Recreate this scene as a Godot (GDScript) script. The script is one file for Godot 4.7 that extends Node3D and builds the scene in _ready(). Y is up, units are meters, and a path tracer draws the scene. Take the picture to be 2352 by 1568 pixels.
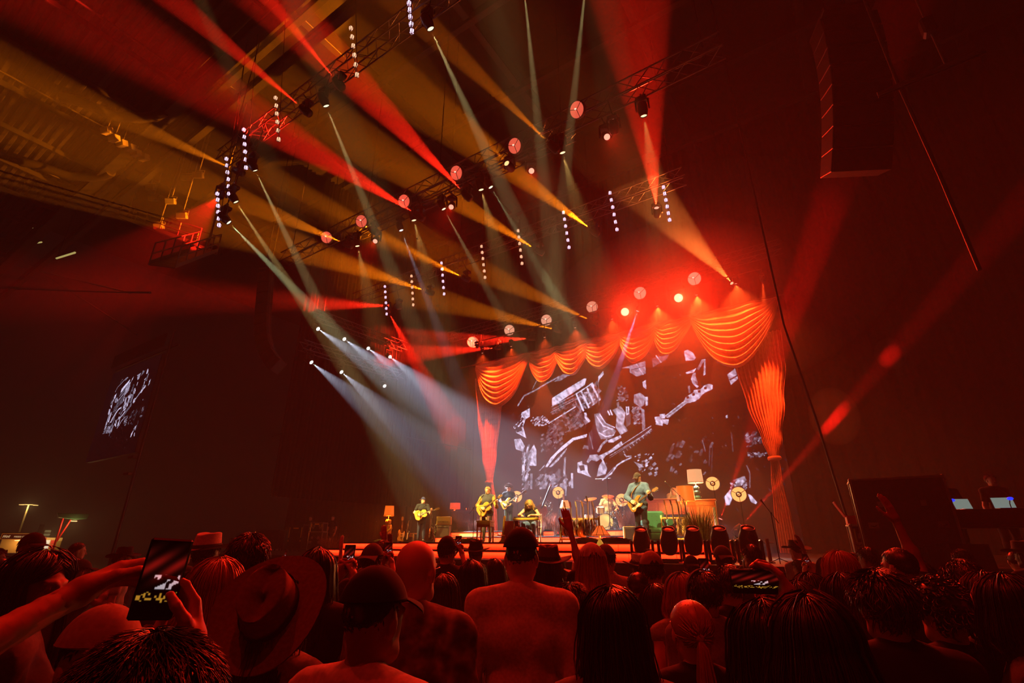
extends Node3D
# A concert seen from the crowd. World axes: x runs along the stage front, -z runs into the stage, y is up, metres.
const FOCAL := 1140.0
var EYE := Vector3(0, 1.85, 0)
var VIEW := Basis(Vector3.UP, deg_to_rad(33.6)) * Basis(Vector3.RIGHT, deg_to_rad(22.0))
var taken := {}
var mats := {}
var rng := RandomNumberGenerator.new()
const DECK := 1.85
const BASE := 1.42
const WALL_N := 23.65

class G:
	var v := PackedVector3Array()
	var t := PackedInt32Array()
	var uv := PackedVector2Array()
	func tri(a: int, b: int, c: int) -> void:
		t.append(a); t.append(c); t.append(b)
	func face(pts: Array, inside: Vector3) -> void:
		var n0 := v.size()
		var mid := Vector3.ZERO
		for p in pts:
			mid += p
		mid /= pts.size()
		var nrm: Vector3 = (pts[1] - pts[0]).cross(pts[2] - pts[0])
		if nrm.dot(mid - inside) < 0.0:
			pts.reverse()
		for p in pts:
			v.append(p)
		for i in range(1, pts.size() - 1):
			tri(n0, n0 + i, n0 + i + 1)
	func box(c: Vector3, s: Vector3, b := Basis(), bev := 0.0) -> G:
		var h := s * 0.5
		var e := minf(bev, minf(h.x, minf(h.y, h.z)) * 0.9)
		var k := {}
		for sx in [-1, 1]:
			for sy in [-1, 1]:
				for sz in [-1, 1]:
					k[[0, sx, sy, sz]] = c + b * Vector3(sx * h.x, sy * (h.y - e), sz * (h.z - e))
					k[[1, sx, sy, sz]] = c + b * Vector3(sx * (h.x - e), sy * h.y, sz * (h.z - e))
					k[[2, sx, sy, sz]] = c + b * Vector3(sx * (h.x - e), sy * (h.y - e), sz * h.z)
		for s1 in [-1, 1]:
			face([k[[0, s1, -1, -1]], k[[0, s1, 1, -1]], k[[0, s1, 1, 1]], k[[0, s1, -1, 1]]], c)
			face([k[[1, -1, s1, -1]], k[[1, 1, s1, -1]], k[[1, 1, s1, 1]], k[[1, -1, s1, 1]]], c)
			face([k[[2, -1, -1, s1]], k[[2, 1, -1, s1]], k[[2, 1, 1, s1]], k[[2, -1, 1, s1]]], c)
		if e > 0.0:
			for s1 in [-1, 1]:
				for s2 in [-1, 1]:
					face([k[[0, s1, s2, -1]], k[[0, s1, s2, 1]], k[[1, s1, s2, 1]], k[[1, s1, s2, -1]]], c)
					face([k[[0, s1, -1, s2]], k[[0, s1, 1, s2]], k[[2, s1, 1, s2]], k[[2, s1, -1, s2]]], c)
					face([k[[1, -1, s1, s2]], k[[1, 1, s1, s2]], k[[2, 1, s1, s2]], k[[2, -1, s1, s2]]], c)
					for s3 in [-1, 1]:
						face([k[[0, s1, s2, s3]], k[[1, s1, s2, s3]], k[[2, s1, s2, s3]]], c)
		return self
	func tube(pts: Array, rad, sides := 6, flat := 1.0, side := Vector3.ZERO) -> G:
		# rad: one number or one per point; flat squashes the section along the second axis
		var n := pts.size()
		var n0 := v.size()
		var up := side
		for i in n:
			var d: Vector3 = (pts[mini(i + 1, n - 1)] - pts[maxi(i - 1, 0)]).normalized()
			if up == Vector3.ZERO:
				up = Vector3.UP if absf(d.y) < 0.9 else Vector3.RIGHT
			var a := d.cross(up).normalized()
			if a == Vector3.ZERO:
				a = d.cross(Vector3(0.3, 0.5, 0.8)).normalized()
			var b := a.cross(d).normalized()
			up = b
			var r: float = rad[i] if rad is Array else rad
			for s in sides:
				var w := TAU * s / sides
				v.append(pts[i] + a * (cos(w) * r) + b * (sin(w) * r * flat))
		for i in n - 1:
			for s in sides:
				var p := n0 + i * sides + s
				var q := n0 + i * sides + (s + 1) % sides
				tri(p, q, q + sides); tri(p, q + sides, p + sides)
		for e in [0, n - 1]:
			var c := v.size()
			for s in sides:
				v.append(v[n0 + e * sides + s])
			for s in range(1, sides - 1):
				if e == 0:
					tri(c, c + s + 1, c + s)
				else:
					tri(c, c + s, c + s + 1)
		return self
	func lathe(profile: Array, sides := 16, xf := Transform3D()) -> G:
		# profile of Vector2(radius, height); a point given twice makes a hard edge
		var n0 := v.size()
		var m := profile.size()
		for i in m:
			for s in sides:
				var w := TAU * s / sides
				v.append(xf * Vector3(cos(w) * profile[i].x, profile[i].y, sin(w) * profile[i].x))
		for i in m - 1:
			for s in sides:
				var p := n0 + i * sides + s
				var q := n0 + i * sides + (s + 1) % sides
				tri(p, q + sides, q); tri(p, p + sides, q + sides)
		return self
	func grid(nu: int, nv: int, f: Callable, flip := false, wrap := false) -> G:
		var n0 := v.size()
		var cols := nu if wrap else nu + 1
		for j in nv + 1:
			for i in cols:
				v.append(f.call(float(i) / nu, float(j) / nv))
		for j in nv:
			for i in nu:
				var a := n0 + j * cols + i
				var b := n0 + j * cols + (i + 1) % cols
				if flip:
					tri(a, b + cols, b); tri(a, a + cols, b + cols)
				else:
					tri(a, b, b + cols); tri(a, b + cols, a + cols)
		return self
	func prism(poly: PackedVector2Array, z0: float, z1: float, xf := Transform3D(), bev := 0.0) -> G:
		var p := poly
		if not Geometry2D.is_polygon_clockwise(p):
			p = p.duplicate(); p.reverse()
		var inner := p
		if bev > 0.0:
			var shr := Geometry2D.offset_polygon(p, -bev, Geometry2D.JOIN_MITER)
			if shr.size() > 0 and shr[0].size() == p.size():
				var q: PackedVector2Array = shr[0]
				if not Geometry2D.is_polygon_clockwise(q):
					q.reverse()
				var best := 0
				for i in q.size():
					if q[i].distance_to(p[0]) < q[best].distance_to(p[0]):
						best = i
				inner = PackedVector2Array()
				for i in q.size():
					inner.append(q[(best + i) % q.size()])
			else:
				bev = 0.0
		var n := p.size()
		var rings := [[p, z0 + bev], [p, z1 - bev]]
		if bev > 0.0:
			rings = [[inner, z0], [p, z0 + bev], [p, z1 - bev], [inner, z1]]
		for k in rings.size() - 1:
			for i in n:
				var j := (i + 1) % n
				var c := v.size()
				for w in [[k, i], [k, j], [k + 1, j], [k + 1, i]]:
					var q2: Vector2 = rings[w[0]][0][w[1]]
					v.append(xf * Vector3(q2.x, q2.y, rings[w[0]][1]))
				tri(c, c + 2, c + 1); tri(c, c + 3, c + 2)
		var ids := Geometry2D.triangulate_polygon(inner)
		for e in 2:
			var c := v.size()
			for q in inner:
				v.append(xf * Vector3(q.x, q.y, z1 if e else z0))
			for i in range(0, ids.size(), 3):
				var a := inner[ids[i]]
				var ccw := (inner[ids[i + 1]] - a).cross(inner[ids[i + 2]] - a) > 0.0
				if ccw == (e == 1):
					tri(c + ids[i], c + ids[i + 1], c + ids[i + 2])
				else:
					tri(c + ids[i], c + ids[i + 2], c + ids[i + 1])
		return self
	func ball(c: Vector3, r: Vector3, nu := 12, nv := 8, b := Basis()) -> G:
		return grid(nu, nv, func(p, q):
			var w: float = TAU * p
			var e: float = PI * (q - 0.5)
			return c + b * Vector3(cos(w) * cos(e) * r.x, sin(e) * r.y, sin(w) * cos(e) * r.z), true, true)
	func add(g: G, xf := Transform3D()) -> G:
		var n0 := v.size()
		for p in g.v:
			v.append(xf * p)
		for i in g.t:
			t.append(n0 + i)
		return self
	func mesh() -> ArrayMesh:
		var nrm := PackedVector3Array()
		nrm.resize(v.size())
		for i in range(0, t.size(), 3):
			var a := v[t[i]]
			var n := (v[t[i + 2]] - a).cross(v[t[i + 1]] - a)
			nrm[t[i]] += n; nrm[t[i + 1]] += n; nrm[t[i + 2]] += n
		for i in nrm.size():
			nrm[i] = nrm[i].normalized() if nrm[i].length_squared() > 0.0 else Vector3.UP
		var arr := []
		arr.resize(Mesh.ARRAY_MAX)
		arr[Mesh.ARRAY_VERTEX] = v
		arr[Mesh.ARRAY_NORMAL] = nrm
		arr[Mesh.ARRAY_INDEX] = t
		if uv.size() == v.size() and uv.size() > 0:
			arr[Mesh.ARRAY_TEX_UV] = uv
		var m := ArrayMesh.new()
		m.add_surface_from_arrays(Mesh.PRIMITIVE_TRIANGLES, arr)
		return m

# ---- pixels to directions, and points where they meet a plane of the place
func ray(x: float, y: float) -> Vector3:
	return (VIEW * Vector3(x - 1176.0, 784.0 - y, -FOCAL)).normalized()
func at_n(x: float, y: float, n: float) -> Vector3:
	var r := ray(x, y)
	return EYE + r * (n / -r.z)
func at_y(x: float, y: float, h: float) -> Vector3:
	var r := ray(x, y)
	return EYE + r * ((h - EYE.y) / r.y)
func at_d(x: float, y: float, d: float) -> Vector3:
	return EYE + ray(x, y) * d

# ---- naming, tagging, materials
func numbered(called: String) -> String:
	taken[called] = taken.get(called, 0) + 1
	return called if taken[called] == 1 else "%s_%03d" % [called, taken[called] - 1]
func tag(o: Node, label: String, category: String, group := "", kind := "") -> Node:
	if label: o.set_meta("label", label)
	if category: o.set_meta("category", category)
	if group: o.set_meta("group", group)
	if kind: o.set_meta("kind", kind)
	return o
func thing(called: String, label: String, category: String, at := Vector3.ZERO, turn := 0.0, group := "") -> Node3D:
	var o := Node3D.new()
	o.name = numbered(called)
	add_child(o)
	o.position = at
	o.rotation.y = turn
	tag(o, label, category, group)
	return o
func obj(called: String, g, m: Material, parent: Node = null, xf := Transform3D()) -> MeshInstance3D:
	var o := MeshInstance3D.new()
	o.mesh = g.mesh() if g is G else g
	o.material_override = m
	o.transform = xf
	if parent == null:
		o.name = numbered(called)
		add_child(o)
	else:
		o.name = called
		parent.add_child(o, true)
	return o
func struct(called: String, g, m: Material, parent: Node = null, xf := Transform3D()) -> MeshInstance3D:
	var o := obj(called, g, m, parent, xf)
	if parent == null: o.set_meta("kind", "structure")
	return o
func dup(o: Node3D, at: Vector3, turn: float, label := "", group := "") -> Node3D:
	var c: Node3D = o.duplicate()
	var base := o.name.get_slice("_0", 0)
	c.name = numbered(base)
	add_child(c)
	c.position = at
	c.rotation.y = turn
	if label: c.set_meta("label", label)
	if group: c.set_meta("group", group)
	return c
func mat(color: Color, rough := 0.8, metal := 0.0) -> StandardMaterial3D:
	var key := [color, rough, metal]
	if not mats.has(key):
		var m := StandardMaterial3D.new()
		m.albedo_color = color
		m.roughness = rough
		m.metallic = metal
		mats[key] = m
	return mats[key]
func glow(color: Color, energy := 1.0) -> StandardMaterial3D:
	var key := ["glow", color, energy]
	if not mats.has(key):
		var m := StandardMaterial3D.new()
		m.albedo_color = color.darkened(0.4)
		m.roughness = 0.4
		m.emission_enabled = true
		m.emission = color
		m.emission_energy_multiplier = energy
		mats[key] = m
	return mats[key]
func noise_tex(freq: float, a: Color, b: Color, octaves := 4, seed_ := 3, size := 256) -> NoiseTexture2D:
	var key := ["noise", freq, a, b, octaves, seed_]
	if not mats.has(key):
		var n := FastNoiseLite.new()
		n.noise_type = FastNoiseLite.TYPE_SIMPLEX_SMOOTH
		n.frequency = freq
		n.fractal_octaves = octaves
		n.seed = seed_
		var tx := NoiseTexture2D.new()
		tx.width = size; tx.height = size
		tx.seamless = true
		tx.noise = n
		var gr := Gradient.new()
		gr.set_color(0, a); gr.set_color(1, b)
		tx.color_ramp = gr
		mats[key] = tx
	return mats[key]
# grained(): a surface whose colour wanders between two tones in the thing's own axes
func mottle(dark: float, freq: float, octaves: int, seed_: int) -> NoiseTexture2D:
	var q := clampf(roundf(dark * 8.0) / 8.0, 0.375, 0.875)
	return noise_tex(freq, Color(q, q, q), Color.WHITE, octaves, seed_)
func grained(a: Color, b: Color, scale := Vector3.ONE, rough := 0.8, metal := 0.0, freq := 0.02) -> StandardMaterial3D:
	var key := ["grain", a, b, scale, rough, metal, freq]
	if not mats.has(key):
		var m := StandardMaterial3D.new()
		m.albedo_color = b
		m.albedo_texture = mottle((a.r + a.g + a.b) / maxf(0.01, b.r + b.g + b.b), freq, 4, 3)
		m.uv1_triplanar = true
		m.uv1_scale = scale
		m.roughness = rough
		m.metallic = metal
		mats[key] = m
	return mats[key]
func cloth(a: Color, weave := 40.0) -> StandardMaterial3D:
	var key := ["cloth", a, weave]
	if not mats.has(key):
		var m := StandardMaterial3D.new()
		m.albedo_color = a
		m.albedo_texture = mottle(0.7, 0.05, 5, 8)
		m.uv1_triplanar = true
		m.uv1_scale = Vector3.ONE * weave * 0.1
		m.roughness = 0.95
		m.rim_enabled = true
		m.rim = 0.4
		m.rim_tint = 0.6
		mats[key] = m
	return mats[key]
func lamp_spot(parent: Node, at: Vector3, to: Vector3, color: Color, energy: float, angle: float, soft := 0.3, size := 0.04) -> SpotLight3D:
	var l := SpotLight3D.new()
	l.name = "spot"
	l.light_color = color
	l.light_energy = energy
	l.spot_angle = angle
	l.spot_angle_attenuation = soft
	l.spot_range = 90.0
	l.spot_attenuation = 2.0
	l.light_size = size
	l.shadow_enabled = true
	parent.add_child(l, true)
	var d := (to - at).normalized()
	l.look_at_from_position(at, to, Vector3.UP if absf(d.y) < 0.98 else Vector3.RIGHT)
	return l
func aim(dir: Vector3) -> Basis:
	# a basis whose y axis points along dir
	var y := dir.normalized()
	var x := y.cross(Vector3.UP if absf(y.y) < 0.95 else Vector3.RIGHT).normalized()
	return Basis(x, y, x.cross(y))

func _ready() -> void:
	rng.seed = 77
	camera_and_air()
	structure()
	rig()
	backdrop()
	stage_set()
	band()
	side_stage()
	far_left()
	crowd()

# ================= camera, air =================
const HAZE := 0.0062
func camera_and_air() -> void:
	var cam := Camera3D.new()
	cam.name = "camera"
	cam.fov = rad_to_deg(2.0 * atan(784.0 / FOCAL))
	cam.near = 0.05
	cam.far = 400.0
	add_child(cam)
	cam.transform = Transform3D(VIEW, EYE)
	cam.current = true
	var we := WorldEnvironment.new()
	we.name = "night_air"
	var e := Environment.new()
	e.background_mode = Environment.BG_COLOR
	e.background_color = Color(0.002, 0.0015, 0.002)
	e.tonemap_mode = Environment.TONE_MAPPER_LINEAR
	e.tonemap_exposure = 4.0
	e.volumetric_fog_enabled = true      # stage haze
	e.volumetric_fog_density = HAZE
	e.volumetric_fog_albedo = Color(1, 1, 1)
	e.volumetric_fog_anisotropy = 0.0
	e.sdfgi_enabled = true
	e.ssao_enabled = true
	e.ssil_enabled = true
	we.environment = e
	add_child(we)

# ================= ground, stage, roof, walls =================
func structure() -> void:
	var asphalt := grained(Color(0.1, 0.1, 0.1), Color(0.17, 0.165, 0.16), Vector3.ONE * 0.7, 0.9)
	struct("floor", G.new().box(Vector3(-30, -0.15, -20), Vector3(170, 0.3, 120)), asphalt)
	# stage: a low black deck, then the lit steps of the set
	var black := grained(Color(0.035, 0.033, 0.035), Color(0.07, 0.066, 0.066), Vector3.ONE * 0.6, 0.55)
	struct("stage_deck", G.new().box(Vector3(-9.5, BASE - 0.06, -18.6), Vector3(36, 0.12, 14.4), Basis(), 0.01), black)
	var skirt := cloth(Color(0.03, 0.028, 0.03))
	struct("stage_skirt", G.new().grid(240, 1, func(p, q):
		return Vector3(-27.4 + 35.8 * p, q * (BASE - 0.12), -11.5 + 0.04 * sin(p * 620.0)), true), skirt)
	var set_floor := grained(Color(0.11, 0.07, 0.045), Color(0.2, 0.13, 0.08), Vector3(0.5, 1, 4), 0.45)
	var riser_face := mat(Color(0.74, 0.66, 0.56), 0.5)
	var led := glow(Color(1.0, 0.2, 0.08), 0.45)
	# [x from, x to, front n, back n, top, height of the lit face]
	var steps := [[-16.6, -2.6, 12.55, 13.6, 1.635, 0.215], [-16.2, -3.0, 13.05, 22.6, DECK, 0.215], [-14.6, -5.4, 16.3, 22.6, DECK + 0.2, 0.2], [-14.2, -5.8, 16.8, 22.6, DECK + 0.4, 0.2]]
	var first := true
	for s in steps:
		var w: float = s[1] - s[0]
		var st := struct("stage_step", G.new().box(Vector3((s[0] + s[1]) / 2, s[4] - 0.025, -(s[2] + s[3]) / 2), Vector3(w, 0.05, s[3] - s[2]), Basis(), 0.008), set_floor)
		var panels := int(round(w / 1.2))
		for i in panels:
			var pw := w / panels
			struct("riser_panel", G.new().box(Vector3(s[0] + pw * (i + 0.5), s[4] - 0.05 - (s[5] - 0.05) / 2, -s[2] - 0.05), Vector3(pw - 0.008, s[5] - 0.05, 0.03), Basis(), 0.004), riser_face, st)
		struct("led_strip", G.new().box(Vector3((s[0] + s[1]) / 2, s[4] - 0.055, -s[2] - 0.02), Vector3(w - 0.06, 0.012, 0.02)), led, st)
		# the strip's own light: one long soft source under the nosing
		for k in 1:
			var a := AreaLight3D.new()
			a.name = "strip_light"
			a.area_size = Vector2(0.02, w - 0.1)
			a.area_normalize_energy = true
			a.light_color = Color(1.0, 0.16, 0.06)
			a.light_energy = 3.0
			a.area_range = 20.0
			a.shadow_enabled = true
			st.add_child(a, true)
			a.look_at_from_position(Vector3(s[0] + w * (k + 0.5), s[4] - 0.07, -s[2] + 0.03), Vector3(s[0] + w * (k + 0.5), s[4] - 1.0, -s[2] - 0.55), Vector3.RIGHT)
	# pit rail in front of the stage
	# ---- roof over the crowd: corrugated sheets along x, purlins along z, an edge beam
	var ry := 22.0
	var sheet := mat(Color(0.2, 0.195, 0.19), 0.6, 0.2)
	var roof := struct("ceiling", G.new().box(Vector3(-12, ry + 0.5, 5.2), Vector3(100, 0.3, 22)), mat(Color(0.1, 0.1, 0.1), 0.9))
	var rib := G.new()
	rib.prism(PackedVector2Array([Vector2(-0.2, 0.16), Vector2(-0.12, 0.16), Vector2(-0.07, 0), Vector2(0.07, 0), Vector2(0.12, 0.16), Vector2(0.2, 0.16), Vector2(0.2, 0.19), Vector2(-0.2, 0.19)]), -50, 50, Transform3D(Basis(Vector3.UP, PI / 2), Vector3.ZERO))
	var rib_mesh := rib.mesh()
	for i in 54:
		struct("roof_sheet", rib_mesh, sheet, roof, Transform3D(Basis(), Vector3(-12, ry + 0.15, -5.6 + i * 0.4)))
	var steel := mat(Color(0.15, 0.15, 0.15), 0.5, 0.3)
	for i in 22:
		var x := -50.0 + i * 3.4
		var pur := G.new()
		pur.box(Vector3(0, -0.11, 0), Vector3(0.09, 0.05, 22)).box(Vector3(0, 0.0, 0), Vector3(0.03, 0.22, 22)).box(Vector3(0, 0.12, 0), Vector3(0.09, 0.03, 22))
		struct("purlin", pur.mesh(), steel, roof, Transform3D(Basis(), Vector3(x, ry - 0.02, 5.2)))
		if i % 2 == 0:
			struct("sprinkler_pipe", G.new().tube([Vector3(x + 1.2, ry - 0.3, -5.6), Vector3(x + 1.2, ry - 0.3, 16)], 0.05, 8), steel, roof)
	for k in [[-6.0, 0.9, 0.5], [-7.6, 0.6, 0.3], [4.5, 0.9, 0.5]]:
		var bm := G.new()
		bm.box(Vector3(-12, ry - k[1] * 0.5, k[0]), Vector3(100, k[1], 0.08)).box(Vector3(-12, ry - k[1], k[0]), Vector3(100, 0.06, k[2])).box(Vector3(-12, ry, k[0]), Vector3(100, 0.06, k[2]))
		struct("roof_beam", bm, steel, roof)
	# exhaust ducts bent under the sheets
	for p in [[380, 255], [255, 395]]:
		var e0 := at_y(p[0], p[1], ry - 0.8)
		var pts := []
		for j in 9:
			var w := j / 8.0
			pts.append(e0 + Vector3(-w * 3.2, 0, 2.2 * w * w + (0.9 if w > 0.8 else 0.0)))
		struct("exhaust_duct", G.new().tube(pts, 0.24, 12), steel, roof)
	# ---- dark stage house: grid of beams under its roof, black drapes round it
	var dark := mat(Color(0.055, 0.055, 0.055), 0.9)
	var house := struct("ceiling_stage_house", G.new().box(Vector3(-12, 25.4, -18.5), Vector3(76, 0.3, 26)), dark)
	for i in 9:
		struct("house_beam", G.new().box(Vector3(-36.0 + i * 6.4, 24.6, -18.5), Vector3(0.35, 0.9, 26), Basis(), 0.02), steel, house)
	for i in 6:
		struct("house_beam", G.new().box(Vector3(-8, 24.2, -7.6 - i * 4.4), Vector3(64, 0.5, 0.3), Basis(), 0.02), steel, house)
	var drape := StandardMaterial3D.new()
	drape.albedo_color = Color(0.045, 0.045, 0.045)
	drape.roughness = 1.0
	drape.specular_mode = BaseMaterial3D.SPECULAR_DISABLED
	struct("wall_back", G.new().grid(420, 1, func(p, q):
		return Vector3(-40.0 + 56.0 * p, q * 25.0, -26.2 + 0.16 * sin(p * 560.0) + 0.07 * sin(p * 1270.0 + 1.0)), true), drape)
	struct("wall_right", G.new().grid(200, 1, func(p, q):
		return Vector3(12.6 + 0.14 * sin(p * 300.0), q * 25.0, -12.0 - 14.2 * p)), drape)
	struct("wall_left", G.new().grid(140, 1, func(p, q):
		return Vector3(-24.6 + 0.14 * sin(p * 260.0), 4.0 + q * 20.0, -15.0 - 11.2 * p), true), drape)

# ================= lighting rig =================
func truss(called: String, label: String, a: Vector3, b: Vector3, s: float, bay: float, single: bool, group := "") -> Node3D:
	var metal := mat(Color(0.35, 0.33, 0.33), 0.4, 0.8)
	var o := thing(called, label, "truss", a, 0.0, group)
	var d := b - a
	var len := d.length()
	var f := d.normalized()
	var r := f.cross(Vector3.UP).normalized()
	var u := r.cross(f)
	var cs := []
	for k in [[-1, -1], [1, -1], [1, 1], [-1, 1]]:
		var off: Vector3 = r * (k[0] * s * 0.5) + u * (k[1] * s * 0.5)
		cs.append(off)
		obj("chord", G.new().tube([off, off + d], 0.028, 6), metal, o)
	var n := maxi(2, int(round(len / bay)))
	var all := G.new()
	for i in n:
		for side in 4:
			var p: Vector3 = cs[side] + d * (float(i) / n)
			var q: Vector3 = cs[(side + 1) % 4] + d * (float(i + 1) / n)
			if i % 2:
				p = cs[(side + 1) % 4] + d * (float(i) / n)
				q = cs[side] + d * (float(i + 1) / n)
			if single and side < 3:
				obj("brace", G.new().tube([p, q], 0.014, 5), metal, o)
			else:
				all.tube([p, q], 0.014, 5)
	if all.v.size():
		tag(obj("bracing", all, metal, o), "", "", "", "stuff")
	for i in [1, n / 2, n - 1]:
		var top: Vector3 = d * (float(i) / n) + u * s * 0.5
		obj("hanging_chain", G.new().tube([top, top + Vector3(0, 25.25 - a.y - s * 0.5 - d.y * float(i) / n, 0)], 0.02, 5), mat(Color(0.12, 0.1, 0.1), 0.6, 0.5), o)
	return o

var hang := Vector2.ZERO      # height and depth of the truss that the next lamps hang from
func hanger(o: Node3D, from: Vector3) -> void:
	if hang.x > 0.0:
		var to := Vector3(o.position.x, hang.x - 0.025, -hang.y)
		if (to - from).length() > 0.05:
			obj("hanger_pipe", G.new().tube([from - o.position, to - o.position], 0.018, 6), mat(Color(0.16, 0.14, 0.14), 0.5, 0.6), o)
var mh_parts := {}
func moving_head(lens_at: Vector3, to: Vector3, color: Color, energy: float, angle: float, label: String, group: String, up := true, soft := 0.35, scale := 1.0, face_glow := 0.45) -> Node3D:
	# base and yoke hang from the truss (or stand on the deck), the head is turned to its target, the lens glows
	var dir := (to - lens_at).normalized()
	var pivot := lens_at - dir * 0.26 * scale
	var sgn := 1.0 if up else -1.0
	var base_at := pivot + Vector3(0, sgn * 0.36 * scale, 0)
	var o := thing("moving_head_light", label, "stage light", base_at, 0.0, group)
	if mh_parts.is_empty():
		mh_parts["base"] = G.new().box(Vector3.ZERO, Vector3(0.34, 0.13, 0.28), Basis(), 0.025).mesh()
		mh_parts["arm"] = G.new().box(Vector3(0.19, -0.22, 0), Vector3(0.05, 0.36, 0.13), Basis(), 0.02).box(Vector3(-0.19, -0.22, 0), Vector3(0.05, 0.36, 0.13), Basis(), 0.02).box(Vector3(0, -0.06, 0), Vector3(0.38, 0.05, 0.13), Basis(), 0.015).mesh()
		mh_parts["head"] = G.new().lathe([Vector2(0, -0.2), Vector2(0.1, -0.2), Vector2(0.14, -0.16), Vector2(0.155, -0.02), Vector2(0.15, 0.1), Vector2(0.12, 0.2), Vector2(0.115, 0.25), Vector2(0.1, 0.25), Vector2(0.095, 0.22)], 16).mesh()
		mh_parts["lens"] = G.new().lathe([Vector2(0.098, 0.222), Vector2(0.07, 0.236), Vector2(0.03, 0.243), Vector2(0, 0.245)], 16).mesh()
		mh_parts["clamp"] = G.new().box(Vector3(0, 0.14, 0), Vector3(0.06, 0.16, 0.09), Basis(), 0.01).mesh()
	var black := mat(Color(0.05, 0.045, 0.045), 0.35)
	var turn := Basis(Vector3.UP, atan2(dir.x, dir.z))
	var sc := Vector3(scale, scale * sgn, scale)
	obj("base", mh_parts["base"], black, o, Transform3D(Basis.from_scale(sc), Vector3.ZERO))
	if up:
		hanger(o, base_at + Vector3(0, 0.1 * scale, 0))
		obj("clamp", mh_parts["clamp"], mat(Color(0.4, 0.38, 0.36), 0.4, 0.8), o, Transform3D(Basis.from_scale(sc), Vector3.ZERO))
	obj("yoke", mh_parts["arm"], black, o, Transform3D(turn * Basis.from_scale(sc), Vector3.ZERO))
	var hx := Transform3D(aim(dir) * Basis.from_scale(Vector3.ONE * scale), pivot - base_at)
	var head := obj("head", mh_parts["head"], black, o, hx)
	obj("lens", mh_parts["lens"], glow(Color(1.0, 0.93, 0.72) if face_glow > 0.48 else (color.lerp(Color(1, 0.97, 0.85), 0.55) if face_glow > 0.4 else color), face_glow), head)
	if energy > 0.0:
		lamp_spot(o, lens_at + dir * 0.1 * scale, to, color, energy, angle, soft, 0.02)
	return o

var disc_parts := {}
func disc_lamp(at: Vector3, facing: Vector3, r: float, color: Color, energy: float, label: String, group: String, face_glow := 0.3) -> Node3D:
	# a shallow drum with a glowing face behind a three-spoked guard and a bright bulb off its middle
	var o := thing("drum_lamp", label, "stage light", at, 0.0, group)
	if disc_parts.is_empty():
		disc_parts["shell"] = G.new().lathe([Vector2(0, -0.7), Vector2(0.35, -0.7), Vector2(0.72, -0.62), Vector2(0.98, -0.5), Vector2(1.0, -0.48), Vector2(1.0, 0.05), Vector2(1.0, 0.06), Vector2(0.93, 0.06), Vector2(0.93, 0.0)], 28).mesh()
		disc_parts["face"] = G.new().lathe([Vector2(0.94, 0.0), Vector2(0.7, -0.06), Vector2(0.4, -0.1), Vector2(0, -0.12)], 28).mesh()
		var sp := G.new()
		for k in 3:
			var w := TAU * k / 3.0 + 0.5
			sp.tube([Vector3.ZERO + Vector3(0, 0.05, 0), Vector3(cos(w) * 0.96, 0.05, sin(w) * 0.96)], 0.036, 5)
		disc_parts["guard"] = sp.mesh()
		disc_parts["bulb"] = G.new().ball(Vector3(0.16, -0.02, 0.18), Vector3.ONE * 0.13, 12, 8).mesh()
	var b := aim(facing) * Basis.from_scale(Vector3.ONE * r)
	hanger(o, at + Vector3(0, r * 0.6, 0) - facing.normalized() * r * 0.4)
	var shell := obj("shell", disc_parts["shell"], mat(Color(0.4, 0.4, 0.4), 0.4, 0.6), o, Transform3D(b, Vector3.ZERO))
	obj("face", disc_parts["face"], glow(color, face_glow), shell)
	obj("guard", disc_parts["guard"], mat(Color(0.12, 0.12, 0.12), 0.5, 0.3), shell)
	obj("bulb", disc_parts["bulb"], glow(color.lerp(Color(1, 0.95, 0.85), 0.6), 0.45), shell)
	if energy > 0.0:
		lamp_spot(o, at + facing.normalized() * r * 0.15, at + facing.normalized() * 4.0, color, energy, 70.0, 1.0, r * 0.5)
	return o

func crystal_string(top: Vector3, bottom: Vector3, color: Color, label: String) -> void:
	# six faceted glass lamps on a cable
	var o := thing("crystal_light_string", label, "light string", top, 0.0, "vertical strings of faceted crystal lamps")
	var d := bottom - top
	obj("cable", G.new().tube([Vector3(0, hang.x - 0.025 - top.y, -hang.y - top.z), d], 0.012, 5), mat(Color(0.05, 0.05, 0.05), 0.6), o)
	if not mats.has("crystal"):
		mats["crystal"] = G.new().lathe([Vector2(0, -0.1), Vector2(0.062, -0.05), Vector2(0.062, 0.05), Vector2(0, 0.1)], 6)
		var flat := G.new()
		var src: G = mats["crystal"]
		for i in range(0, src.t.size(), 3):
			for k in 3:
				flat.t.append(flat.v.size()); flat.v.append(src.v[src.t[i + k]])
		mats["crystal"] = flat.mesh()
		var fr := G.new()
		for k in 6:
			var w := TAU * k / 6.0
			var c := Vector3(cos(w) * 0.064, 0, sin(w) * 0.064)
			fr.tube([Vector3(0, -0.105, 0), c - Vector3(0, 0.05, 0), c + Vector3(0, 0.05, 0), Vector3(0, 0.105, 0)], 0.008, 4)
		mats["crystal_frame"] = fr.mesh()
	for i in 6:
		var p := d * (i / 5.0)
		var c := obj("crystal", mats["crystal"], glow(color, 0.4), o, Transform3D(Basis(Vector3.UP, i * 0.7), p))
		obj("frame", mats["crystal_frame"], mat(Color(0.25, 0.25, 0.25), 0.4, 0.7), c)

const RED := Color(1.0, 0.13, 0.055)
const AMBER := Color(1.0, 0.49, 0.04)
const STRAW := Color(1.0, 0.9, 0.58)
const COOL := Color(0.86, 0.9, 1.0)

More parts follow.
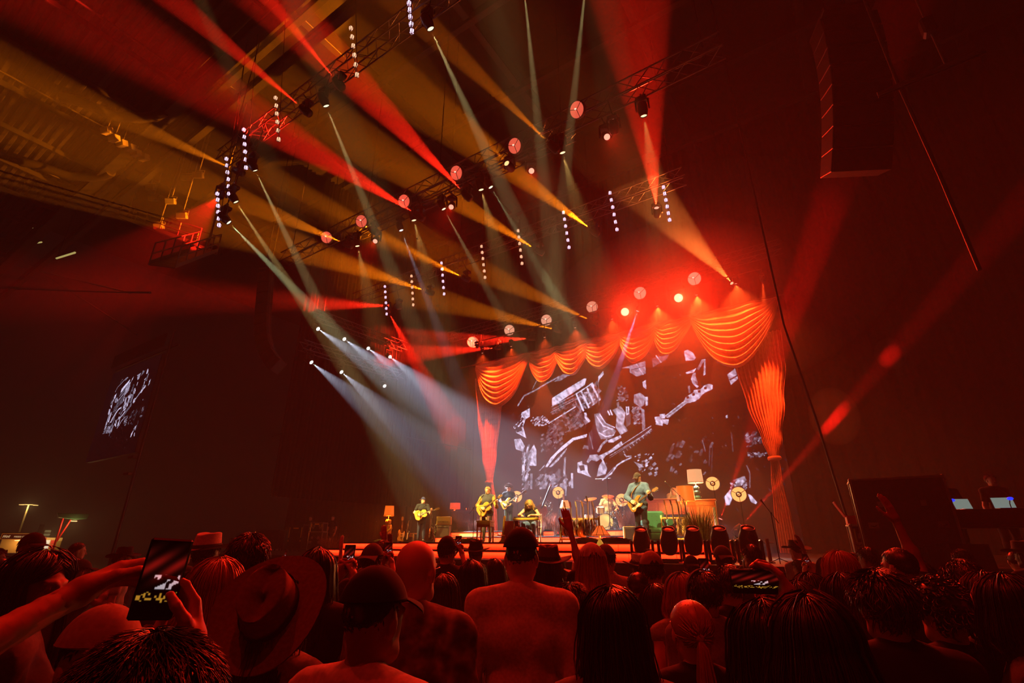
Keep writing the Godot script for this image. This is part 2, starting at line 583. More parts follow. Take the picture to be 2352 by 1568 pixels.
func beam(px: float, py: float, n: float, tx: float, ty: float, near: float, color: Color, energy: float, angle: float, label: String, group: String) -> void:
	var s := at_n(px, py, n)
	# near: how far the target lies, as a share of the lamp's distance, or (above 5) how deep in the stage
	var t := at_n(tx, ty, near) if near > 5.0 else at_d(tx, ty, (s - EYE).length() * near)
	moving_head(s, t, color, energy / 2.5, angle, label, group)

func rig() -> void:
	var h := EYE.y + 12.9
	truss("lighting_truss", "box truss over the front rows carrying red and straw beams", Vector3(-19, 16.6, -6.9), Vector3(2, 16.6, -6.9), 0.5, 0.5, false)
	truss("lighting_truss", "box truss along the stage edge with red glowing drum lamps", Vector3(-21, h, -11.4), Vector3(-0.5, h, -11.4), 0.5, 0.5, false)
	truss("lighting_truss", "slim box truss carrying the narrow pale beams", Vector3(-18, 16.0, -13.2), Vector3(-6.0, 16.0, -13.2), 0.35, 0.5, false)
	truss("lighting_truss", "box truss above the players carrying the wide amber beams", Vector3(-22, h + 0.3, -16.6), Vector3(-3.0, h + 0.3, -16.6), 0.5, 0.5, false)
	truss("lighting_truss", "rear box truss right above the draped curtain rail", Vector3(-20, 14.3, -22.8), Vector3(-0.5, 14.3, -22.8), 0.5, 0.5, false)
	var bat := thing("lamp_batten", "thin batten with small orange lamps above the curtain swags", "pipe", Vector3(-17.2, 12.95, -21.8))
	obj("pipe", G.new().tube([Vector3.ZERO, Vector3(15.8, 0, 0)], 0.03, 6), mat(Color(0.3, 0.26, 0.24), 0.4, 0.8), bat)
	for q in [0.5, 8.0, 15.0]:
		obj("chain", G.new().tube([Vector3(q, 0, 0), Vector3(q, 12.3, 0)], 0.012, 5), mat(Color(0.12, 0.1, 0.1), 0.6, 0.5), bat)
	# side trusses with the white wash lamps
	var la := at_n(722, 722, 15.0)
	var lb := at_n(890, 806, 21.5)
	lb = Vector3(la.x + 0.6, la.y, -21.5)
	truss("side_truss", "upper side truss with four white wash lamps under it", la, lb, 0.5, 0.55, true)
	var lc := at_n(692, 792, 14.6)
	truss("side_truss", "lower side truss with three white wash lamps under it", lc, Vector3(lc.x + 0.6, lc.y, -21.5), 0.5, 0.55, true)
	var wide := 7.0
	var ga := "moving heads on the truss over the front rows"
	var gb := "moving heads on the stage edge truss"
	var gc := "moving heads on the truss above the players"
	var gd := "moving heads on the rear truss above the curtain"
	# front rows truss
	hang = Vector2(16.35, 6.65)
	beam(768, 180, 6.7, 628, 10, 1.1, RED, 2160, 4.6, "moving head over the front rows throwing a red beam at the roof", ga)
	beam(690, 244, 6.7, 500, 85, 1.1, RED, 2160, 5.0, "moving head over the front rows throwing a red beam at the roof", ga)
	beam(535, 388, 6.7, 200, 235, 1.15, AMBER, 1092, 5.5, "moving head over the front rows throwing an amber beam along the roof", ga)
	beam(503, 452, 6.7, 395, 566, 8.6, RED, 672, 9.0, "moving head over the front rows added to light the catwalk red", ga)  # added lamp, there only to turn the catwalk red
	var straw := "moving head over the front rows throwing a narrow straw beam down"
	beam(750, 245, 6.7, 1112, 1150, 14.6, STRAW, 1045, 2.7, straw, ga)
	beam(990, 68, 6.7, 1478, 1140, 14.3, STRAW, 1045, 2.9, straw, ga)
	beam(587, 393, 6.7, 962, 1180, 16.0, STRAW, 1149, 2.9, straw, ga)
	beam(543, 465, 6.7, 1020, 1190, 15.6, Color(1, 0.86, 0.5), 1150, 2.9, straw, ga)
	beam(527, 512, 6.7, 1170, 1170, 16.6, Color(0.95, 1.0, 0.72), 1250, 3.2, straw, ga)
	beam(1204, -22, 6.7, 1330, 1190, 14.6, STRAW, 697, 2.6, straw, ga)
	beam(1348, -60, 6.7, 1215, 1180, 14.6, STRAW, 697, 2.4, straw, ga)
	# stage edge truss
	hang = Vector2(h - 0.25, 11.15)
	beam(1260, 326, 11.3, 950, 30, 1.1, AMBER, 1050, 5.0, "moving head on the stage edge truss throwing a thin amber beam", gb)
	beam(1163, 374, 11.3, 1070, 270, 0.9, AMBER, 336, 4.5, "moving head on the stage edge truss throwing a thin amber beam", gb)
	beam(1062, 438, 11.3, 800, 170, 1.1, RED, 3120, wide, "moving head on the stage edge truss throwing a wide red beam", gb)
	beam(952, 489, 11.3, 640, 300, 1.1, RED, 3360, wide, "moving head on the stage edge truss throwing a wide red beam", gb)
	beam(848, 524, 11.3, 690, 440, 1.1, AMBER, 630, 6.0, "moving head on the stage edge truss throwing a wide amber beam", gb)
	beam(788, 557, 11.3, 540, 455, 1.1, AMBER, 1470, 7.0, "moving head on the stage edge truss throwing a wide amber beam", gb)
	beam(1408, 272, 11.3, 1385, 60, 1.0, RED, 60, 4.0, "moving head on the stage edge truss throwing a faint red beam up", gb)
	# above the players
	hang = Vector2(h + 0.05, 16.35)
	var am := "moving head above the players throwing a wide amber beam"
	beam(1356, 525, 16.6, 1010, 270, 1.12, AMBER, 2520, wide, am, gc)
	beam(1229, 571, 16.6, 880, 360, 1.12, AMBER, 2310, wide, am, gc)
	beam(1061, 635, 16.6, 720, 480, 1.12, AMBER, 2520, wide, am, gc)
	beam(978, 668, 16.6, 660, 560, 1.12, AMBER, 2520, wide, am, gc)
	beam(906, 703, 16.6, 700, 686, 1.15, RED, 3600, 8.0, "moving head above the players throwing a red beam sideways", gc)
	beam(893, 718, 16.6, 965, 850, 1.1, RED, 2880, 6.0, "moving head above the players throwing a red beam down", gc)
	beam(1508, 476, 16.6, 1480, 240, 0.9, RED, 1680, 10.0, "moving head above the players fanning a red beam straight up", gc)
	var pale := "moving head on the slim truss throwing a narrow pale beam down"
	hang = Vector2(15.83, 13.03)
	beam(1128, 431, 13.0, 1560, 1150, 18.0, Color(0.93, 1.0, 0.7), 430, 2.6, pale, gc)
	beam(1020, 481, 13.0, 1390, 1160, 18.5, STRAW, 697, 2.6, pale, gc)
	beam(922, 530, 13.0, 1160, 1160, 17.0, COOL, 490, 2.8, pale, gc)
	# rear truss
	hang = Vector2(14.05, 22.55)
	beam(1356, 735, 22.4, 1100, 620, 1.1, AMBER, 1890, 6.5, "moving head on the rear truss throwing an amber beam forward", gd)
	beam(1272, 756, 22.4, 1010, 690, 1.1, AMBER, 1890, 6.5, "moving head on the rear truss throwing an amber beam forward", gd)
	beam(1214, 777, 22.4, 960, 790, 1.15, RED, 3600, 8.0, "moving head on the rear truss throwing a red beam sideways", gd)
	beam(1137, 799, 22.4, 900, 810, 1.15, RED, 3120, 8.0, "moving head on the rear truss throwing a red beam sideways", gd)
	beam(1681, 649, 22.4, 1560, 520, 0.9, Color(1, 0.5, 0.2), 600, 9.0, "moving head on the rear truss throwing a short orange fan", gd)
	beam(1464, 715, 22.4, 1372, 990, 0.97, Color(0.82, 0.72, 1.0), 1000, 3.2, "moving head on the rear truss throwing a lilac beam down", gd)
	for p in [[1436, 716], [1559, 684]]:
		var s := at_n(p[0], p[1], 22.0)
		moving_head(s, EYE + Vector3(3.0, 0.5, -3), Color(1.0, 0.15, 0.055), 80, 34.0, "moving head on the rear truss glaring red straight at the crowd", gd, true, 0.8, 2.1, 0.481)
	hang = Vector2(12.95, 21.8)
	# denser smoke drifting round the rear truss and past the right wing, where the photograph shows clouds in the light
	for k in [[1520, 684, 18.8, Vector3(10.0, 5.5, 7.0), 0.045], [1530, 670, 18.6, Vector3(16.0, 9.5, 9.0), 0.016], [1915, 955, 20.0, Vector3(1.5, 2.0, 1.2), 0.1], [2045, 812, 20.0, Vector3(0.9, 1.1, 1.0), 0.1]]:
		var sm := FogVolume.new()
		sm.name = numbered("smoke_cloud")
		sm.shape = RenderingServer.FOG_VOLUME_SHAPE_ELLIPSOID
		sm.size = k[3]
		var fm := FogMaterial.new()
		fm.density = k[4]
		fm.albedo = Color(0.96, 0.96, 0.96)
		sm.material = fm
		add_child(sm)
		sm.position = at_n(k[0], k[1], k[2])
		tag(sm, "soft cloud of stage smoke catching the light", "smoke", "", "stuff")
	# small orange lamps on the curtain rail, shining down the swags
	for p in [[1510, 703], [1406, 733], [1321, 753], [1251, 775], [1174, 796], [1108, 811], [1600, 678], [1690, 652]]:
		var s := at_n(p[0], p[1], 21.8)
		moving_head(s, Vector3(s.x, 5.0, -WALL_N + 0.75), Color(1.0, 0.3, 0.1), 22, 52.0, "small orange lamp lighting the curtain swags from above", "small lamps over the curtain swags", true, 0.8, 0.6, 0.45)
	for k in [[1752, 648, 1768, 930, 60.0, 11.0], [1096, 800, 1128, 1010, 34.0, 8.0]]:  # two extra lamps added to brighten the drapes
		moving_head(at_n(k[0], k[1], 21.4), at_n(k[2], k[3], WALL_N - 0.4), Color(1.0, 0.3, 0.1), k[4], k[5], "small orange lamp added to brighten a tied-back drape", "small lamps over the curtain swags", true, 0.8, 0.6)
	# white side wash
	hang = Vector2(la.y - 0.25, 0.0)
	for p in [[727, 767, 15.2], [775, 791, 17.0], [823, 813, 18.8], [866, 835, 20.6]]:
		var s := at_n(p[0], p[1], p[2])
		s = Vector3(la.x + 0.3, la.y - 0.9, -p[2])
		hang.y = p[2]
		moving_head(s, Vector3(-6.5, 1.8, -16.5), COOL, 330, 6.5, "white wash lamp under the upper side truss", "white wash lamps under the side trusses", true, 0.5, 1.2, 0.48)
	for p in [[714, 855, 15.2, 1], [763, 881, 17.2, 1], [855, 917, 20.5, 0]]:
		var s := Vector3(lc.x + 0.3, lc.y - 0.9, -p[2])
		hang = Vector2(lc.y - 0.25, p[2])
		moving_head(s, Vector3(-11.0, 2.2, -17.5), COOL, 250.0 if p[3] else 0.0, 7.5, "white wash lamp under the lower side truss", "white wash lamps under the side trusses", true, 0.5, 1.2, 0.48)
	# drum lamps with guards
	hang = Vector2(h - 0.25, 11.15)
	for p in [[1325, 252], [1182, 335], [1048, 397], [928, 462], [830, 508], [750, 545]]:
		var s := at_n(p[0], p[1], 11.0)
		disc_lamp(s, (EYE + Vector3(-9, 2.0, 6) - s), 0.27, Color(1.0, 0.4, 0.3), 0, "red glowing drum lamp with a three-spoked guard on the stage edge truss", "drum lamps on the stage edge truss", 0.2)
	hang = Vector2(14.05, 22.55)
	for p in [[1595, 640], [1470, 673], [1360, 705], [1255, 735], [1170, 758], [1085, 785]]:
		var s := at_n(p[0], p[1], 22.0)
		disc_lamp(s, (EYE + Vector3(-6, 2.0, 6) - s), 0.33, Color(1.0, 0.68, 0.55), 0, "cream glowing drum lamp with a guard above the curtain rail", "drum lamps on the rear truss", 0.22)
	# crystal strings: [top px, bottom px, n, colour]
	hang = Vector2(21.12, 6.0)
	var pink := Color(1.0, 0.84, 0.98)
	var warm := Color(1.0, 0.72, 0.56)
	for c in [[806, 65, 820, 172, 6.4, warm, "warm"], [938, -8, 946, 72, 6.4, pink, "pinkish"], [633, 225, 640, 320, 6.4, warm, "warm"], [560, 298, 565, 385, 6.4, pink, "pinkish"], [520, 365, 526, 445, 6.4, pink, "pinkish"], [499, 445, 503, 517, 6.4, pink, "pinkish"]]:
		crystal_string(at_n(c[0], c[1], c[4]), at_n(c[2], c[3], c[4]), c[5], "string of %s crystal lamps hanging from the truss over the front rows" % c[6])
	hang = Vector2(h + 0.05, 16.35)
	for c in [[1401, 443, 1417, 527, pink, "pinkish"], [1294, 488, 1307, 568, pink, "pinkish"], [1190, 530, 1199, 605, warm, "warm"], [1106, 566, 1114, 637, warm, "warm"], [1014, 604, 1020, 675, pink, "pinkish"], [945, 634, 949, 700, warm, "warm"], [884, 658, 888, 721, pink, "pinkish"], [1524, 430, 1538, 505, pink, "pinkish"]]:
		crystal_string(at_n(c[0], c[1], 16.0), at_n(c[2], c[3], 16.0), c[4], "string of %s crystal lamps hanging from the truss above the players" % c[5])
	hang = Vector2(h - 0.25, 11.65)
	for k in [[-16.0, -14.6], [-12.6, -11.2], [-9.2, -8.0], [-5.8, -5.0], [-3.0, -3.6]]:  # added wash lamps with no visible source, brightening the set from above
		moving_head(Vector3(k[0], 13.9, -11.8), Vector3(k[1], 2.4, -15.6), Color(1.0, 0.8, 0.42), 60, 11.0, "stage edge lamp added to brighten the set below with warm light", "added warm wash lamps on the stage edge truss", true, 0.9)
	for k in [[-14.8, -7.5], [-10.6, -4.6], [-7.0, -1.6], [-4.2, 1.2]]:  # added red lamps that put a rim of light on the crowd
		moving_head(Vector3(k[0], 13.7, -11.75), Vector3(k[1], 1.6, -3.2), RED, 22, 17.0, "red lamp added on the stage edge truss to rim the crowd", "added red crowd lamps on the stage edge truss", true, 0.9)
	hang = Vector2(14.75, -0.95)
	# unseen truss behind the viewer, added to carry fill lamps for crowd and players
	truss("lighting_truss", "unseen box truss added over the middle of the crowd for fill lamps", Vector3(-26, 15.0, 1.2), Vector3(8, 15.0, 1.2), 0.5, 0.8, false)
	for k in [[-7.5, 966, 1185, 16.0, 2.1], [-5.6, 1150, 1180, 14.9, 3.3], [-2.4, 1470, 1165, 14.6, 2.4], [-1.2, 1370, 1170, 16.5, 2.6], [-0.2, 1570, 1160, 16.6, 2.6]]:  # added front fill so that the players' upright sides are lit
		moving_head(Vector3(k[0], 14.2, 1.2), at_n(k[1], k[2], k[3]), Color(1.0, 0.86, 0.5), 165, k[4], "narrow key lamp added over the middle of the crowd to brighten the players", "added key lamps over the middle of the crowd", true, 0.5)
	for k in [[-9.0, -7.0], [-4.5, -3.0], [0.8, 0.5]]:  # added red fill for the backs of the crowd
		moving_head(Vector3(k[0], 14.2, 1.2), Vector3(k[1], 1.4, -2.6), Color(1.0, 0.1, 0.05), 7, 24.0, "red wash lamp added over the middle of the crowd to brighten it", "added red wash lamps over the middle of the crowd", true, 1.0)

# ================= video wall, swags, drapes =================
var scr: PackedByteArray
var SW := 1024
var SH := 640
var s_lo: Vector3
var s_hi: Vector3
func sxy(x: float, y: float) -> Vector2:
	var p := at_n(x, y, WALL_N)
	return Vector2((p.x - s_lo.x) / (s_hi.x - s_lo.x) * SW, (s_hi.y - p.y) / (s_hi.y - s_lo.y) * SH)
func paint(pts: Array, v: float) -> void:
	# fills a polygon given in picture-plane points
	var y0 := SH; var y1 := 0
	for p in pts:
		y0 = mini(y0, int(p.y)); y1 = maxi(y1, int(p.y) + 1)
	y0 = maxi(y0, 0); y1 = mini(y1, SH - 1)
	for y in range(y0, y1 + 1):
		var xs := []
		for i in pts.size():
			var a: Vector2 = pts[i]
			var b: Vector2 = pts[(i + 1) % pts.size()]
			if (a.y <= y + 0.5) != (b.y <= y + 0.5):
				xs.append(a.x + (y + 0.5 - a.y) / (b.y - a.y) * (b.x - a.x))
		xs.sort()
		for k in range(0, xs.size() - 1, 2):
			for x in range(maxi(0, int(xs[k] + 0.5)), mini(SW, int(xs[k + 1] + 0.5))):
				scr[y * SW + x] = int(v * 255)
func poly(z: Array, v: float, zoom := 0) -> void:
	# coordinates come from an enlargement of the screen: zoom 1 or 2
	var pts := []
	for i in range(0, z.size(), 2):
		if zoom == 1: pts.append(sxy(1150 + z[i] * 0.1913, 840 + z[i + 1] * 0.1913))
		elif zoom == 2: pts.append(sxy(1400 + z[i] * 0.2423, 780 + z[i + 1] * 0.2423))
		else: pts.append(sxy(z[i], z[i + 1]))
	paint(pts, v)
func stroke(z: Array, w: float, v: float, zoom := 0) -> void:
	var pts := []
	for i in range(0, z.size(), 2):
		if zoom == 1: pts.append(sxy(1150 + z[i] * 0.1913, 840 + z[i + 1] * 0.1913))
		elif zoom == 2: pts.append(sxy(1400 + z[i] * 0.2423, 780 + z[i + 1] * 0.2423))
		else: pts.append(sxy(z[i], z[i + 1]))
	for i in pts.size() - 1:
		var d: Vector2 = (pts[i + 1] - pts[i]).normalized()
		var s := Vector2(-d.y, d.x) * w * 0.5
		paint([pts[i] + s - d * w * 0.2, pts[i + 1] + s + d * w * 0.2, pts[i + 1] - s + d * w * 0.2, pts[i] - s - d * w * 0.2], v)
func specks(z: Array, n: int, size: float, v0: float, v1: float, zoom: int, tilt := 0.6) -> void:
	# scattered glints inside a quadrilateral
	for i in n:
		var a := rng.randf(); var b := rng.randf()
		var x: float = lerpf(lerpf(z[0], z[2], a), lerpf(z[6], z[4], a), b)
		var y: float = lerpf(lerpf(z[1], z[3], a), lerpf(z[7], z[5], a), b)
		var s := size * rng.randf_range(0.3, 1.0)
		var w := s * rng.randf_range(0.25, 0.7)
		stroke([x, y, x + s, y - s * tilt * rng.randf_range(0.3, 2.0)], w * 0.6, rng.randf_range(v0, v1), zoom)
func screen_picture() -> ImageTexture:
	scr = PackedByteArray(); scr.resize(SW * SH); scr.fill(4)
	rng.seed = 5
	# --- left half: close view of a guitar
	poly([610, 390, 800, 270, 1000, 150, 1030, 150, 1010, 230, 860, 330, 620, 490], 0.95, 1)
	poly([250, 560, 360, 500, 450, 550, 300, 640, 270, 730, 310, 870, 180, 800, 150, 730, 230, 640], 0.92, 1)
	poly([350, 500, 380, 480, 620, 340, 600, 600, 560, 640, 350, 690], 0.06, 1)
	specks([600, 500, 900, 380, 900, 480, 600, 600], 90, 40, 0.12, 0.45, 1)
	specks([570, 680, 900, 520, 1040, 700, 570, 900], 150, 45, 0.1, 0.5, 1)
	specks([480, 800, 720, 760, 720, 980, 480, 1080], 60, 40, 0.1, 0.5, 1)
	specks([360, 620, 560, 610, 560, 720, 360, 720], 60, 22, 0.3, 1.0, 1)
	poly([890, 380, 1130, 230, 1210, 400, 960, 540, 900, 480], 0.42, 1)
	specks([890, 380, 1130, 230, 1210, 400, 960, 540], 60, 50, 0.15, 0.8, 1)
	for k in [[905, 330, 995, 540], [970, 310, 1060, 500], [1040, 270, 1120, 460], [1090, 220, 1190, 410]]:
		stroke(k, 6.5, 1.0, 1)
	stroke([900, 340, 1040, 250, 1100, 205, 1120, 250], 5, 0.9, 1)
	stroke([610, 490, 900, 340], 3, 0.75, 1); stroke([600, 560, 905, 400], 2.5, 0.6, 1); stroke([575, 690, 900, 490], 4.5, 0.9, 1); stroke([620, 520, 880, 390], 2, 0.6, 1)
	poly([1170, 130, 1230, 60, 1240, 100, 1190, 160, 1170, 210], 0.9, 1)
	stroke([1170, 200, 1180, 470], 3, 0.5, 1)
	stroke([205, 480, 280, 360, 420, 290, 560, 205, 700, 130, 830, 110], 6, 0.62, 1); stroke([380, 280, 430, 180, 480, 170], 4, 0.55, 1)
	poly([640, 190, 740, 100, 830, 105, 720, 180], 0.55, 1)
	# curved bright binding of the body
	poly([530, 1215, 600, 1100, 740, 960, 860, 865, 1040, 815, 1030, 855, 880, 895, 790, 970, 680, 1060, 560, 1215], 1.0, 1)
	poly([575, 1215, 690, 1100, 770, 1010, 800, 980, 780, 1030, 700, 1130, 610, 1215], 0.72, 1)
	stroke([450, 1275, 530, 1190], 4, 0.7, 1)
	# tall bright shapes at the edge
	poly([260, 1040, 295, 1030, 290, 1270, 255, 1280], 0.85, 1); poly([160, 880, 240, 870, 290, 960, 270, 1030, 180, 1000], 0.8, 1)
	poly([330, 1050, 400, 940, 430, 1010, 430, 1200, 330, 1200], 0.82, 1)
	specks([250, 1040, 330, 1040, 330, 1500, 250, 1500], 60, 30, 0.2, 0.9, 1, 2.0)
	specks([80, 600, 250, 600, 250, 780, 80, 830], 160, 22, 0.02, 0.2, 1, 1.0)
	# ladder shape low at the left
	poly([355, 1290, 385, 1290, 380, 1480, 352, 1480], 0.5, 1); poly([840, 1285, 872, 1285, 870, 1470, 845, 1470], 0.75, 1)
	for k in [[470, 1300], [580, 1300], [700, 1300], [470, 1410], [580, 1410], [710, 1410]]:
		poly([k[0], k[1], k[0] + 80, k[1] - 10, k[0] + 75, k[1] + 70, k[0] - 8, k[1] + 72], 0.6, 1)
	specks([400, 1290, 830, 1290, 830, 1480, 400, 1480], 70, 40, 0.02, 0.8, 1, 1.0)
	poly([760, 1100, 785, 1090, 775, 1330, 750, 1330], 0.7, 1); poly([775, 1350, 795, 1340, 790, 1560, 770, 1560], 0.6, 1)
	# --- middle: a player in an open jacket with a bass
	poly([1120, 580, 1190, 560, 1240, 660, 1340, 740, 1390, 780, 1340, 860, 1280, 880, 1200, 880, 1150, 760], 0.55, 1)
	for k in [[1150, 600, 1230, 720, 1340, 760], [1190, 580, 1260, 690, 1370, 740], [1180, 800, 1260, 850, 1360, 830], [1230, 790, 1290, 760]]:
		stroke(k, 4, 0.95, 1)
	poly([1340, 530, 1440, 480, 1500, 560, 1480, 700, 1530, 780, 1440, 830, 1380, 740, 1390, 600], 0.72, 1)
	for k in [[1285, 540, 1310, 590], [1315, 530, 1340, 590], [1510, 490, 1515, 590], [1535, 490, 1535, 580]]:
		stroke(k, 5, 1.0, 1)
	poly([1390, 440, 1420, 430, 1430, 520, 1400, 510], 0.45, 1)
	specks([1400, 250, 1510, 250, 1510, 420, 1390, 420], 60, 25, 0.1, 0.6, 1, 0.3)
	poly([1400, 370, 1480, 370, 1490, 410, 1420, 415], 0.45, 1)
	poly([1290, 890, 1440, 830, 1450, 860, 1350, 920, 1290, 920], 0.9, 1); stroke([1170, 1030, 1220, 940, 1280, 890], 8, 0.7, 1)
	poly([1050, 830, 1100, 760, 1110, 990, 1050, 980], 0.2, 1); stroke([1060, 800, 1110, 1000], 3, 0.5, 1)
	poly([1000, 560, 1030, 560, 1040, 620, 1080, 660, 1060, 680, 1010, 630], 0.9, 1)
	# forearm and hand over the strings, bass body
	poly([1170, 1080, 1300, 1020, 1450, 900, 1470, 950, 1380, 1010, 1260, 1080, 1220, 1140], 0.78, 1)
	poly([1030, 1150, 1070, 1070, 1160, 1060, 1210, 1110, 1150, 1150, 1090, 1130, 1050, 1170], 0.7, 1)
	poly([1180, 1200, 1230, 1120, 1280, 1230, 1260, 1300, 1150, 1330], 0.8, 1)
	poly([920, 1160, 975, 1140, 985, 1180, 1040, 1190, 1050, 1280, 1090, 1340, 990, 1300, 920, 1280], 0.9, 1); poly([940, 1200, 1000, 1190, 1010, 1250, 960, 1260], 0.08, 1)
	stroke([1220, 1370, 1330, 1290, 1400, 1190, 1480, 1140, 1568, 1100], 5, 0.85, 1); stroke([1240, 1350, 1370, 1210], 3, 0.6, 1)
	stroke([1470, 1040, 1510, 1090, 1568, 1080], 4, 0.7, 1)
	poly([980, 1000, 1000, 950, 1050, 960, 1060, 1010, 1020, 990], 0.5, 1)
	# bass neck and headstock
	stroke([100, 1080, 395, 850], 17, 0.16, 2); stroke([0, 1100, 300, 920, 398, 845], 2.5, 0.7, 2); stroke([0, 1120, 398, 862], 2, 0.6, 2); stroke([20, 1060, 395, 815], 2.5, 0.8, 2)
	for k in 9: stroke([130 + k * 30, 1055 - k * 23, 142 + k * 30, 1072 - k * 23], 2, 0.7, 2)
	poly([520, 725, 690, 590, 740, 595, 560, 745], 0.55, 2); stroke([520, 728, 700, 590], 2, 0.95, 2); stroke([545, 738, 735, 598], 2, 0.9, 2)
	poly([700, 590, 720, 545, 790, 500, 800, 475, 860, 470, 900, 430, 940, 416, 980, 428, 975, 470, 920, 495, 880, 520, 850, 560, 800, 590, 740, 600], 0.82, 2)
	for k in [[740, 545], [795, 518], [850, 488], [908, 458]]:
		poly([k[0] - 12, k[1] - 10, k[0] + 12, k[1] - 12, k[0] + 12, k[1] + 12, k[0] - 10, k[1] + 12], 0.08, 2)
	for k in [[435, 745, 520, 730], [440, 765, 555, 770], [445, 790, 500, 800], [480, 720, 520, 715], [500, 770, 550, 790]]:
		stroke(k, 10, 0.85, 2)
	# --- the singer's fringe, face and scarf beside the bass player
	poly([230, 520, 290, 500, 340, 540, 330, 620, 290, 640, 230, 600], 0.62, 2); poly([310, 400, 345, 380, 350, 470, 320, 450], 0.9, 2); poly([340, 540, 365, 540, 365, 620, 340, 630], 0.9, 2)
	poly([110, 270, 340, 200, 345, 320, 260, 350, 190, 310, 190, 270], 0.6, 2); stroke([255, 230, 320, 330], 4, 0.95, 2); stroke([200, 290, 330, 250], 2, 0.3, 2)
	poly([400, 175, 560, 140, 550, 180, 410, 262], 0.38, 2); stroke([440, 150, 490, 215], 4, 0.8, 2)
	specks([210, 640, 300, 640, 330, 800, 220, 800], 90, 20, 0.2, 0.7, 2, 0.8); poly([300, 650, 330, 660, 340, 840, 310, 860], 0.55, 2); poly([150, 720, 200, 700, 200, 800, 160, 830], 0.35, 2)
	# --- upper right: big soft face, fingers
	poly([705, 110, 740, 92, 790, 120, 820, 170, 800, 195, 720, 200], 0.8, 2)
	poly([720, 310, 800, 280, 830, 262, 800, 310, 730, 325], 0.85, 2); poly([850, 240, 870, 190, 910, 180, 912, 330, 890, 340, 895, 210], 0.8, 2); stroke([840, 280, 880, 200], 8, 0.5, 2)
	poly([770, 370, 790, 320, 815, 310, 820, 420, 850, 440, 830, 460, 790, 420], 0.75, 2); stroke([820, 360, 830, 420], 4, 0.5, 2)
	poly([1115, 330, 1190, 270, 1220, 370, 1150, 430], 0.75, 2); stroke([1140, 380, 1210, 340], 4, 0.2, 2)
	stroke([750, 440, 760, 500], 6, 0.5, 2)
	# --- lower right: glints, a hat, pale sleeves
	specks([1270, 900, 1400, 880, 1430, 980, 1290, 1030], 70, 22, 0.1, 0.6, 2, 0.8); specks([1290, 1070, 1480, 1070, 1480, 1100, 1330, 1120], 50, 16, 0.1, 0.8, 2, 0.3)
	poly([1165, 1330, 1280, 1290, 1310, 1350, 1280, 1380, 1190, 1390], 0.55, 2); poly([1090, 1480, 1140, 1420, 1200, 1400, 1140, 1568, 1100, 1568], 0.95, 2); poly([1310, 1460, 1340, 1470, 1400, 1540, 1390, 1560, 1340, 1540], 0.85, 2)
	specks([1150, 1350, 1290, 1350, 1290, 1420, 1150, 1420], 60, 30, 0.05, 0.9, 2, 0.6)
	specks([560, 1000, 1000, 950, 900, 1300, 500, 1280], 40, 26, 0.1, 0.45, 2, 1.5)
	specks([230, 1100, 440, 1050, 440, 1300, 300, 1300], 34, 22, 0.4, 1.0, 2, 0.6); poly([225, 1150, 300, 1180, 330, 1210, 280, 1215], 0.75, 2)
	stroke([1155, 880, 1170, 1060], 3, 0.3, 2); stroke([880, 950, 910, 1060], 3, 0.4, 2); stroke([950, 1010, 945, 1200], 3, 0.28, 2); stroke([975, 1010, 965, 1280], 2, 0.25, 2); poly([1100, 720, 1120, 710, 1120, 740, 1105, 745], 0.9, 2)
	stroke([1300, 1190, 1330, 1260, 1330, 1400], 3, 0.5, 2)
	# worn, streaky look of an enlarged black-and-white film
	var n1 := FastNoiseLite.new(); n1.seed = 9; n1.frequency = 0.035; n1.fractal_octaves = 4
	for y in SH:
		for x in SW:
			var v := scr[y * SW + x]
			var q := n1.get_noise_2d(x * 0.55 + y * 0.9, (x * 0.75 - y * 0.5) * 2.2)
			if v > 20:
				scr[y * SW + x] = int(clampf(v * (0.98 + q * 0.55), 0.0, 255.0))
			elif q > 0.42:
				scr[y * SW + x] = int((q - 0.42) * 300.0)
	var im := Image.create_from_data(SW, SH, false, Image.FORMAT_L8, scr)
	im.resize(int(SW / 1.4), int(SH / 1.4), Image.INTERPOLATE_BILINEAR)
	im.resize(SW, SH, Image.INTERPOLATE_CUBIC)
	return ImageTexture.create_from_image(im)

func led_screen(called: String, label: String, lo: Vector3, hi: Vector3, tex: Texture2D, power: float, rows: int, cols: int) -> void:
	var o := thing(called, label, "screen", Vector3((lo.x + hi.x) / 2, lo.y, lo.z))
	var m := StandardMaterial3D.new()
	m.albedo_color = Color(0.02, 0.02, 0.022)
	m.roughness = 0.6
	m.emission_enabled = true
	m.emission = Color(0.9, 0.86, 1.0)
	m.emission_texture = tex
	m.emission_operator = BaseMaterial3D.EMISSION_OP_MULTIPLY
	m.emission_energy_multiplier = power
	var w := hi.x - lo.x
	var h := hi.y - lo.y
	# panels butt together; each shows its piece of the picture
	for r in rows:
		for c in cols:
			var x0 := -w / 2 + w * c / cols
			var y0 := h * r / rows
			var g := G.new()
			g.v = PackedVector3Array([Vector3(x0, y0, 0), Vector3(x0 + w / cols, y0, 0), Vector3(x0 + w / cols, y0 + h / rows, 0), Vector3(x0, y0 + h / rows, 0)])
			g.uv = PackedVector2Array([Vector2(float(c) / cols, 1.0 - float(r) / rows), Vector2((c + 1.0) / cols, 1.0 - float(r) / rows), Vector2((c + 1.0) / cols, 1.0 - (r + 1.0) / rows), Vector2(float(c) / cols, 1.0 - (r + 1.0) / rows)])
			g.tri(0, 1, 2); g.tri(0, 2, 3)
			obj("screen_panel", g, m, o)
	obj("housing", G.new().box(Vector3(0, h / 2, -0.14), Vector3(w, h, 0.24), Basis(), 0.02), mat(Color(0.03, 0.03, 0.03), 0.6), o)

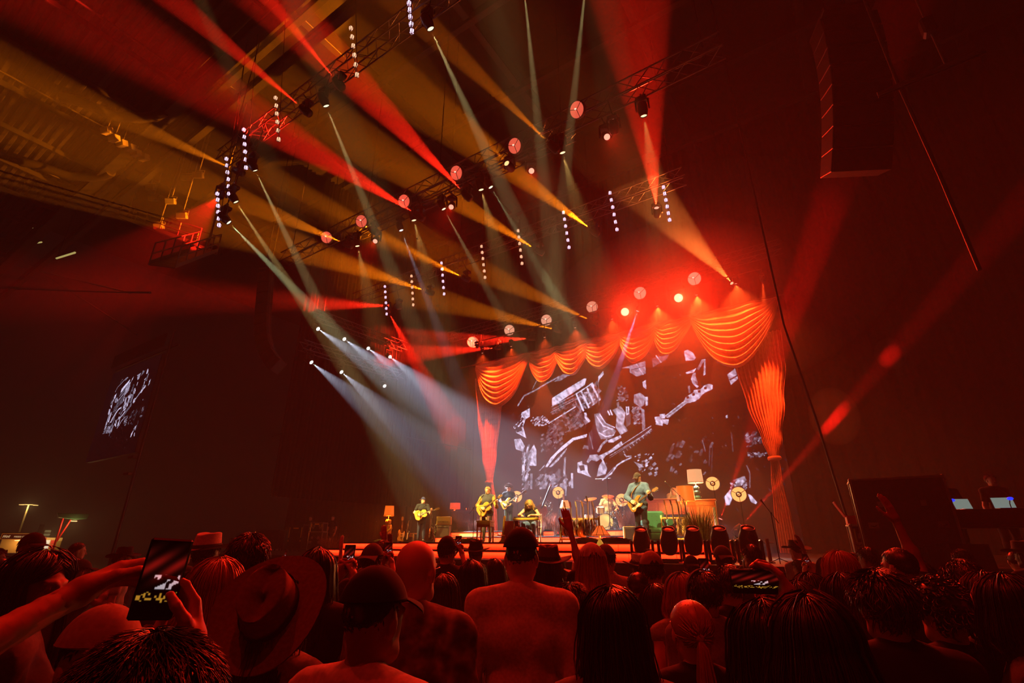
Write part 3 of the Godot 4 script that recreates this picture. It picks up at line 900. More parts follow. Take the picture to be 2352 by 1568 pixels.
func swag(parent: Node, a: Vector3, b: Vector3, low: Vector3, depth: float, folds: float, m: Material, seed_: float) -> void:
	# cloth hung from a to b in sagging folds; low is the lowest point of its hem
	var mid := (a + b) * 0.5
	var drop := mid.y - low.y
	var shift := low.x - mid.x
	obj("swag", G.new().grid(44, 130, func(p, q):
		var s: float = p * 2.0 - 1.0
		var sag := 1.0 - pow(absf(s), 2.2)
		var t: float = q
		var x: float = lerpf(a.x, b.x, p) + shift * sag * t * 0.8
		var y: float = lerpf(a.y, b.y, p) - drop * t * (sag * 0.84 + 0.16 * (1.0 - 0.4 * absf(s)))
		var ph := t * folds * TAU + seed_ + 1.3 * s
		var amp := depth * (0.25 + 0.75 * sag) * (0.65 + 0.35 * t)
		var ridge := pow(0.5 + 0.5 * sin(ph), 1.6)
		return Vector3(x, y - 0.06 * ridge * sag, a.z + amp * ridge + 0.35 * depth * sag + 0.05 * sin(s * 9.0 + seed_)), true), m, parent)

func drape_fall(parent: Node, called: String, prof: Array, z: float, pleats: float, amp: float, m: Material) -> void:
	# prof: [y, x left, x right] from the top down; the pleats gather where the cloth is narrow
	var top: float = prof[0][2] - prof[0][1]
	obj(called, G.new().grid(150, 40, func(p, q):
		var f: float = q * (prof.size() - 1)
		var i := mini(int(f), prof.size() - 2)
		var w: float = f - i
		w = w * w * (3.0 - 2.0 * w)
		var y: float = lerpf(prof[i][0], prof[i + 1][0], f - i)
		var l: float = lerpf(prof[i][1], prof[i + 1][1], w)
		var r: float = lerpf(prof[i][2], prof[i + 1][2], w)
		var tight := clampf((r - l) / top, 0.15, 1.0)
		return Vector3(lerpf(l, r, p), y, z + amp * (0.5 + 0.5 * tight) * (sin(p * pleats * TAU) + 0.4 * sin(p * pleats * 2.7 * TAU + 1.0)) + 0.25 * (1.0 - tight) * sin(p * PI)), true), m, parent)

func backdrop() -> void:
	var tl := at_n(1088, 852, WALL_N)
	var tr := at_n(1792, 703, WALL_N)
	s_lo = Vector3(tl.x + 0.2, BASE + 0.25, -WALL_N)
	s_hi = Vector3(at_n(1798, 1010, WALL_N).x, (tl.y + tr.y) * 0.5 - 0.1, -WALL_N)
	var tex := screen_picture()
	led_screen("video_wall", "huge black-and-white video wall behind the band, framed by red drapes", s_lo, s_hi, tex, 0.3, 5, 9)
	# ---- swags
	var fabric := StandardMaterial3D.new()
	fabric.albedo_texture = noise_tex(0.03, Color(0.72, 0.5, 0.38), Color(0.86, 0.66, 0.52), 5, 21)
	fabric.uv1_triplanar = true
	fabric.uv1_scale = Vector3.ONE * 0.6
	fabric.roughness = 0.42
	fabric.rim_enabled = true
	fabric.rim = 0.5
	var zf := WALL_N - 0.75
	var val := thing("stage_valance", "orange-red satin valance of draped swags above the video wall", "curtain", Vector3.ZERO)
	var ys := (tl.y + tr.y) * 0.5
	obj("rail", G.new().tube([Vector3(tl.x - 0.5, ys + 0.15, -zf), Vector3(tr.x + 0.3, ys + 0.15, -zf)], 0.05, 8), mat(Color(0.4, 0.2, 0.12), 0.4, 0.6), val)
	var k := 0
	for s in [[1092, 852, 1218, 826, 1148, 938], [1212, 825, 1292, 810, 1252, 878], [1272, 812, 1358, 795, 1316, 863], [1335, 800, 1432, 775, 1380, 848], [1420, 780, 1518, 757, 1460, 836], [1500, 763, 1594, 742, 1532, 816], [1586, 742, 1791, 702, 1690, 846]]:
		var a := at_n(s[0], s[1], zf + (0.05 if k % 2 else 0.0))
		var b := at_n(s[2], s[3], zf)
		b.z = a.z
		a.y = ys + 0.1
		b.y = ys + 0.1
		var low := at_n(s[4], s[5], zf)
		swag(val, a, b, low, 0.26, 7.0 if k < 6 and k > 0 else 9.0, fabric, k * 1.7)
		k += 1
	# ---- gathered side drapes with tie bands
	var zd := WALL_N - 0.4
	var dr := []
	for s in [[1092, 870, 1172, 862], [1098, 960, 1150, 956], [1108, 1050, 1140, 1049], [1118, 1108, 1132, 1108]]:
		dr.append([at_n(s[0], s[1], zd).y, at_n(s[0], s[1], zd).x, at_n(s[2], s[3], zd).x])
	var o := thing("stage_drape", "narrow red drape tied back at the far end of the video wall", "curtain", Vector3.ZERO)
	drape_fall(o, "upper_fall", dr, -zd, 11.0, 0.07, fabric)
	var tb: Array = dr[3]
	obj("tie_band", G.new().lathe([Vector2(0.2, -0.06), Vector2(0.22, 0), Vector2(0.2, 0.06)], 16, Transform3D(Basis(), Vector3((tb[1] + tb[2]) / 2, tb[0], -zd + 0.1))), fabric, o)
	drape_fall(o, "lower_fall", [[tb[0], tb[1], tb[2]], [tb[0] - 1.2, tb[1] - 0.1, tb[2] + 0.25], [BASE + 0.05, tb[1] - 0.1, tb[2] + 0.4]], -zd, 6.0, 0.06, fabric)
	dr = []
	for s in [[1672, 780, 1794, 760], [1692, 850, 1801, 820], [1716, 930, 1801, 915], [1750, 1010, 1797, 1005], [1768, 1054, 1792, 1054]]:
		dr.append([at_n(s[0], s[1], zd).y, at_n(s[0], s[1], zd).x, at_n(s[2], s[3], zd).x])
	o = thing("stage_drape", "broad red drape tied back at the near end of the video wall", "curtain", Vector3.ZERO)
	drape_fall(o, "upper_fall", dr, -zd, 12.0, 0.08, fabric)
	tb = dr[4]
	obj("tie_band", G.new().lathe([Vector2(0.24, -0.07), Vector2(0.27, 0), Vector2(0.24, 0.07)], 16, Transform3D(Basis(), Vector3((tb[1] + tb[2]) / 2, tb[0], -zd + 0.1))), fabric, o)
	var lo: Array = []
	for s in [[1769, 1058, 1791, 1058], [1773, 1120, 1800, 1115], [1780, 1190, 1818, 1185], [1792, 1268, 1834, 1262]]:
		lo.append([at_n(s[0], s[1], zd).y, at_n(s[0], s[1], zd).x, at_n(s[2], s[3], zd).x])
	lo[3][0] = BASE + 0.03
	drape_fall(o, "lower_fall", lo, -zd, 7.0, 0.06, fabric)
	# ---- side screen beyond the stage, in its frame
	var n2 := 10.5
	var p0 := at_n(196, 1062, n2)
	var p1 := at_n(372, 812, n2)
	led_screen("side_screen", "smaller black-and-white side screen hung left of the stage", Vector3(p0.x, p0.y, -n2), Vector3(p1.x, p1.y, -n2), tex, 0.32, 3, 4)
	var fr := thing("screen_frame", "dim banner and mast holding the side screen", "frame", Vector3(p1.x, 0, -n2))
	var cx := p0.x - p1.x
	obj("banner", G.new().box(Vector3(cx / 2, p1.y + 0.75, 0.1), Vector3(-cx + 0.5, 0.8, 0.06), Basis(), 0.01), cloth(Color(0.35, 0.34, 0.33)), fr)
	obj("mast", G.new().tube([Vector3(0.75, 0, 0), Vector3(0.75, p1.y + 1.2, 0)], 0.07, 8), mat(Color(0.27, 0.27, 0.27), 0.4, 0.7), fr)
	obj("crossbar", G.new().tube([Vector3(cx - 0.4, p1.y + 0.3, -0.2), Vector3(1.3, p1.y + 0.3, -0.2)], 0.05, 8), mat(Color(0.27, 0.27, 0.27), 0.4, 0.7), fr)
	for y in [p0.y - 0.3, p0.y - 1.1]:
		obj("ballast", G.new().box(Vector3(0.4, y, 0.1), Vector3(0.6, 0.12, 0.3), Basis(), 0.02), mat(Color(0.35, 0.33, 0.3), 0.6), fr)

# ================= people: smooth bodies from joined, tapered limbs =================
class Field:
	var o: Vector3
	var c: float
	var nx: int
	var ny: int
	var nz: int
	var d := PackedFloat32Array()
	func _init(lo: Vector3, hi: Vector3, cell: float) -> void:
		o = lo; c = cell
		nx = int((hi.x - lo.x) / cell) + 2
		ny = int((hi.y - lo.y) / cell) + 2
		nz = int((hi.z - lo.z) / cell) + 2
		d.resize(nx * ny * nz)
		d.fill(1.0)
	func cone(a: Vector3, b: Vector3, ra: float, rb: float, k := 0.04) -> void:
		var m := maxf(ra, rb) + k + c * 2.0
		var ab := b - a
		var l2 := maxf(ab.length_squared(), 1e-8)
		var i0 := maxi(0, int((minf(a.x, b.x) - m - o.x) / c)); var i1 := mini(nx - 1, int((maxf(a.x, b.x) + m - o.x) / c) + 1)
		var j0 := maxi(0, int((minf(a.y, b.y) - m - o.y) / c)); var j1 := mini(ny - 1, int((maxf(a.y, b.y) + m - o.y) / c) + 1)
		var k0 := maxi(0, int((minf(a.z, b.z) - m - o.z) / c)); var k1 := mini(nz - 1, int((maxf(a.z, b.z) + m - o.z) / c) + 1)
		var dr := rb - ra
		for kk in range(k0, k1 + 1):
			for jj in range(j0, j1 + 1):
				var at := (kk * ny + jj) * nx
				var p := Vector3(o.x + i0 * c, o.y + jj * c, o.z + kk * c) - a
				for ii in range(i0, i1 + 1):
					var t := clampf(p.dot(ab) / l2, 0.0, 1.0)
					var v := (p - ab * t).length() - ra - dr * t
					var f := d[at + ii]
					var h := k - absf(f - v)
					d[at + ii] = minf(f, v) - (h * h * 0.25 / k if h > 0.0 else 0.0)
					p.x += c
	func ell(q: Vector3, r: Vector3, k := 0.03, cut := false) -> void:
		var mr := minf(r.x, minf(r.y, r.z))
		var m := k + c * 2.0
		var i0 := maxi(0, int((q.x - r.x - m - o.x) / c)); var i1 := mini(nx - 1, int((q.x + r.x + m - o.x) / c) + 1)
		var j0 := maxi(0, int((q.y - r.y - m - o.y) / c)); var j1 := mini(ny - 1, int((q.y + r.y + m - o.y) / c) + 1)
		var k0 := maxi(0, int((q.z - r.z - m - o.z) / c)); var k1 := mini(nz - 1, int((q.z + r.z + m - o.z) / c) + 1)
		for kk in range(k0, k1 + 1):
			for jj in range(j0, j1 + 1):
				var at := (kk * ny + jj) * nx
				for ii in range(i0, i1 + 1):
					var p := (Vector3(o.x + ii * c, o.y + jj * c, o.z + kk * c) - q) / r
					var v := (p.length() - 1.0) * mr
					var f := d[at + ii]
					if cut:
						d[at + ii] = maxf(f, -v)
					else:
						var h := k - absf(f - v)
						d[at + ii] = minf(f, v) - (h * h * 0.25 / k if h > 0.0 else 0.0)
	func into(g: G, xf := Transform3D()) -> G:
		# one vertex in each cell that the surface crosses, one quad round each crossed edge
		var id := PackedInt32Array()
		id.resize(d.size())
		id.fill(-1)
		var sy := nx
		var sz := nx * ny
		var lim := c * 1.9
		for k in nz - 1:
			for j in ny - 1:
				var at := k * sz + j * sy
				for i in nx - 1:
					var n := at + i
					var d0 := d[n]
					if d0 > lim or d0 < -lim:
						continue
					var d1 := d[n + 1]; var d2 := d[n + sy]; var d3 := d[n + sy + 1]
					var d4 := d[n + sz]; var d5 := d[n + sz + 1]; var d6 := d[n + sz + sy]; var d7 := d[n + sz + sy + 1]
					var neg := int(d0 < 0) + int(d1 < 0) + int(d2 < 0) + int(d3 < 0) + int(d4 < 0) + int(d5 < 0) + int(d6 < 0) + int(d7 < 0)
					if neg == 0 or neg == 8:
						continue
					var s := Vector3.ZERO
					var m := 0.0
					if (d0 < 0) != (d1 < 0): s += Vector3(d0 / (d0 - d1), 0, 0); m += 1
					if (d2 < 0) != (d3 < 0): s += Vector3(d2 / (d2 - d3), 1, 0); m += 1
					if (d4 < 0) != (d5 < 0): s += Vector3(d4 / (d4 - d5), 0, 1); m += 1
					if (d6 < 0) != (d7 < 0): s += Vector3(d6 / (d6 - d7), 1, 1); m += 1
					if (d0 < 0) != (d2 < 0): s += Vector3(0, d0 / (d0 - d2), 0); m += 1
					if (d1 < 0) != (d3 < 0): s += Vector3(1, d1 / (d1 - d3), 0); m += 1
					if (d4 < 0) != (d6 < 0): s += Vector3(0, d4 / (d4 - d6), 1); m += 1
					if (d5 < 0) != (d7 < 0): s += Vector3(1, d5 / (d5 - d7), 1); m += 1
					if (d0 < 0) != (d4 < 0): s += Vector3(0, 0, d0 / (d0 - d4)); m += 1
					if (d1 < 0) != (d5 < 0): s += Vector3(1, 0, d1 / (d1 - d5)); m += 1
					if (d2 < 0) != (d6 < 0): s += Vector3(0, 1, d2 / (d2 - d6)); m += 1
					if (d3 < 0) != (d7 < 0): s += Vector3(1, 1, d3 / (d3 - d7)); m += 1
					id[n] = g.v.size()
					g.v.append(xf * (o + (Vector3(i, j, k) + s / m) * c))
		for k in range(1, nz - 1):
			for j in range(1, ny - 1):
				var at := k * sz + j * sy
				for i in range(1, nx - 1):
					var n := at + i
					if id[n] < 0:
						continue
					var a := d[n] < 0
					if a != (d[n + 1] < 0):
						quad(g, id[n - sy - sz], id[n - sz], id[n], id[n - sy], a)
					if a != (d[n + sy] < 0):
						quad(g, id[n - 1 - sz], id[n - 1], id[n], id[n - sz], a)
					if a != (d[n + sz] < 0):
						quad(g, id[n - 1 - sy], id[n - sy], id[n], id[n - 1], a)
		return g
	func quad(g: G, p: int, q: int, r: int, s: int, a: bool) -> void:
		if p < 0 or q < 0 or r < 0 or s < 0:
			return
		if a:
			g.tri(p, q, r); g.tri(p, r, s)
		else:
			g.tri(p, r, q); g.tri(p, s, r)

var people := {}
func head_shape(female: bool) -> G:
	var key := "head_f" if female else "head_m"
	if not people.has(key):
		var f := Field.new(Vector3(-0.11, -0.2, -0.14), Vector3(0.11, 0.14, 0.14), 0.0058)
		f.ell(Vector3(0, 0.028, -0.012), Vector3(0.076, 0.088, 0.095))
		f.ell(Vector3(0, -0.03, 0.03), Vector3(0.06, 0.07, 0.058), 0.03)
		f.cone(Vector3(-0.028, -0.088, 0.045), Vector3(0.028, -0.088, 0.045), 0.024, 0.024, 0.03)
		f.cone(Vector3(-0.052, -0.06, -0.005), Vector3(-0.025, -0.09, 0.045), 0.016, 0.018, 0.03)
		f.cone(Vector3(0.052, -0.06, -0.005), Vector3(0.025, -0.09, 0.045), 0.016, 0.018, 0.03)
		for s in [-1.0, 1.0]:
			f.ell(Vector3(s * 0.031, 0.002, 0.1), Vector3(0.017, 0.012, 0.02), 0.01, true)
			f.ell(Vector3(s * 0.031, 0.002, 0.074), Vector3(0.014, 0.012, 0.014), 0.004)
			f.cone(Vector3(s * 0.014, 0.02, 0.088), Vector3(s * 0.048, 0.022, 0.072), 0.009, 0.008, 0.012)
			f.ell(Vector3(s * 0.079, -0.008, -0.012), Vector3(0.009, 0.031, 0.019), 0.01)
			f.cone(Vector3(s * 0.008, -0.034, 0.094), Vector3(s * 0.012, -0.036, 0.088), 0.007, 0.007, 0.008)
		f.cone(Vector3(0, 0.008, 0.088), Vector3(0, -0.028, 0.108), 0.008, 0.011, 0.014)
		f.cone(Vector3(-0.018, -0.058, 0.084), Vector3(0.018, -0.058, 0.084), 0.007, 0.007, 0.01)
		f.cone(Vector3(-0.015, -0.07, 0.082), Vector3(0.015, -0.07, 0.082), 0.008, 0.008, 0.01)
		var r := 0.044 if female else 0.052
		f.cone(Vector3(0, -0.05, -0.025), Vector3(0, -0.19, -0.04), r, r * 1.1, 0.04)
		people[key] = f.into(G.new())
	return people[key]
func hand_shape(curl: float, spread := 0.0) -> G:
	# wrist at the origin, fingers along -y, palm to +z, thumb at +x
	var key := ["hand", curl, spread]
	if not people.has(key):
		var f := Field.new(Vector3(-0.07, -0.21, -0.035), Vector3(0.085, 0.03, 0.1), 0.0048)
		f.cone(Vector3(0, 0.02, 0), Vector3(0, -0.02, 0), 0.026, 0.026, 0.02)
		for x in [0.027, 0.009, -0.009, -0.026]:
			f.cone(Vector3(x * 0.6, -0.02, 0), Vector3(x, -0.088, 0.002), 0.016, 0.0115, 0.02)
		var k := 0
		for x in [0.029, 0.01, -0.01, -0.028]:
			var l: float = [0.041, 0.046, 0.042, 0.033][k]
			var p := Vector3(x, -0.09, 0.002)
			var a := curl * (0.9 + 0.06 * k)
			var side: float = spread * (x * 9.0)
			for seg in 3:
				var q: Vector3 = p + Vector3(side, -cos(a), sin(a)).normalized() * l * [1.0, 0.66, 0.5][seg]
				f.cone(p, q, 0.0098 - seg * 0.0009, 0.009 - seg * 0.0009, 0.004)
				p = q
				a += curl * 0.85
			k += 1
		var t0 := Vector3(0.024, -0.022, 0.01)
		var t1 := Vector3(0.048, -0.055, 0.02 + 0.012 * curl)
		var t2 := t1 + Vector3(0.018 - 0.022 * curl, -0.03, 0.008 + 0.02 * curl)
		var t3 := t2 + Vector3(0.006 - 0.024 * curl, -0.024, 0.004 + 0.012 * curl)
		f.cone(t0, t1, 0.016, 0.0125, 0.015)
		f.cone(t1, t2, 0.0115, 0.0105, 0.006)
		f.cone(t2, t3, 0.0105, 0.009, 0.004)
		people[key] = f.into(G.new())
	return people[key]

func pose(female := false, wide := 1.0) -> Dictionary:
	# joints of a standing person 1.75 m tall who faces +z; l is the person's left, at +x
	var sh := (0.165 if female else 0.188) * wide
	return {"female": female, "wide": wide, "hip_l": Vector3(0.09, 0.92, 0), "hip_r": Vector3(-0.09, 0.92, 0), "knee_l": Vector3(0.1, 0.49, 0.02), "knee_r": Vector3(-0.1, 0.49, 0.02),
		"ankle_l": Vector3(0.11, 0.09, -0.02), "ankle_r": Vector3(-0.11, 0.09, -0.02), "toe_l": Vector3(0.13, 0.035, 0.15), "toe_r": Vector3(-0.13, 0.035, 0.15),
		"waist": Vector3(0, 1.08, 0.0), "chest": Vector3(0, 1.3, 0.0), "neck": Vector3(0, 1.47, -0.02), "head": Vector3(0, 1.635, 0.015), "look": Basis(),
		"sh_l": Vector3(sh, 1.425, -0.015), "sh_r": Vector3(-sh, 1.425, -0.015), "el_l": Vector3(sh + 0.055, 1.13, -0.04), "el_r": Vector3(-sh - 0.055, 1.13, -0.04),
		"wr_l": Vector3(sh + 0.06, 0.88, 0.05), "wr_r": Vector3(-sh - 0.06, 0.88, 0.05), "curl_l": 0.4, "curl_r": 0.4, "palm_l": Vector3(-1, 0, 0.2), "palm_r": Vector3(1, 0, 0.2)}
func body_bones(p: Dictionary, f: Field, e: float, what: String, sleeve := 2.0, hem := 0.0) -> void:
	# what: body, top or trousers; e: how far the cloth stands off the skin; sleeve: 0..1 upper arm, 1..2 forearm
	var fem: bool = p.female
	var w: float = p.wide
	var side: Vector3 = (p.sh_l - p.sh_r).normalized()
	var hipside: Vector3 = (p.hip_l - p.hip_r).normalized()
	var pel: Vector3 = (p.hip_l + p.hip_r) * 0.5
	var cb := 0.105 * w * (0.93 if fem else 1.0)
	if what != "trousers":
		f.cone(p.chest - side * 0.075 * w, p.chest + side * 0.075 * w, cb + e, cb + e, 0.06)
		f.cone(p.chest, p.waist, 0.12 * w + e, 0.11 * w + e, 0.07)
		f.cone(p.waist - hipside * 0.05 * w, p.waist + hipside * 0.05 * w, 0.098 * w + e, 0.098 * w + e, 0.06)
		f.cone(p.sh_l, p.sh_r, 0.056 + e, 0.056 + e, 0.05)
		f.cone((p.sh_l + p.neck) * 0.5, (p.sh_r + p.neck) * 0.5, 0.06 + e, 0.06 + e, 0.05)
		f.cone(p.chest, p.neck, 0.1 + e, 0.055 + e, 0.06)
		if fem:
			var fwd := side.cross(Vector3.UP)
			for s in [-1.0, 1.0]:
				f.ell(p.chest + side * s * 0.075 + fwd * 0.085 + Vector3(0, -0.01, 0), Vector3.ONE * (0.066 + e), 0.03)
		var drop: Vector3 = pel + Vector3(0, -hem, 0)
		if what == "top":
			f.cone(p.waist, drop, 0.11 * w + e, (0.125 + hem * 0.15) * w + e, 0.06)
			f.cone(drop - hipside * 0.07, drop + hipside * 0.07, 0.11 * w + e, 0.11 * w + e, 0.05)
	if what != "top":
		f.cone(p.hip_l + Vector3(0, 0.03, 0), p.hip_r + Vector3(0, 0.03, 0), 0.108 * w + e, 0.108 * w + e, 0.06)
		f.cone(pel + Vector3(0, 0.03, 0), p.waist, 0.11 * w + e, 0.1 * w + e, 0.06)
		for s in ["l", "r"]:
			f.cone(p["hip_" + s] + Vector3(0, -0.02, 0), p["knee_" + s], 0.087 * w + e, 0.058 + e, 0.05)
			f.cone(p["knee_" + s], p["ankle_" + s], 0.055 + e, 0.038 + e * 1.4, 0.03)
			var mid: Vector3 = p["knee_" + s].lerp(p["ankle_" + s], 0.3)
			f.ell(mid + Vector3(0, 0, -0.02), Vector3(0.05 + e, 0.11, 0.055 + e), 0.04)
	if what == "body":
		f.cone(p.neck, p.head + p.look * Vector3(0, -0.1, -0.02), 0.056, 0.05, 0.04)
		for s in ["l", "r"]:
			f.cone(p["ankle_" + s], p["ankle_" + s].lerp(p["toe_" + s], 0.2) + Vector3(0, -0.04, -0.03), 0.04, 0.035, 0.03)
			f.cone(p["ankle_" + s] + Vector3(0, -0.03, 0), p["toe_" + s], 0.038, 0.03, 0.03)
	if what != "trousers":
		for s in ["l", "r"]:
			var a: Vector3 = p["sh_" + s]
			var b: Vector3 = p["el_" + s]
			var q: Vector3 = p["wr_" + s]
			var ar := 0.042 if fem else 0.05
			if what == "body":
				f.cone(a, b, ar + 0.004, ar * 0.8, 0.04)
				f.cone(b, q, ar * 0.84, 0.026, 0.02)
				f.ell(b.lerp(q, 0.25), Vector3.ONE * ar * 0.92, 0.03)
			elif sleeve > 0.0:
				var t1 := minf(sleeve, 1.0)
				f.cone(a, a.lerp(b, t1), ar + 0.008 + e, lerpf(ar, ar * 0.85, t1) + e * 1.5, 0.04)
				if sleeve > 1.0:
					f.cone(b, b.lerp(q, sleeve - 1.0), ar * 0.85 + e * 1.5, 0.03 + e * 1.3, 0.02)
func bounds(p: Dictionary) -> Array:
	var lo := Vector3.ONE * 9.0
	var hi := -lo
	for k in p:
		if p[k] is Vector3 and not k.begins_with("palm"):
			lo = lo.min(p[k]); hi = hi.max(p[k])
	return [lo - Vector3(0.2, 0.1, 0.2), hi + Vector3(0.2, 0.1, 0.2)]
func rumple(g: G, amount: float, freq := 9.0) -> G:
	# small folds in cloth
	var n := FastNoiseLite.new()
	n.seed = 4
	n.frequency = freq * 0.1
	n.fractal_octaves = 2
	for i in g.v.size():
		var p := g.v[i] * 10.0
		g.v[i] += Vector3(n.get_noise_3d(p.x, p.y * 0.6, p.z), n.get_noise_3d(p.y, p.z, p.x + 40.0) * 0.4, n.get_noise_3d(p.z + 90.0, p.x, p.y * 0.6)) * amount
	return g
func palm_frame(along: Vector3, palm: Vector3, left: bool) -> Basis:
	# -y along the forearm, +z towards the palm, thumb side by hand
	var y := -along.normalized()
	var z := (palm - y * palm.dot(y)).normalized()
	var x := y.cross(z)
	return Basis(x if left else -x, y, z)
func make_body(p: Dictionary, cell: float, sleeve: float, hem: float, loose := 0.014) -> Dictionary:
	var b := bounds(p)
	var f := Field.new(b[0], b[1], cell)
	body_bones(p, f, 0.0, "body")
	var g := f.into(G.new())
	g.add(head_shape(p.female), Transform3D(p.look, p.head))
	for s in ["l", "r"]:
		var fr: Basis = palm_frame(p["wr_" + s] - p["el_" + s], p["palm_" + s], s == "l")
		g = add_mirrored(g, hand_shape(p["curl_" + s]), Transform3D(fr, p["wr_" + s]))
	var out := {"body": g.mesh()}
	f = Field.new(b[0], b[1], cell)
	body_bones(p, f, loose, "top", sleeve, hem)
	out["top"] = rumple(f.into(G.new()), 0.011).mesh()
	f = Field.new(b[0], Vector3(b[1].x, p.waist.y + 0.1, b[1].z), cell * 1.15)
	body_bones(p, f, 0.01, "trousers")
	out["trousers"] = rumple(f.into(G.new()), 0.008).mesh()
	var sg := G.new()
	for s in ["l", "r"]:
		var an: Vector3 = p["ankle_" + s]
		var to: Vector3 = p["toe_" + s]
		sg.tube([an + Vector3(0, -0.02, 0) - (to - an) * 0.35, an + Vector3(0, -0.03, 0), an.lerp(to, 0.6) + Vector3(0, -0.012, 0), to, to + (to - an).normalized() * 0.03], [0.035, 0.052, 0.048, 0.042, 0.02], 10)
	out["shoes"] = sg.mesh()
	return out
func add_mirrored(g: G, h: G, xf: Transform3D) -> G:
	var n0 := g.v.size()
	var flip := xf.basis.determinant() < 0.0
	for q in h.v:
		g.v.append(xf * q)
	for i in range(0, h.t.size(), 3):
		g.t.append(n0 + h.t[i])
		g.t.append(n0 + h.t[i + (2 if flip else 1)])
		g.t.append(n0 + h.t[i + (1 if flip else 2)])
	return g

# ---- hair and hats, in the head's own axes
func scalp(az: float, el: float, grow: float) -> Vector3:
	# az 0 is the face, el 90 degrees the crown
	return Vector3(sin(az) * cos(el) * (0.078 + grow), 0.028 + sin(el) * (0.09 + grow), -0.012 + cos(az) * cos(el) * (0.097 + grow))
func hairline(az: float) -> float:
	# lowest elevation of the hair at that bearing
	var a := absf(wrapf(az, -PI, PI))
	if a < 0.9: return lerpf(0.62, 0.4, a / 0.9)
	if a < 1.5: return lerpf(0.4, -0.05, (a - 0.9) / 0.6)
	return lerpf(-0.05, -0.75, clampf((a - 1.5) / 0.9, 0.0, 1.0))
func hair_short(seed_: int, bulk: float, tuft: float, count: int, w := 0.0032) -> ArrayMesh:
	var key := ["short", seed_, bulk, tuft, count, w]
	if not people.has(key):
		var n := FastNoiseLite.new()
		n.seed = seed_
		n.frequency = 1.6
		var g := G.new().grid(28, 12, func(u, v):
			var az: float = u * TAU
			var el := lerpf(hairline(az), PI * 0.5, v)
			var edge: float = minf(1.0, v * 5.0)
			var d := scalp(az, el, 0.0)
			return scalp(az, el, 0.002 + bulk * edge * (1.0 + 0.4 * n.get_noise_3d(d.x * 30, d.y * 30, d.z * 30))), true, true)
		var r := RandomNumberGenerator.new()
		r.seed = seed_
		for i in count:
			var az := r.randf() * TAU
			var el := lerpf(hairline(az) + 0.05, PI * 0.5, r.randf())
			var a := scalp(az, el, bulk * 0.7)
			var out := (a - Vector3(0, 0.02, -0.012)).normalized()
			var flow := Vector3(sin(az) * 0.5, -0.75, cos(az) * 0.3 - 0.35) + Vector3(r.randf_range(-1, 1), r.randf_range(-1, 1), r.randf_range(-1, 1)) * 0.55
			flow = (flow - out * flow.dot(out)).normalized()
			var rise := r.randf_range(0.1, 0.45)
			var b := a + flow * tuft * 0.5 + out * tuft * rise * 0.5
			g.tube([a - out * 0.002, b, b + flow * tuft * 0.5 - out * tuft * 0.05], [w * 1.1, w * 0.9, w * 0.2], 3)
		people[key] = g.mesh()
	return people[key]
func hair_path(az: float, e0: float, length: float, bulk: float, wave: float, ph: float, fine: float) -> Array:
	var a := wrapf(az, -PI, PI)
	var side := signf(a) if a != 0.0 else 1.0
	var a1 := side * maxf(absf(a), 1.15)              # the face stays free
	var pts := []
	for i in 12:
		var t := i / 11.0
		if t < 0.36:
			var w := t / 0.36
			pts.append(scalp(lerpf(a, a1, w), lerpf(e0, -0.12, w), bulk * (0.7 + 0.5 * w) + fine))
		else:
			var w := (t - 0.36) / 0.64
			var y := lerpf(0.018, -length, w)
			var r := 1.0 + 0.25 * sin(w * PI * 0.6) - 0.18 * maxf(0.0, w - 0.6)
			var x := sin(a1) * (0.08 + bulk + fine) * r
			var z := -0.012 + cos(a1) * (0.095 + bulk + fine) * r
			if y < -0.12:                                # over the shoulders, down the back
				z -= minf(0.05, (-0.12 - y) * 0.5) * (1.0 if z < 0.0 else 0.0)
				z = minf(z, -0.055) if absf(a1) > 1.5 else z
			var k := wave * w
			pts.append(Vector3(x + k * sin(w * 9.0 + ph), y, z + k * cos(w * 7.0 + ph * 1.7)))
	return pts
func hair_long(seed_: int, length: float, bulk: float, wave: float, count: int) -> ArrayMesh:
	var key := ["long", seed_, length, bulk, wave, count]
	if not people.has(key):
		var g := G.new()
		var cols := []
		for i in 37:
			var az := lerpf(-PI, PI, i / 36.0)
			cols.append(hair_path(az, PI * 0.5, length * (0.94 + 0.05 * sin(i * 2.3)), bulk, 0.0, 0.0, 0.0))
		g.grid(36, 11, func(u, v): return cols[int(round(u * 36))][int(round(v * 11))])
		var r := RandomNumberGenerator.new()
		r.seed = seed_
		for i in count:
			var az := r.randf_range(-PI, PI)
			var ph := r.randf() * TAU
			var pts := hair_path(az, r.randf_range(0.4, 1.56), length * r.randf_range(0.75, 1.06), bulk, wave * r.randf_range(0.3, 1.6), ph, r.randf_range(-0.004, 0.01) + (0.02 * r.randf() if i % 9 == 0 else 0.0))
			var w := r.randf_range(0.0016, 0.0042)
			var rad := []
			for k in pts.size():
				rad.append(w * (1.0 - 0.75 * pow(k / 11.0, 3.0)))
			g.tube(pts, rad, 3)
		people[key] = g.mesh()
	return people[key]
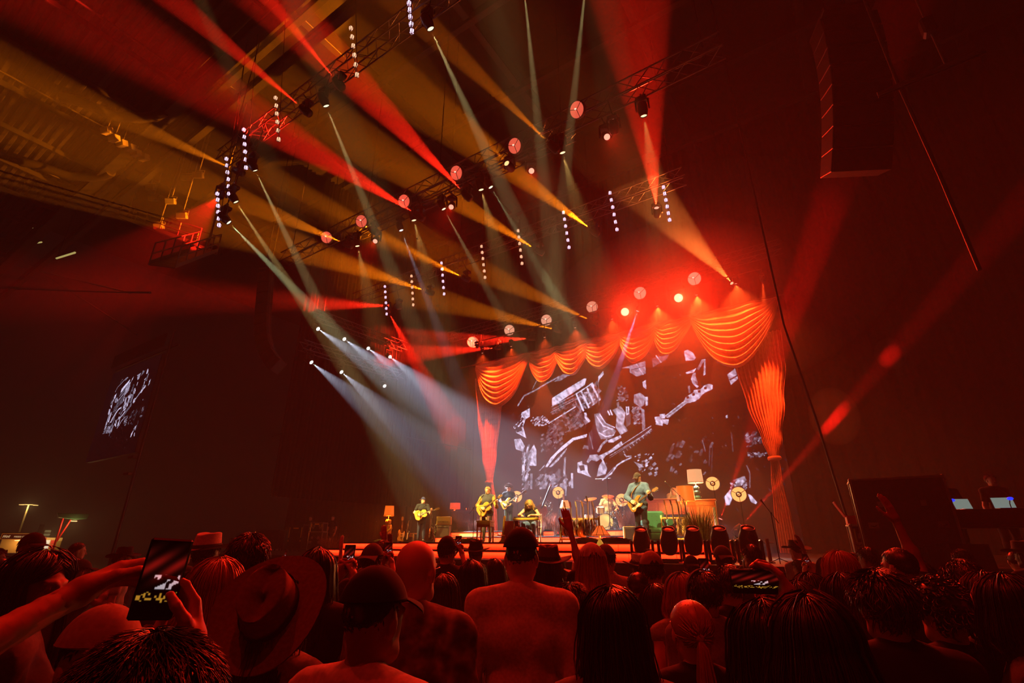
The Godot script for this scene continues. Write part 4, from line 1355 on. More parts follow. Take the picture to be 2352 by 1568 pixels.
func hair_tail(seed_: int) -> ArrayMesh:
	# combed back into a tail
	var key := ["tail", seed_]
	if not people.has(key):
		var g := G.new().grid(28, 10, func(u, v):
			var az: float = u * TAU
			return scalp(az, lerpf(hairline(az), PI * 0.5, v), 0.004 + 0.009 * minf(1.0, v * 6.0)), true, true)
		var r := RandomNumberGenerator.new()
		r.seed = seed_
		var knot := Vector3(0, 0.0, -0.125)
		g.ball(knot, Vector3(0.022, 0.022, 0.02), 8, 6)
		for i in 160:
			var az := r.randf_range(1.2, TAU - 1.2)
			var s := scalp(az, lerpf(hairline(az), 1.5, r.randf()), 0.012)
			g.tube([s, s.lerp(knot, 0.5) + (s - Vector3(0, 0.02, 0)).normalized() * 0.02, knot], [0.003, 0.004, 0.004], 3)
		for i in 120:
			var o2 := Vector3(r.randf_range(-1, 1), 0, r.randf_range(-1, 1)) * 0.022
			var l := r.randf_range(0.26, 0.36)
			g.tube([knot, knot + o2 * 0.8 + Vector3(0, -0.03, -0.03), knot + o2 * 1.5 + Vector3(0, -l * 0.5, -0.03), knot + o2 * 0.9 + Vector3(0.01, -l, -0.012)], [0.004, 0.005, 0.005, 0.001], 3)
		people[key] = g.mesh()
	return people[key]
func hair_curly(seed_: int, size: float) -> ArrayMesh:
	# a round cloud of curls
	var key := ["curly", seed_, size]
	if not people.has(key):
		var g := G.new()
		var r := RandomNumberGenerator.new()
		r.seed = seed_
		g.grid(24, 12, func(u, v):
			var az: float = u * TAU
			return scalp(az, lerpf(hairline(az), PI * 0.5, v), size * 0.55 * minf(1.0, v * 4.0)), true, true)
		for i in 420:
			var az := r.randf() * TAU
			var el := lerpf(hairline(az), PI * 0.5, r.randf())
			var a := scalp(az, el, size * 0.4)
			var out := (a - Vector3(0, 0.0, -0.012)).normalized()
			var sd := out.cross(Vector3(r.randf_range(-1, 1), r.randf_range(-1, 1), r.randf_range(-1, 1))).normalized()
			var up := out.cross(sd)
			var pts := []
			for k in 7:
				var w := k * 1.1
				pts.append(a + out * (size * 0.14 * k) + (sd * cos(w) + up * sin(w)) * 0.011 + Vector3(0, -0.0035 * k, 0))
			g.tube(pts, [0.005, 0.005, 0.005, 0.005, 0.004, 0.003, 0.001], 3)
		people[key] = g.mesh()
	return people[key]
func cap_parts() -> Array:
	if not people.has("cap"):
		var crown := G.new().grid(28, 10, func(u, v):
			var az: float = u * TAU
			var el := lerpf(0.24, PI * 0.5, v)
			var seam := 0.0012 * absf(sin(az * 3.0))
			return scalp(az, el, 0.019 - seam) + Vector3(0, 0.014 * sin(v * PI * 0.5), 0), true, true)
		crown.ball(Vector3(0, 0.148, -0.012), Vector3(0.008, 0.005, 0.008), 8, 4)
		crown.grid(28, 1, func(u, v):
			return scalp(u * TAU, 0.24, 0.019 - 0.014 * v) + Vector3(0, 0.003, 0), false, true)
		var bill := G.new()
		for s in [0.0, -0.005]:
			bill.grid(14, 6, func(u, v):
				var az: float = lerpf(-0.95, 0.95, u)
				var inn := scalp(az, 0.24, 0.016)
				var far := Vector3(sin(az) * 0.1, inn.y - 0.016 - 0.03 * az * az, 0.075 + cos(az) * 0.105)
				return inn.lerp(far, v) + Vector3(0, s + 0.004 * sin(v * PI), 0), s < 0.0)
		var hole := G.new().grid(14, 1, func(u, v):
			var az: float = PI + lerpf(-0.42, 0.42, u)
			return scalp(az, 0.26 + v * 0.34 * sin(u * PI), 0.0206), false)
		people["cap"] = [crown.mesh(), bill.mesh(), hole.mesh()]
	return people["cap"]
func cowboy_parts() -> Array:
	if not people.has("cowboy"):
		var crown := G.new().grid(32, 12, func(u, v):
			var az: float = u * TAU
			var y := 0.06 + 0.115 * minf(1.0, v * 1.35)
			var r: float = 1.0 - 0.16 * minf(1.0, v * 1.35) if v < 0.74 else (1.0 - 0.16) * (1.0 - (v - 0.74) / 0.26)
			var x: float = sin(az) * 0.094 * r
			var z: float = -0.012 + cos(az) * 0.113 * r
			if v >= 0.7:
				y -= 0.035 * exp(-pow(x / 0.03, 2.0)) + 0.018 * exp(-pow((absf(x) - 0.05) / 0.02, 2.0)) * maxf(0.0, z * 12.0)
			return Vector3(x, y + 0.012 * cos(az), z), true, true)
		var brim := G.new()
		for s in [0.0, -0.006]:
			brim.grid(40, 8, func(u, v):
				var az: float = u * TAU
				var r := lerpf(0.0, 0.1, v)
				var x: float = sin(az) * (0.094 + r)
				var z: float = -0.012 + cos(az) * (0.113 + r * 0.95)
				var y: float = 0.06 + s + 0.5 * pow(absf(sin(az)), 2.0) * r * r * 9.0 * 0.7 - 0.012 * v * absf(cos(az)) + 0.012 * cos(az)
				return Vector3(x, y, z), s < 0.0, true)
		var band := G.new().grid(32, 2, func(u, v):
			var az: float = u * TAU
			return Vector3(sin(az) * 0.0965, 0.064 + 0.026 * v + 0.012 * cos(az), -0.012 + cos(az) * 0.1155), true, true)
		people["cowboy"] = [crown.mesh(), brim.mesh(), band.mesh()]
	return people["cowboy"]
func person(label: String, meshes: Dictionary, p: Dictionary, at: Vector3, turn: float, tall: float, look: Dictionary, group := "") -> Node3D:
	# look: skin, top, trousers, hair (mesh), hair_mat, hat ("cap", "cap_back", "cowboy"), hat_mat
	var o := thing("person", label, "person", at, turn, group)
	o.scale = Vector3.ONE * tall
	obj("body", meshes.body, look.skin, o)
	obj("shirt", meshes.top, look.top, o)
	obj("trousers", meshes.trousers, look.trousers, o)
	obj("shoes", meshes.shoes, mat(Color(0.06, 0.05, 0.05), 0.6), o)
	var hx := Transform3D(p.look, p.head)
	if look.get("hair"):
		obj("hair", look.hair, look.hair_mat, o, hx * Transform3D(Basis.from_scale(Vector3(0.93, 0.95, 0.93)) if look.has("hat") else Basis(), Vector3.ZERO))
	if look.get("hat", "").begins_with("cap"):
		var c := cap_parts()
		var cx := hx * Transform3D(Basis(Vector3.UP, PI if look.hat == "cap_back" else 0.0), Vector3(0, 0.0, -0.02 if look.hat == "cap_back" else 0.0))
		var cap := obj("cap", c[0], look.hat_mat, o, cx)
		obj("bill", c[1], look.get("bill_mat", look.hat_mat), cap)
		if look.hat == "cap":
			obj("strap_gap", c[2], mat(Color(0.04, 0.03, 0.03), 0.9), cap)
	elif look.get("hat", "") == "cowboy":
		var c := cowboy_parts()
		var hat := obj("hat", c[0], look.hat_mat, o, hx * Transform3D(Basis(Vector3.RIGHT, look.get("tip", 0.0)) * Basis.from_scale(Vector3.ONE * (1.12 if look.has("tip") else 1.0)), Vector3.ZERO))
		obj("brim", c[1], look.hat_mat, hat)
		obj("hat_band", c[2], mat(Color(0.05, 0.03, 0.025), 0.7), hat)
	return o

# ================= things on the stage =================
const RISE := DECK + 0.4
func spot_on(px: float, n: float, y := DECK) -> Vector3:
	return Vector3(at_n(px, 1244.0, n).x, y, -n)
func wood(a := Color(0.45, 0.26, 0.1), b := Color(0.62, 0.38, 0.16)) -> StandardMaterial3D:
	return grained(a, b, Vector3(1.2, 6.0, 1.2), 0.45, 0.0, 0.03)
var STEEL := Color(0.55, 0.55, 0.55)
func blob(pts: Array, steps := 5) -> PackedVector2Array:
	# a smooth closed outline through points
	var out := PackedVector2Array()
	var n := pts.size()
	for i in n:
		var a: Vector2 = pts[(i + n - 1) % n]; var b: Vector2 = pts[i]; var c: Vector2 = pts[(i + 1) % n]; var d: Vector2 = pts[(i + 2) % n]
		for k in steps:
			out.append(b.cubic_interpolate(c, a, d, float(k) / steps))
	return out
func mirrored(half: Array) -> Array:
	var out := half.duplicate()
	for i in range(half.size() - 2, 0, -1):
		out.append(Vector2(-half[i].x, half[i].y))
	return out
var guitar_bits := {}
func guitar(kind: String, tone: Color, label: String, xf: Transform3D, group := "") -> Node3D:
	# neck along +y, strings to +z, origin in the middle of the body
	var o := thing("guitar" if kind != "bass" else "bass_guitar", label, "guitar", Vector3.ZERO, 0.0, group)
	o.transform = xf
	if not guitar_bits.has(kind):
		var d := {}
		var scale := 0.66
		if kind == "acoustic":
			d["poly"] = blob(mirrored([Vector2(0, -0.24), Vector2(0.13, -0.225), Vector2(0.2, -0.13), Vector2(0.165, -0.02), Vector2(0.125, 0.05), Vector2(0.15, 0.14), Vector2(0.11, 0.235), Vector2(0, 0.25)]))
			d["thick"] = 0.1
		elif kind == "hollow":
			d["poly"] = blob(mirrored([Vector2(0, -0.22), Vector2(0.12, -0.21), Vector2(0.2, -0.12), Vector2(0.17, 0.0), Vector2(0.13, 0.06), Vector2(0.17, 0.15), Vector2(0.13, 0.24), Vector2(0.06, 0.16), Vector2(0, 0.16)]))
			d["thick"] = 0.05
		else:
			d["poly"] = blob([Vector2(0, -0.2), Vector2(0.13, -0.19), Vector2(0.17, -0.1), Vector2(0.12, 0.0), Vector2(0.15, 0.11), Vector2(0.1, 0.2), Vector2(0.05, 0.12), Vector2(-0.03, 0.12), Vector2(-0.09, 0.26), Vector2(-0.15, 0.17), Vector2(-0.11, 0.02), Vector2(-0.17, -0.09), Vector2(-0.13, -0.19)])
			d["thick"] = 0.045
		if kind == "bass": scale = 0.86
		var t: float = d.thick
		d["body"] = G.new().prism(d.poly, -t / 2, t / 2, Transform3D(), 0.008).mesh()
		d["neck"] = G.new().box(Vector3(0, 0.1 + scale * 0.4, t / 2 + 0.005), Vector3(0.05, scale * 0.75, 0.024), Basis(), 0.006).mesh()
		var fr := G.new()
		for i in 14:
			fr.box(Vector3(0, 0.14 + scale * 0.66 * (1.0 - pow(0.93, i + 1)) * 1.5, t / 2 + 0.0185), Vector3(0.047, 0.003, 0.003))
		d["frets"] = fr.mesh()
		var top := 0.1 + scale * 0.775
		d["headstock"] = G.new().prism(PackedVector2Array([Vector2(-0.026, 0), Vector2(-0.042, 0.04), Vector2(-0.038, 0.17), Vector2(0.0, 0.185), Vector2(0.038, 0.17), Vector2(0.042, 0.04), Vector2(0.026, 0)]), 0, 0.016, Transform3D(Basis(Vector3.RIGHT, -0.2), Vector3(0, top, t / 2 - 0.004)), 0.003).mesh()
		var pg := G.new()
		for i in 3:
			for s in [-1.0, 1.0]:
				pg.ball(Vector3(s * 0.052, top + 0.05 + i * 0.045, t / 2 - 0.012 - i * 0.008), Vector3(0.014, 0.009, 0.007), 6, 4)
		d["tuners"] = pg.mesh()
		var sg := G.new()
		for i in (4 if kind == "bass" else 6):
			var x := -0.018 + 0.036 * i / (3.0 if kind == "bass" else 5.0)
			sg.tube([Vector3(x * 1.2, -0.12, t / 2 + 0.016), Vector3(x, top, t / 2 + 0.023)], 0.0011, 3)
		d["strings"] = sg.mesh()
		d["bridge"] = G.new().box(Vector3(0, -0.12, t / 2 + 0.006), Vector3(0.13 if kind == "acoustic" else 0.08, 0.024, 0.012), Basis(), 0.004).mesh()
		if kind == "acoustic":
			d["hole"] = G.new().lathe([Vector2(0.06, 0), Vector2(0.05, 0.0006), Vector2(0, 0.0006)], 24, Transform3D(Basis(Vector3.RIGHT, PI / 2), Vector3(0, 0.075, t / 2 + 0.0008))).mesh()
			d["guard"] = G.new().prism(blob([Vector2(0.02, 0.0), Vector2(0.08, 0.02), Vector2(0.1, -0.04), Vector2(0.06, -0.07), Vector2(0.03, -0.04)]), t / 2, t / 2 + 0.002).mesh()
		else:
			d["hole"] = G.new().box(Vector3(0, 0.05, t / 2 + 0.006), Vector3(0.085, 0.036, 0.014), Basis(), 0.005).box(Vector3(0, -0.06, t / 2 + 0.006), Vector3(0.085, 0.036, 0.014), Basis(), 0.005).mesh()
			d["guard"] = G.new().prism(blob([Vector2(0.03, 0.1), Vector2(0.1, 0.13), Vector2(0.1, 0.02), Vector2(0.12, -0.1), Vector2(0.05, -0.14), Vector2(0.05, -0.02)]), t / 2, t / 2 + 0.003).mesh()
			var kn := G.new()
			for q in [Vector2(0.1, -0.08), Vector2(0.12, -0.13), Vector2(0.08, -0.15)]:
				kn.lathe([Vector2(0.012, 0), Vector2(0.01, 0.014), Vector2(0, 0.014)], 8, Transform3D(Basis(Vector3.RIGHT, PI / 2), Vector3(q.x, q.y, t / 2)))
			d["knobs"] = kn.mesh()
		guitar_bits[kind] = d
	var d: Dictionary = guitar_bits[kind]
	var dark := mat(Color(0.06, 0.035, 0.025), 0.35)
	var body := obj("body", d.body, grained(tone.darkened(0.2), tone.lightened(0.1), Vector3(2, 9, 2), 0.22, 0.0, 0.03), o)
	obj("sound_hole" if kind == "acoustic" else "pickups", d.hole, mat(Color(0.02, 0.015, 0.012), 0.6), body)
	obj("pickguard", d.guard, mat(Color(0.1, 0.04, 0.03) if kind != "electric" else Color(0.75, 0.7, 0.6), 0.3), body)
	obj("bridge", d.bridge, dark, body)
	if d.has("knobs"): obj("knobs", d.knobs, mat(Color(0.7, 0.62, 0.4), 0.3, 0.6), body)
	var neck := obj("neck", d.neck, mat(Color(0.3, 0.16, 0.07), 0.35), o)
	obj("frets", d.frets, mat(STEEL, 0.3, 0.9), neck)
	var hs := obj("headstock", d.headstock, mat(tone.darkened(0.35), 0.3), o)
	obj("tuners", d.tuners, mat(STEEL, 0.25, 0.9), hs)
	obj("strings", d.strings, mat(Color(0.75, 0.7, 0.6), 0.3, 0.9), o)
	return o

func shade_lamp(called: String, label: String, at: Vector3, shade: Array, glow_c: Color, power: float, base: Callable, foot: float) -> Node3D:
	# shade: [bottom height, top height, bottom radius, top radius]; foot: height where the stem begins
	var o := thing(called, label, "lamp", at)
	base.call(o)
	var y0: float = shade[0]
	var y1: float = shade[1]
	obj("stem", G.new().tube([Vector3(0, foot, 0), Vector3(0, y1 - 0.05, 0)], 0.012, 8), mat(Color(0.3, 0.22, 0.1), 0.3, 0.8), o)
	var m := glow(glow_c, 0.22)
	obj("lamp_shade", G.new().lathe([Vector2(shade[2] - 0.006, y0), Vector2(shade[2], y0), Vector2(shade[3], y1), Vector2(shade[3] - 0.006, y1), Vector2(shade[2] - 0.008, y0)], 28), m, o)
	obj("shade_trim", G.new().lathe([Vector2(shade[2] + 0.002, y0 - 0.006), Vector2(shade[2] + 0.004, y0 + 0.012), Vector2(shade[2] - 0.004, y0 + 0.012)], 28).lathe([Vector2(shade[3] + 0.002, y1 - 0.012), Vector2(shade[3] + 0.003, y1 + 0.006), Vector2(shade[3] - 0.004, y1 + 0.006)], 28), mat(Color(0.5, 0.3, 0.12), 0.7), o)
	var l := OmniLight3D.new()
	l.name = "bulb_light"
	l.light_color = glow_c
	l.light_energy = power
	l.omni_range = 20.0
	l.omni_attenuation = 2.0
	l.light_size = 0.05
	l.shadow_enabled = true
	o.add_child(l, true)
	l.position = Vector3(0, y0 - 0.06, shade[2] * 0.3)
	return o

func amp(label: String, at: Vector3, w: float, h: float, dp: float, turn: float, body: Color, grille: Color, head := 0.0, head_c := Color.BLACK) -> void:
	var o := thing("guitar_amp", label, "amplifier", at, turn)
	obj("cabinet", G.new().box(Vector3(0, h / 2, 0), Vector3(w, h, dp), Basis(), 0.015), cloth(body, 60.0), o)
	obj("grille_cloth", G.new().box(Vector3(0, h * 0.45, dp / 2), Vector3(w - 0.08, h * 0.78, 0.012), Basis(), 0.004), grained(grille.darkened(0.3), grille, Vector3.ONE * 14.0, 0.9), o)
	obj("control_panel", G.new().box(Vector3(0, h * 0.91, dp / 2 + 0.002), Vector3(w - 0.06, h * 0.1, 0.014), Basis(), 0.003), mat(Color(0.5, 0.48, 0.42), 0.3, 0.7), o)
	var kn := G.new()
	for i in 7:
		kn.lathe([Vector2(0.012, 0), Vector2(0.01, 0.016), Vector2(0, 0.016)], 8, Transform3D(Basis(Vector3.RIGHT, PI / 2), Vector3(-w * 0.36 + w * 0.12 * i, h * 0.91, dp / 2 + 0.008)))
	obj("knobs", kn, mat(Color(0.03, 0.03, 0.03), 0.4), o)
	obj("handle", G.new().tube([Vector3(-0.1, h, 0), Vector3(-0.08, h + 0.03, 0), Vector3(0.08, h + 0.03, 0), Vector3(0.1, h, 0)], 0.01, 6), mat(Color(0.05, 0.04, 0.03), 0.6), o)
	if head > 0.0:
		var a := thing("amp_head", label.replace("cabinet", "amp head on the cabinet"), "amplifier", at + Vector3(0, h + 0.035, 0), turn)
		obj("case", G.new().box(Vector3(0, head / 2, 0), Vector3(w * 1.12, head, dp), Basis(), 0.015), cloth(head_c, 60.0), a)
		obj("control_panel", G.new().box(Vector3(0, head * 0.35, dp / 2 + 0.002), Vector3(w * 1.0, head * 0.4, 0.012), Basis(), 0.003), mat(Color(0.62, 0.5, 0.2), 0.3, 0.5), a)
		var k2 := G.new()
		for i in 6:
			k2.lathe([Vector2(0.014, 0), Vector2(0.012, 0.02), Vector2(0, 0.02)], 8, Transform3D(Basis(Vector3.RIGHT, PI / 2), Vector3(-w * 0.36 + w * 0.14 * i, head * 0.35, dp / 2 + 0.008)))
		obj("knobs", k2, mat(Color(0.03, 0.03, 0.03), 0.4), a)

func mic_stand(label: String, at: Vector3, h: float, boom_to: Vector3, tall_pole := 0.0) -> void:
	# round or three-legged foot, pole, boom and microphone; boom_to is the capsule's place in the world
	var o := thing("microphone_stand", label, "microphone", at)
	var black := mat(Color(0.04, 0.04, 0.04), 0.35, 0.5)
	for k in 3:
		var w := TAU * k / 3.0 + 0.4
		obj("leg", G.new().tube([Vector3(0, 0.12, 0), Vector3(cos(w) * 0.28, 0.012, sin(w) * 0.28)], 0.009, 5), black, o)
	obj("pole", G.new().tube([Vector3(0, 0.02, 0), Vector3(0, h, 0)], 0.011, 6), black, o)
	var tip := boom_to - at
	var d := (tip - Vector3(0, h, 0)).normalized()
	obj("boom", G.new().tube([Vector3(0, h, 0) - d * 0.25, tip - d * 0.14], 0.008, 6), black, o)
	obj("clutch", G.new().ball(Vector3(0, h, 0), Vector3.ONE * 0.024, 8, 6), black, o)
	var m := obj("microphone", G.new().lathe([Vector2(0, 0), Vector2(0.011, 0.0), Vector2(0.016, 0.12), Vector2(0.017, 0.125)], 10, Transform3D(aim(d), tip - d * 0.17)), black, o)
	obj("mesh_ball", G.new().ball(tip - d * 0.03, Vector3.ONE * 0.026, 10, 8), mat(Color(0.5, 0.5, 0.5), 0.4, 0.8), m)

func grass(label: String, at: Vector3, r: float, h: float, n: int, a: Color, b: Color, lean := 0.5, group := "tufts of ornamental grass on the stage") -> void:
	var g := G.new()
	var rr := RandomNumberGenerator.new()
	rr.seed = int(at.x * 1000.0) + n
	for i in n:
		var w := rr.randf() * TAU
		var q := sqrt(rr.randf()) * r * 0.5
		var p := Vector3(cos(w) * q, 0, sin(w) * q)
		var hh := h * rr.randf_range(0.5, 1.0)
		var d := Vector3(cos(w), 0, sin(w)) * hh * lean * rr.randf_range(0.2, 1.0) + Vector3(rr.randf_range(-0.1, 0.1), 0, rr.randf_range(-0.1, 0.1)) * h
		g.tube([p, p + Vector3(0, hh * 0.6, 0) + d * 0.35, p + Vector3(0, hh, 0) + d], [0.007, 0.006, 0.001], 3)
	var o := thing("grass_tuft", label, "plant", at, 0.0, group)
	var k := ["grass", a, b]
	tag(obj("blades", g, grained(a, b, Vector3.ONE * 3.0, 0.7), o), "", "", "", "stuff")
	obj("root_mat", G.new().ball(Vector3(0, 0.02, 0), Vector3(r * 0.55, 0.05, r * 0.55), 12, 6), mat(Color(0.1, 0.07, 0.03), 0.95), o)
func shrub(label: String, at: Vector3, r: float, h: float, n: int, a: Color, b: Color) -> void:
	# branching leafy plant
	var st := G.new()
	var lf := G.new()
	var rr := RandomNumberGenerator.new()
	rr.seed = n + int(at.x * 100.0)
	for i in 14:
		var w := rr.randf() * TAU
		var tip := Vector3(cos(w) * r * rr.randf_range(0.2, 1.0), h * rr.randf_range(0.5, 1.0), sin(w) * r * rr.randf_range(0.2, 1.0))
		st.tube([Vector3.ZERO, tip * 0.5 + Vector3(0, h * 0.15, 0), tip], [0.012, 0.008, 0.003], 4)
		for k in n / 14:
			var p := (tip * rr.randf_range(0.35, 1.05)) + Vector3(rr.randf_range(-1, 1), rr.randf_range(-1, 1), rr.randf_range(-1, 1)) * 0.09
			var d := Vector3(rr.randf_range(-1, 1), rr.randf_range(-0.4, 1), rr.randf_range(-1, 1)).normalized() * rr.randf_range(0.05, 0.11)
			var s := d.cross(Vector3.UP).normalized() * 0.014
			var c := lf.v.size()
			lf.v.append(p); lf.v.append(p + d * 0.5 + s); lf.v.append(p + d); lf.v.append(p + d * 0.5 - s)
			lf.tri(c, c + 1, c + 2); lf.tri(c, c + 2, c + 3)
	var o := thing("leafy_shrub", label, "plant", at)
	obj("stems", st, mat(Color(0.14, 0.1, 0.05), 0.9), o)
	tag(obj("leaves", lf, grained(a, b, Vector3.ONE * 4.0, 0.6), o), "", "", "", "stuff")
func moss(label: String, at: Vector3, size: Vector3, seed_: int) -> void:
	var n := FastNoiseLite.new()
	n.seed = seed_
	n.frequency = 3.0
	var g := G.new().grid(40, 16, func(u, v):
		var w: float = u * TAU
		var e: float = v * PI * 0.5
		var k := 1.0 + 0.35 * n.get_noise_3d(cos(w) * 2.0, v * 2.0, sin(w) * 2.0) + 0.12 * n.get_noise_3d(cos(w) * 9.0, v * 9.0, sin(w) * 9.0)
		return Vector3(cos(w) * cos(e) * size.x * k, sin(e) * size.y * k, sin(w) * cos(e) * size.z * k), true, true)
	tag(obj("moss_mound", g, grained(Color(0.12, 0.16, 0.02), Color(0.36, 0.42, 0.08), Vector3.ONE * 7.0, 0.95), null, Transform3D(Basis(), at)), label, "plant", "moss mounds along the stage edge")

func guitar_rack(label: String, at: Vector3, turn: float, n: int, tones: Array) -> void:
	var w := 0.17 * n + 0.12
	var o := thing("guitar_rack", label, "rack", at, turn)
	var m := wood(Color(0.55, 0.36, 0.1), Color(0.75, 0.52, 0.18))
	for s in [-1.0, 1.0]:
		var side := blob([Vector2(-0.3, 0.0), Vector2(-0.2, 0.02), Vector2(-0.12, 0.25), Vector2(-0.1, 0.62), Vector2(0.0, 0.72), Vector2(0.06, 0.62), Vector2(0.05, 0.3), Vector2(0.2, 0.05), Vector2(0.3, 0.0), Vector2(0.1, -0.0), Vector2(-0.1, 0.0)], 3)
		obj("side_panel", G.new().prism(side, -0.02, 0.02, Transform3D(Basis(Vector3.UP, -PI / 2), Vector3(s * w / 2, 0, 0)), 0.004), m, o)
	for b in [[0.08, 0.14, 0.16], [0.64, 0.06, -0.05]]:
		obj("crossbar", G.new().box(Vector3(0, b[0], b[2]), Vector3(w, 0.05, b[1]), Basis(), 0.008), m, o)
	var b0 := Basis(Vector3.UP, turn)
	for i in n:
		var kind: String = ["electric", "hollow", "electric", "acoustic", "bass", "electric"][i % 6]
		var yaw := Basis(Vector3.UP, 1.15) * Basis(Vector3.RIGHT, -0.0)
		var lx := -w / 2 + 0.14 + 0.17 * i
		var xf := Transform3D(b0, at) * Transform3D(Basis(Vector3.RIGHT, -0.14) * yaw, Vector3(lx, 0.36, 0.13))
		guitar(kind, tones[i % tones.size()], "%s guitar in slot %d of the %s" % [["sunburst", "dark red", "cream", "honey", "black", "tobacco"][i % 6], i + 1, label.get_slice(" rack", 0) + " rack"], xf, "guitars racked on stage")

func organ(label: String, at: Vector3, w: float, h: float, dp: float, turn: float, tone: Color) -> void:
	var o := thing("organ", label, "keyboard", at, turn)
	var m := wood(tone.darkened(0.3), tone)
	obj("cabinet", G.new().box(Vector3(0, h * 0.72, -dp * 0.08), Vector3(w, h * 0.5, dp * 0.8), Basis(), 0.015), m, o)
	obj("lid", G.new().box(Vector3(0, h - 0.015, -dp * 0.05), Vector3(w + 0.05, 0.035, dp * 0.9), Basis(), 0.01), m, o)
	for s in [-1.0, 1.0]:
		obj("end_panel", G.new().box(Vector3(s * (w / 2 - 0.03), h * 0.36, 0), Vector3(0.06, h * 0.72, dp), Basis(), 0.012), m, o)
	obj("foot_board", G.new().box(Vector3(0, 0.06, dp * 0.2), Vector3(w, 0.1, 0.1), Basis(), 0.01), m, o)
	for i in 4:
		obj("front_panel", G.new().box(Vector3(-w * 0.36 + w * 0.24 * i, h * 0.7, dp * 0.33), Vector3(w * 0.2, h * 0.34, 0.02), Basis(), 0.008), m, o)
	var kw := G.new()
	for i in 36:
		kw.box(Vector3(-w * 0.42 + w * 0.84 * i / 35.0, h * 0.9, -dp * 0.5), Vector3(w * 0.022, 0.02, 0.14))
	obj("keys", kw, mat(Color(0.85, 0.82, 0.74), 0.3), o)

func drum(parent: Node, called: String, c: Vector3, r: float, depth: float, b: Basis, shell: Material) -> void:
	var s := obj(called, G.new().lathe([Vector2(r, -depth / 2), Vector2(r, depth / 2)], 26, Transform3D(b, c)), shell, parent)
	obj("head", G.new().lathe([Vector2(r - 0.004, 0.0), Vector2(0, 0.002)], 26, Transform3D(b, c + b.y * depth * 0.49)).lathe([Vector2(0, 0), Vector2(r - 0.004, 0.002)], 26, Transform3D(b, c - b.y * depth * 0.49)), mat(Color(0.85, 0.8, 0.68), 0.6), s)
	obj("hoop", G.new().lathe([Vector2(r, depth / 2 - 0.02), Vector2(r + 0.012, depth / 2 - 0.01), Vector2(r + 0.01, depth / 2 + 0.012), Vector2(r - 0.004, depth / 2 + 0.012)], 26, Transform3D(b, c)).lathe([Vector2(r - 0.004, -depth / 2 - 0.012), Vector2(r + 0.01, -depth / 2 - 0.012), Vector2(r + 0.012, -depth / 2 + 0.01), Vector2(r, -depth / 2 + 0.02)], 26, Transform3D(b, c)), mat(Color(0.7, 0.68, 0.62), 0.2, 0.95), s)
	var lg := G.new()
	for i in 8:
		var w := TAU * i / 8.0
		lg.box(c + b * Vector3(cos(w) * (r + 0.012), 0, sin(w) * (r + 0.012)), Vector3(0.016, depth * 0.75, 0.016), b * Basis(Vector3.UP, -w), 0.004)
	obj("lugs", lg, mat(Color(0.7, 0.68, 0.62), 0.25, 0.95), s)
func cymbal(parent: Node, c: Vector3, r: float, tilt: Basis) -> void:
	var cy := obj("cymbal", G.new().lathe([Vector2(0, 0.035), Vector2(r * 0.12, 0.03), Vector2(r * 0.2, 0.012), Vector2(r * 0.6, 0.004), Vector2(r, -0.012), Vector2(r, -0.015), Vector2(r * 0.2, 0.006), Vector2(0, 0.02)], 30, Transform3D(tilt, c)), mat(Color(0.85, 0.6, 0.22), 0.28, 0.95), parent)
	obj("wing_nut", G.new().ball(c + Vector3(0, 0.05, 0), Vector3(0.012, 0.018, 0.012), 6, 4), mat(STEEL, 0.3, 0.9), cy)
	var sg := G.new().tube([Vector3(c.x, RISE - parent.position.y, c.z), c + Vector3(0, 0.05, 0)], 0.012, 6)
	for k in 3:
		var w := TAU * k / 3.0
		sg.tube([Vector3(c.x, RISE - parent.position.y + 0.3, c.z), Vector3(c.x + cos(w) * 0.25, RISE - parent.position.y + 0.01, c.z + sin(w) * 0.25)], 0.009, 5)
	obj("stand", sg, mat(STEEL, 0.3, 0.9), parent)

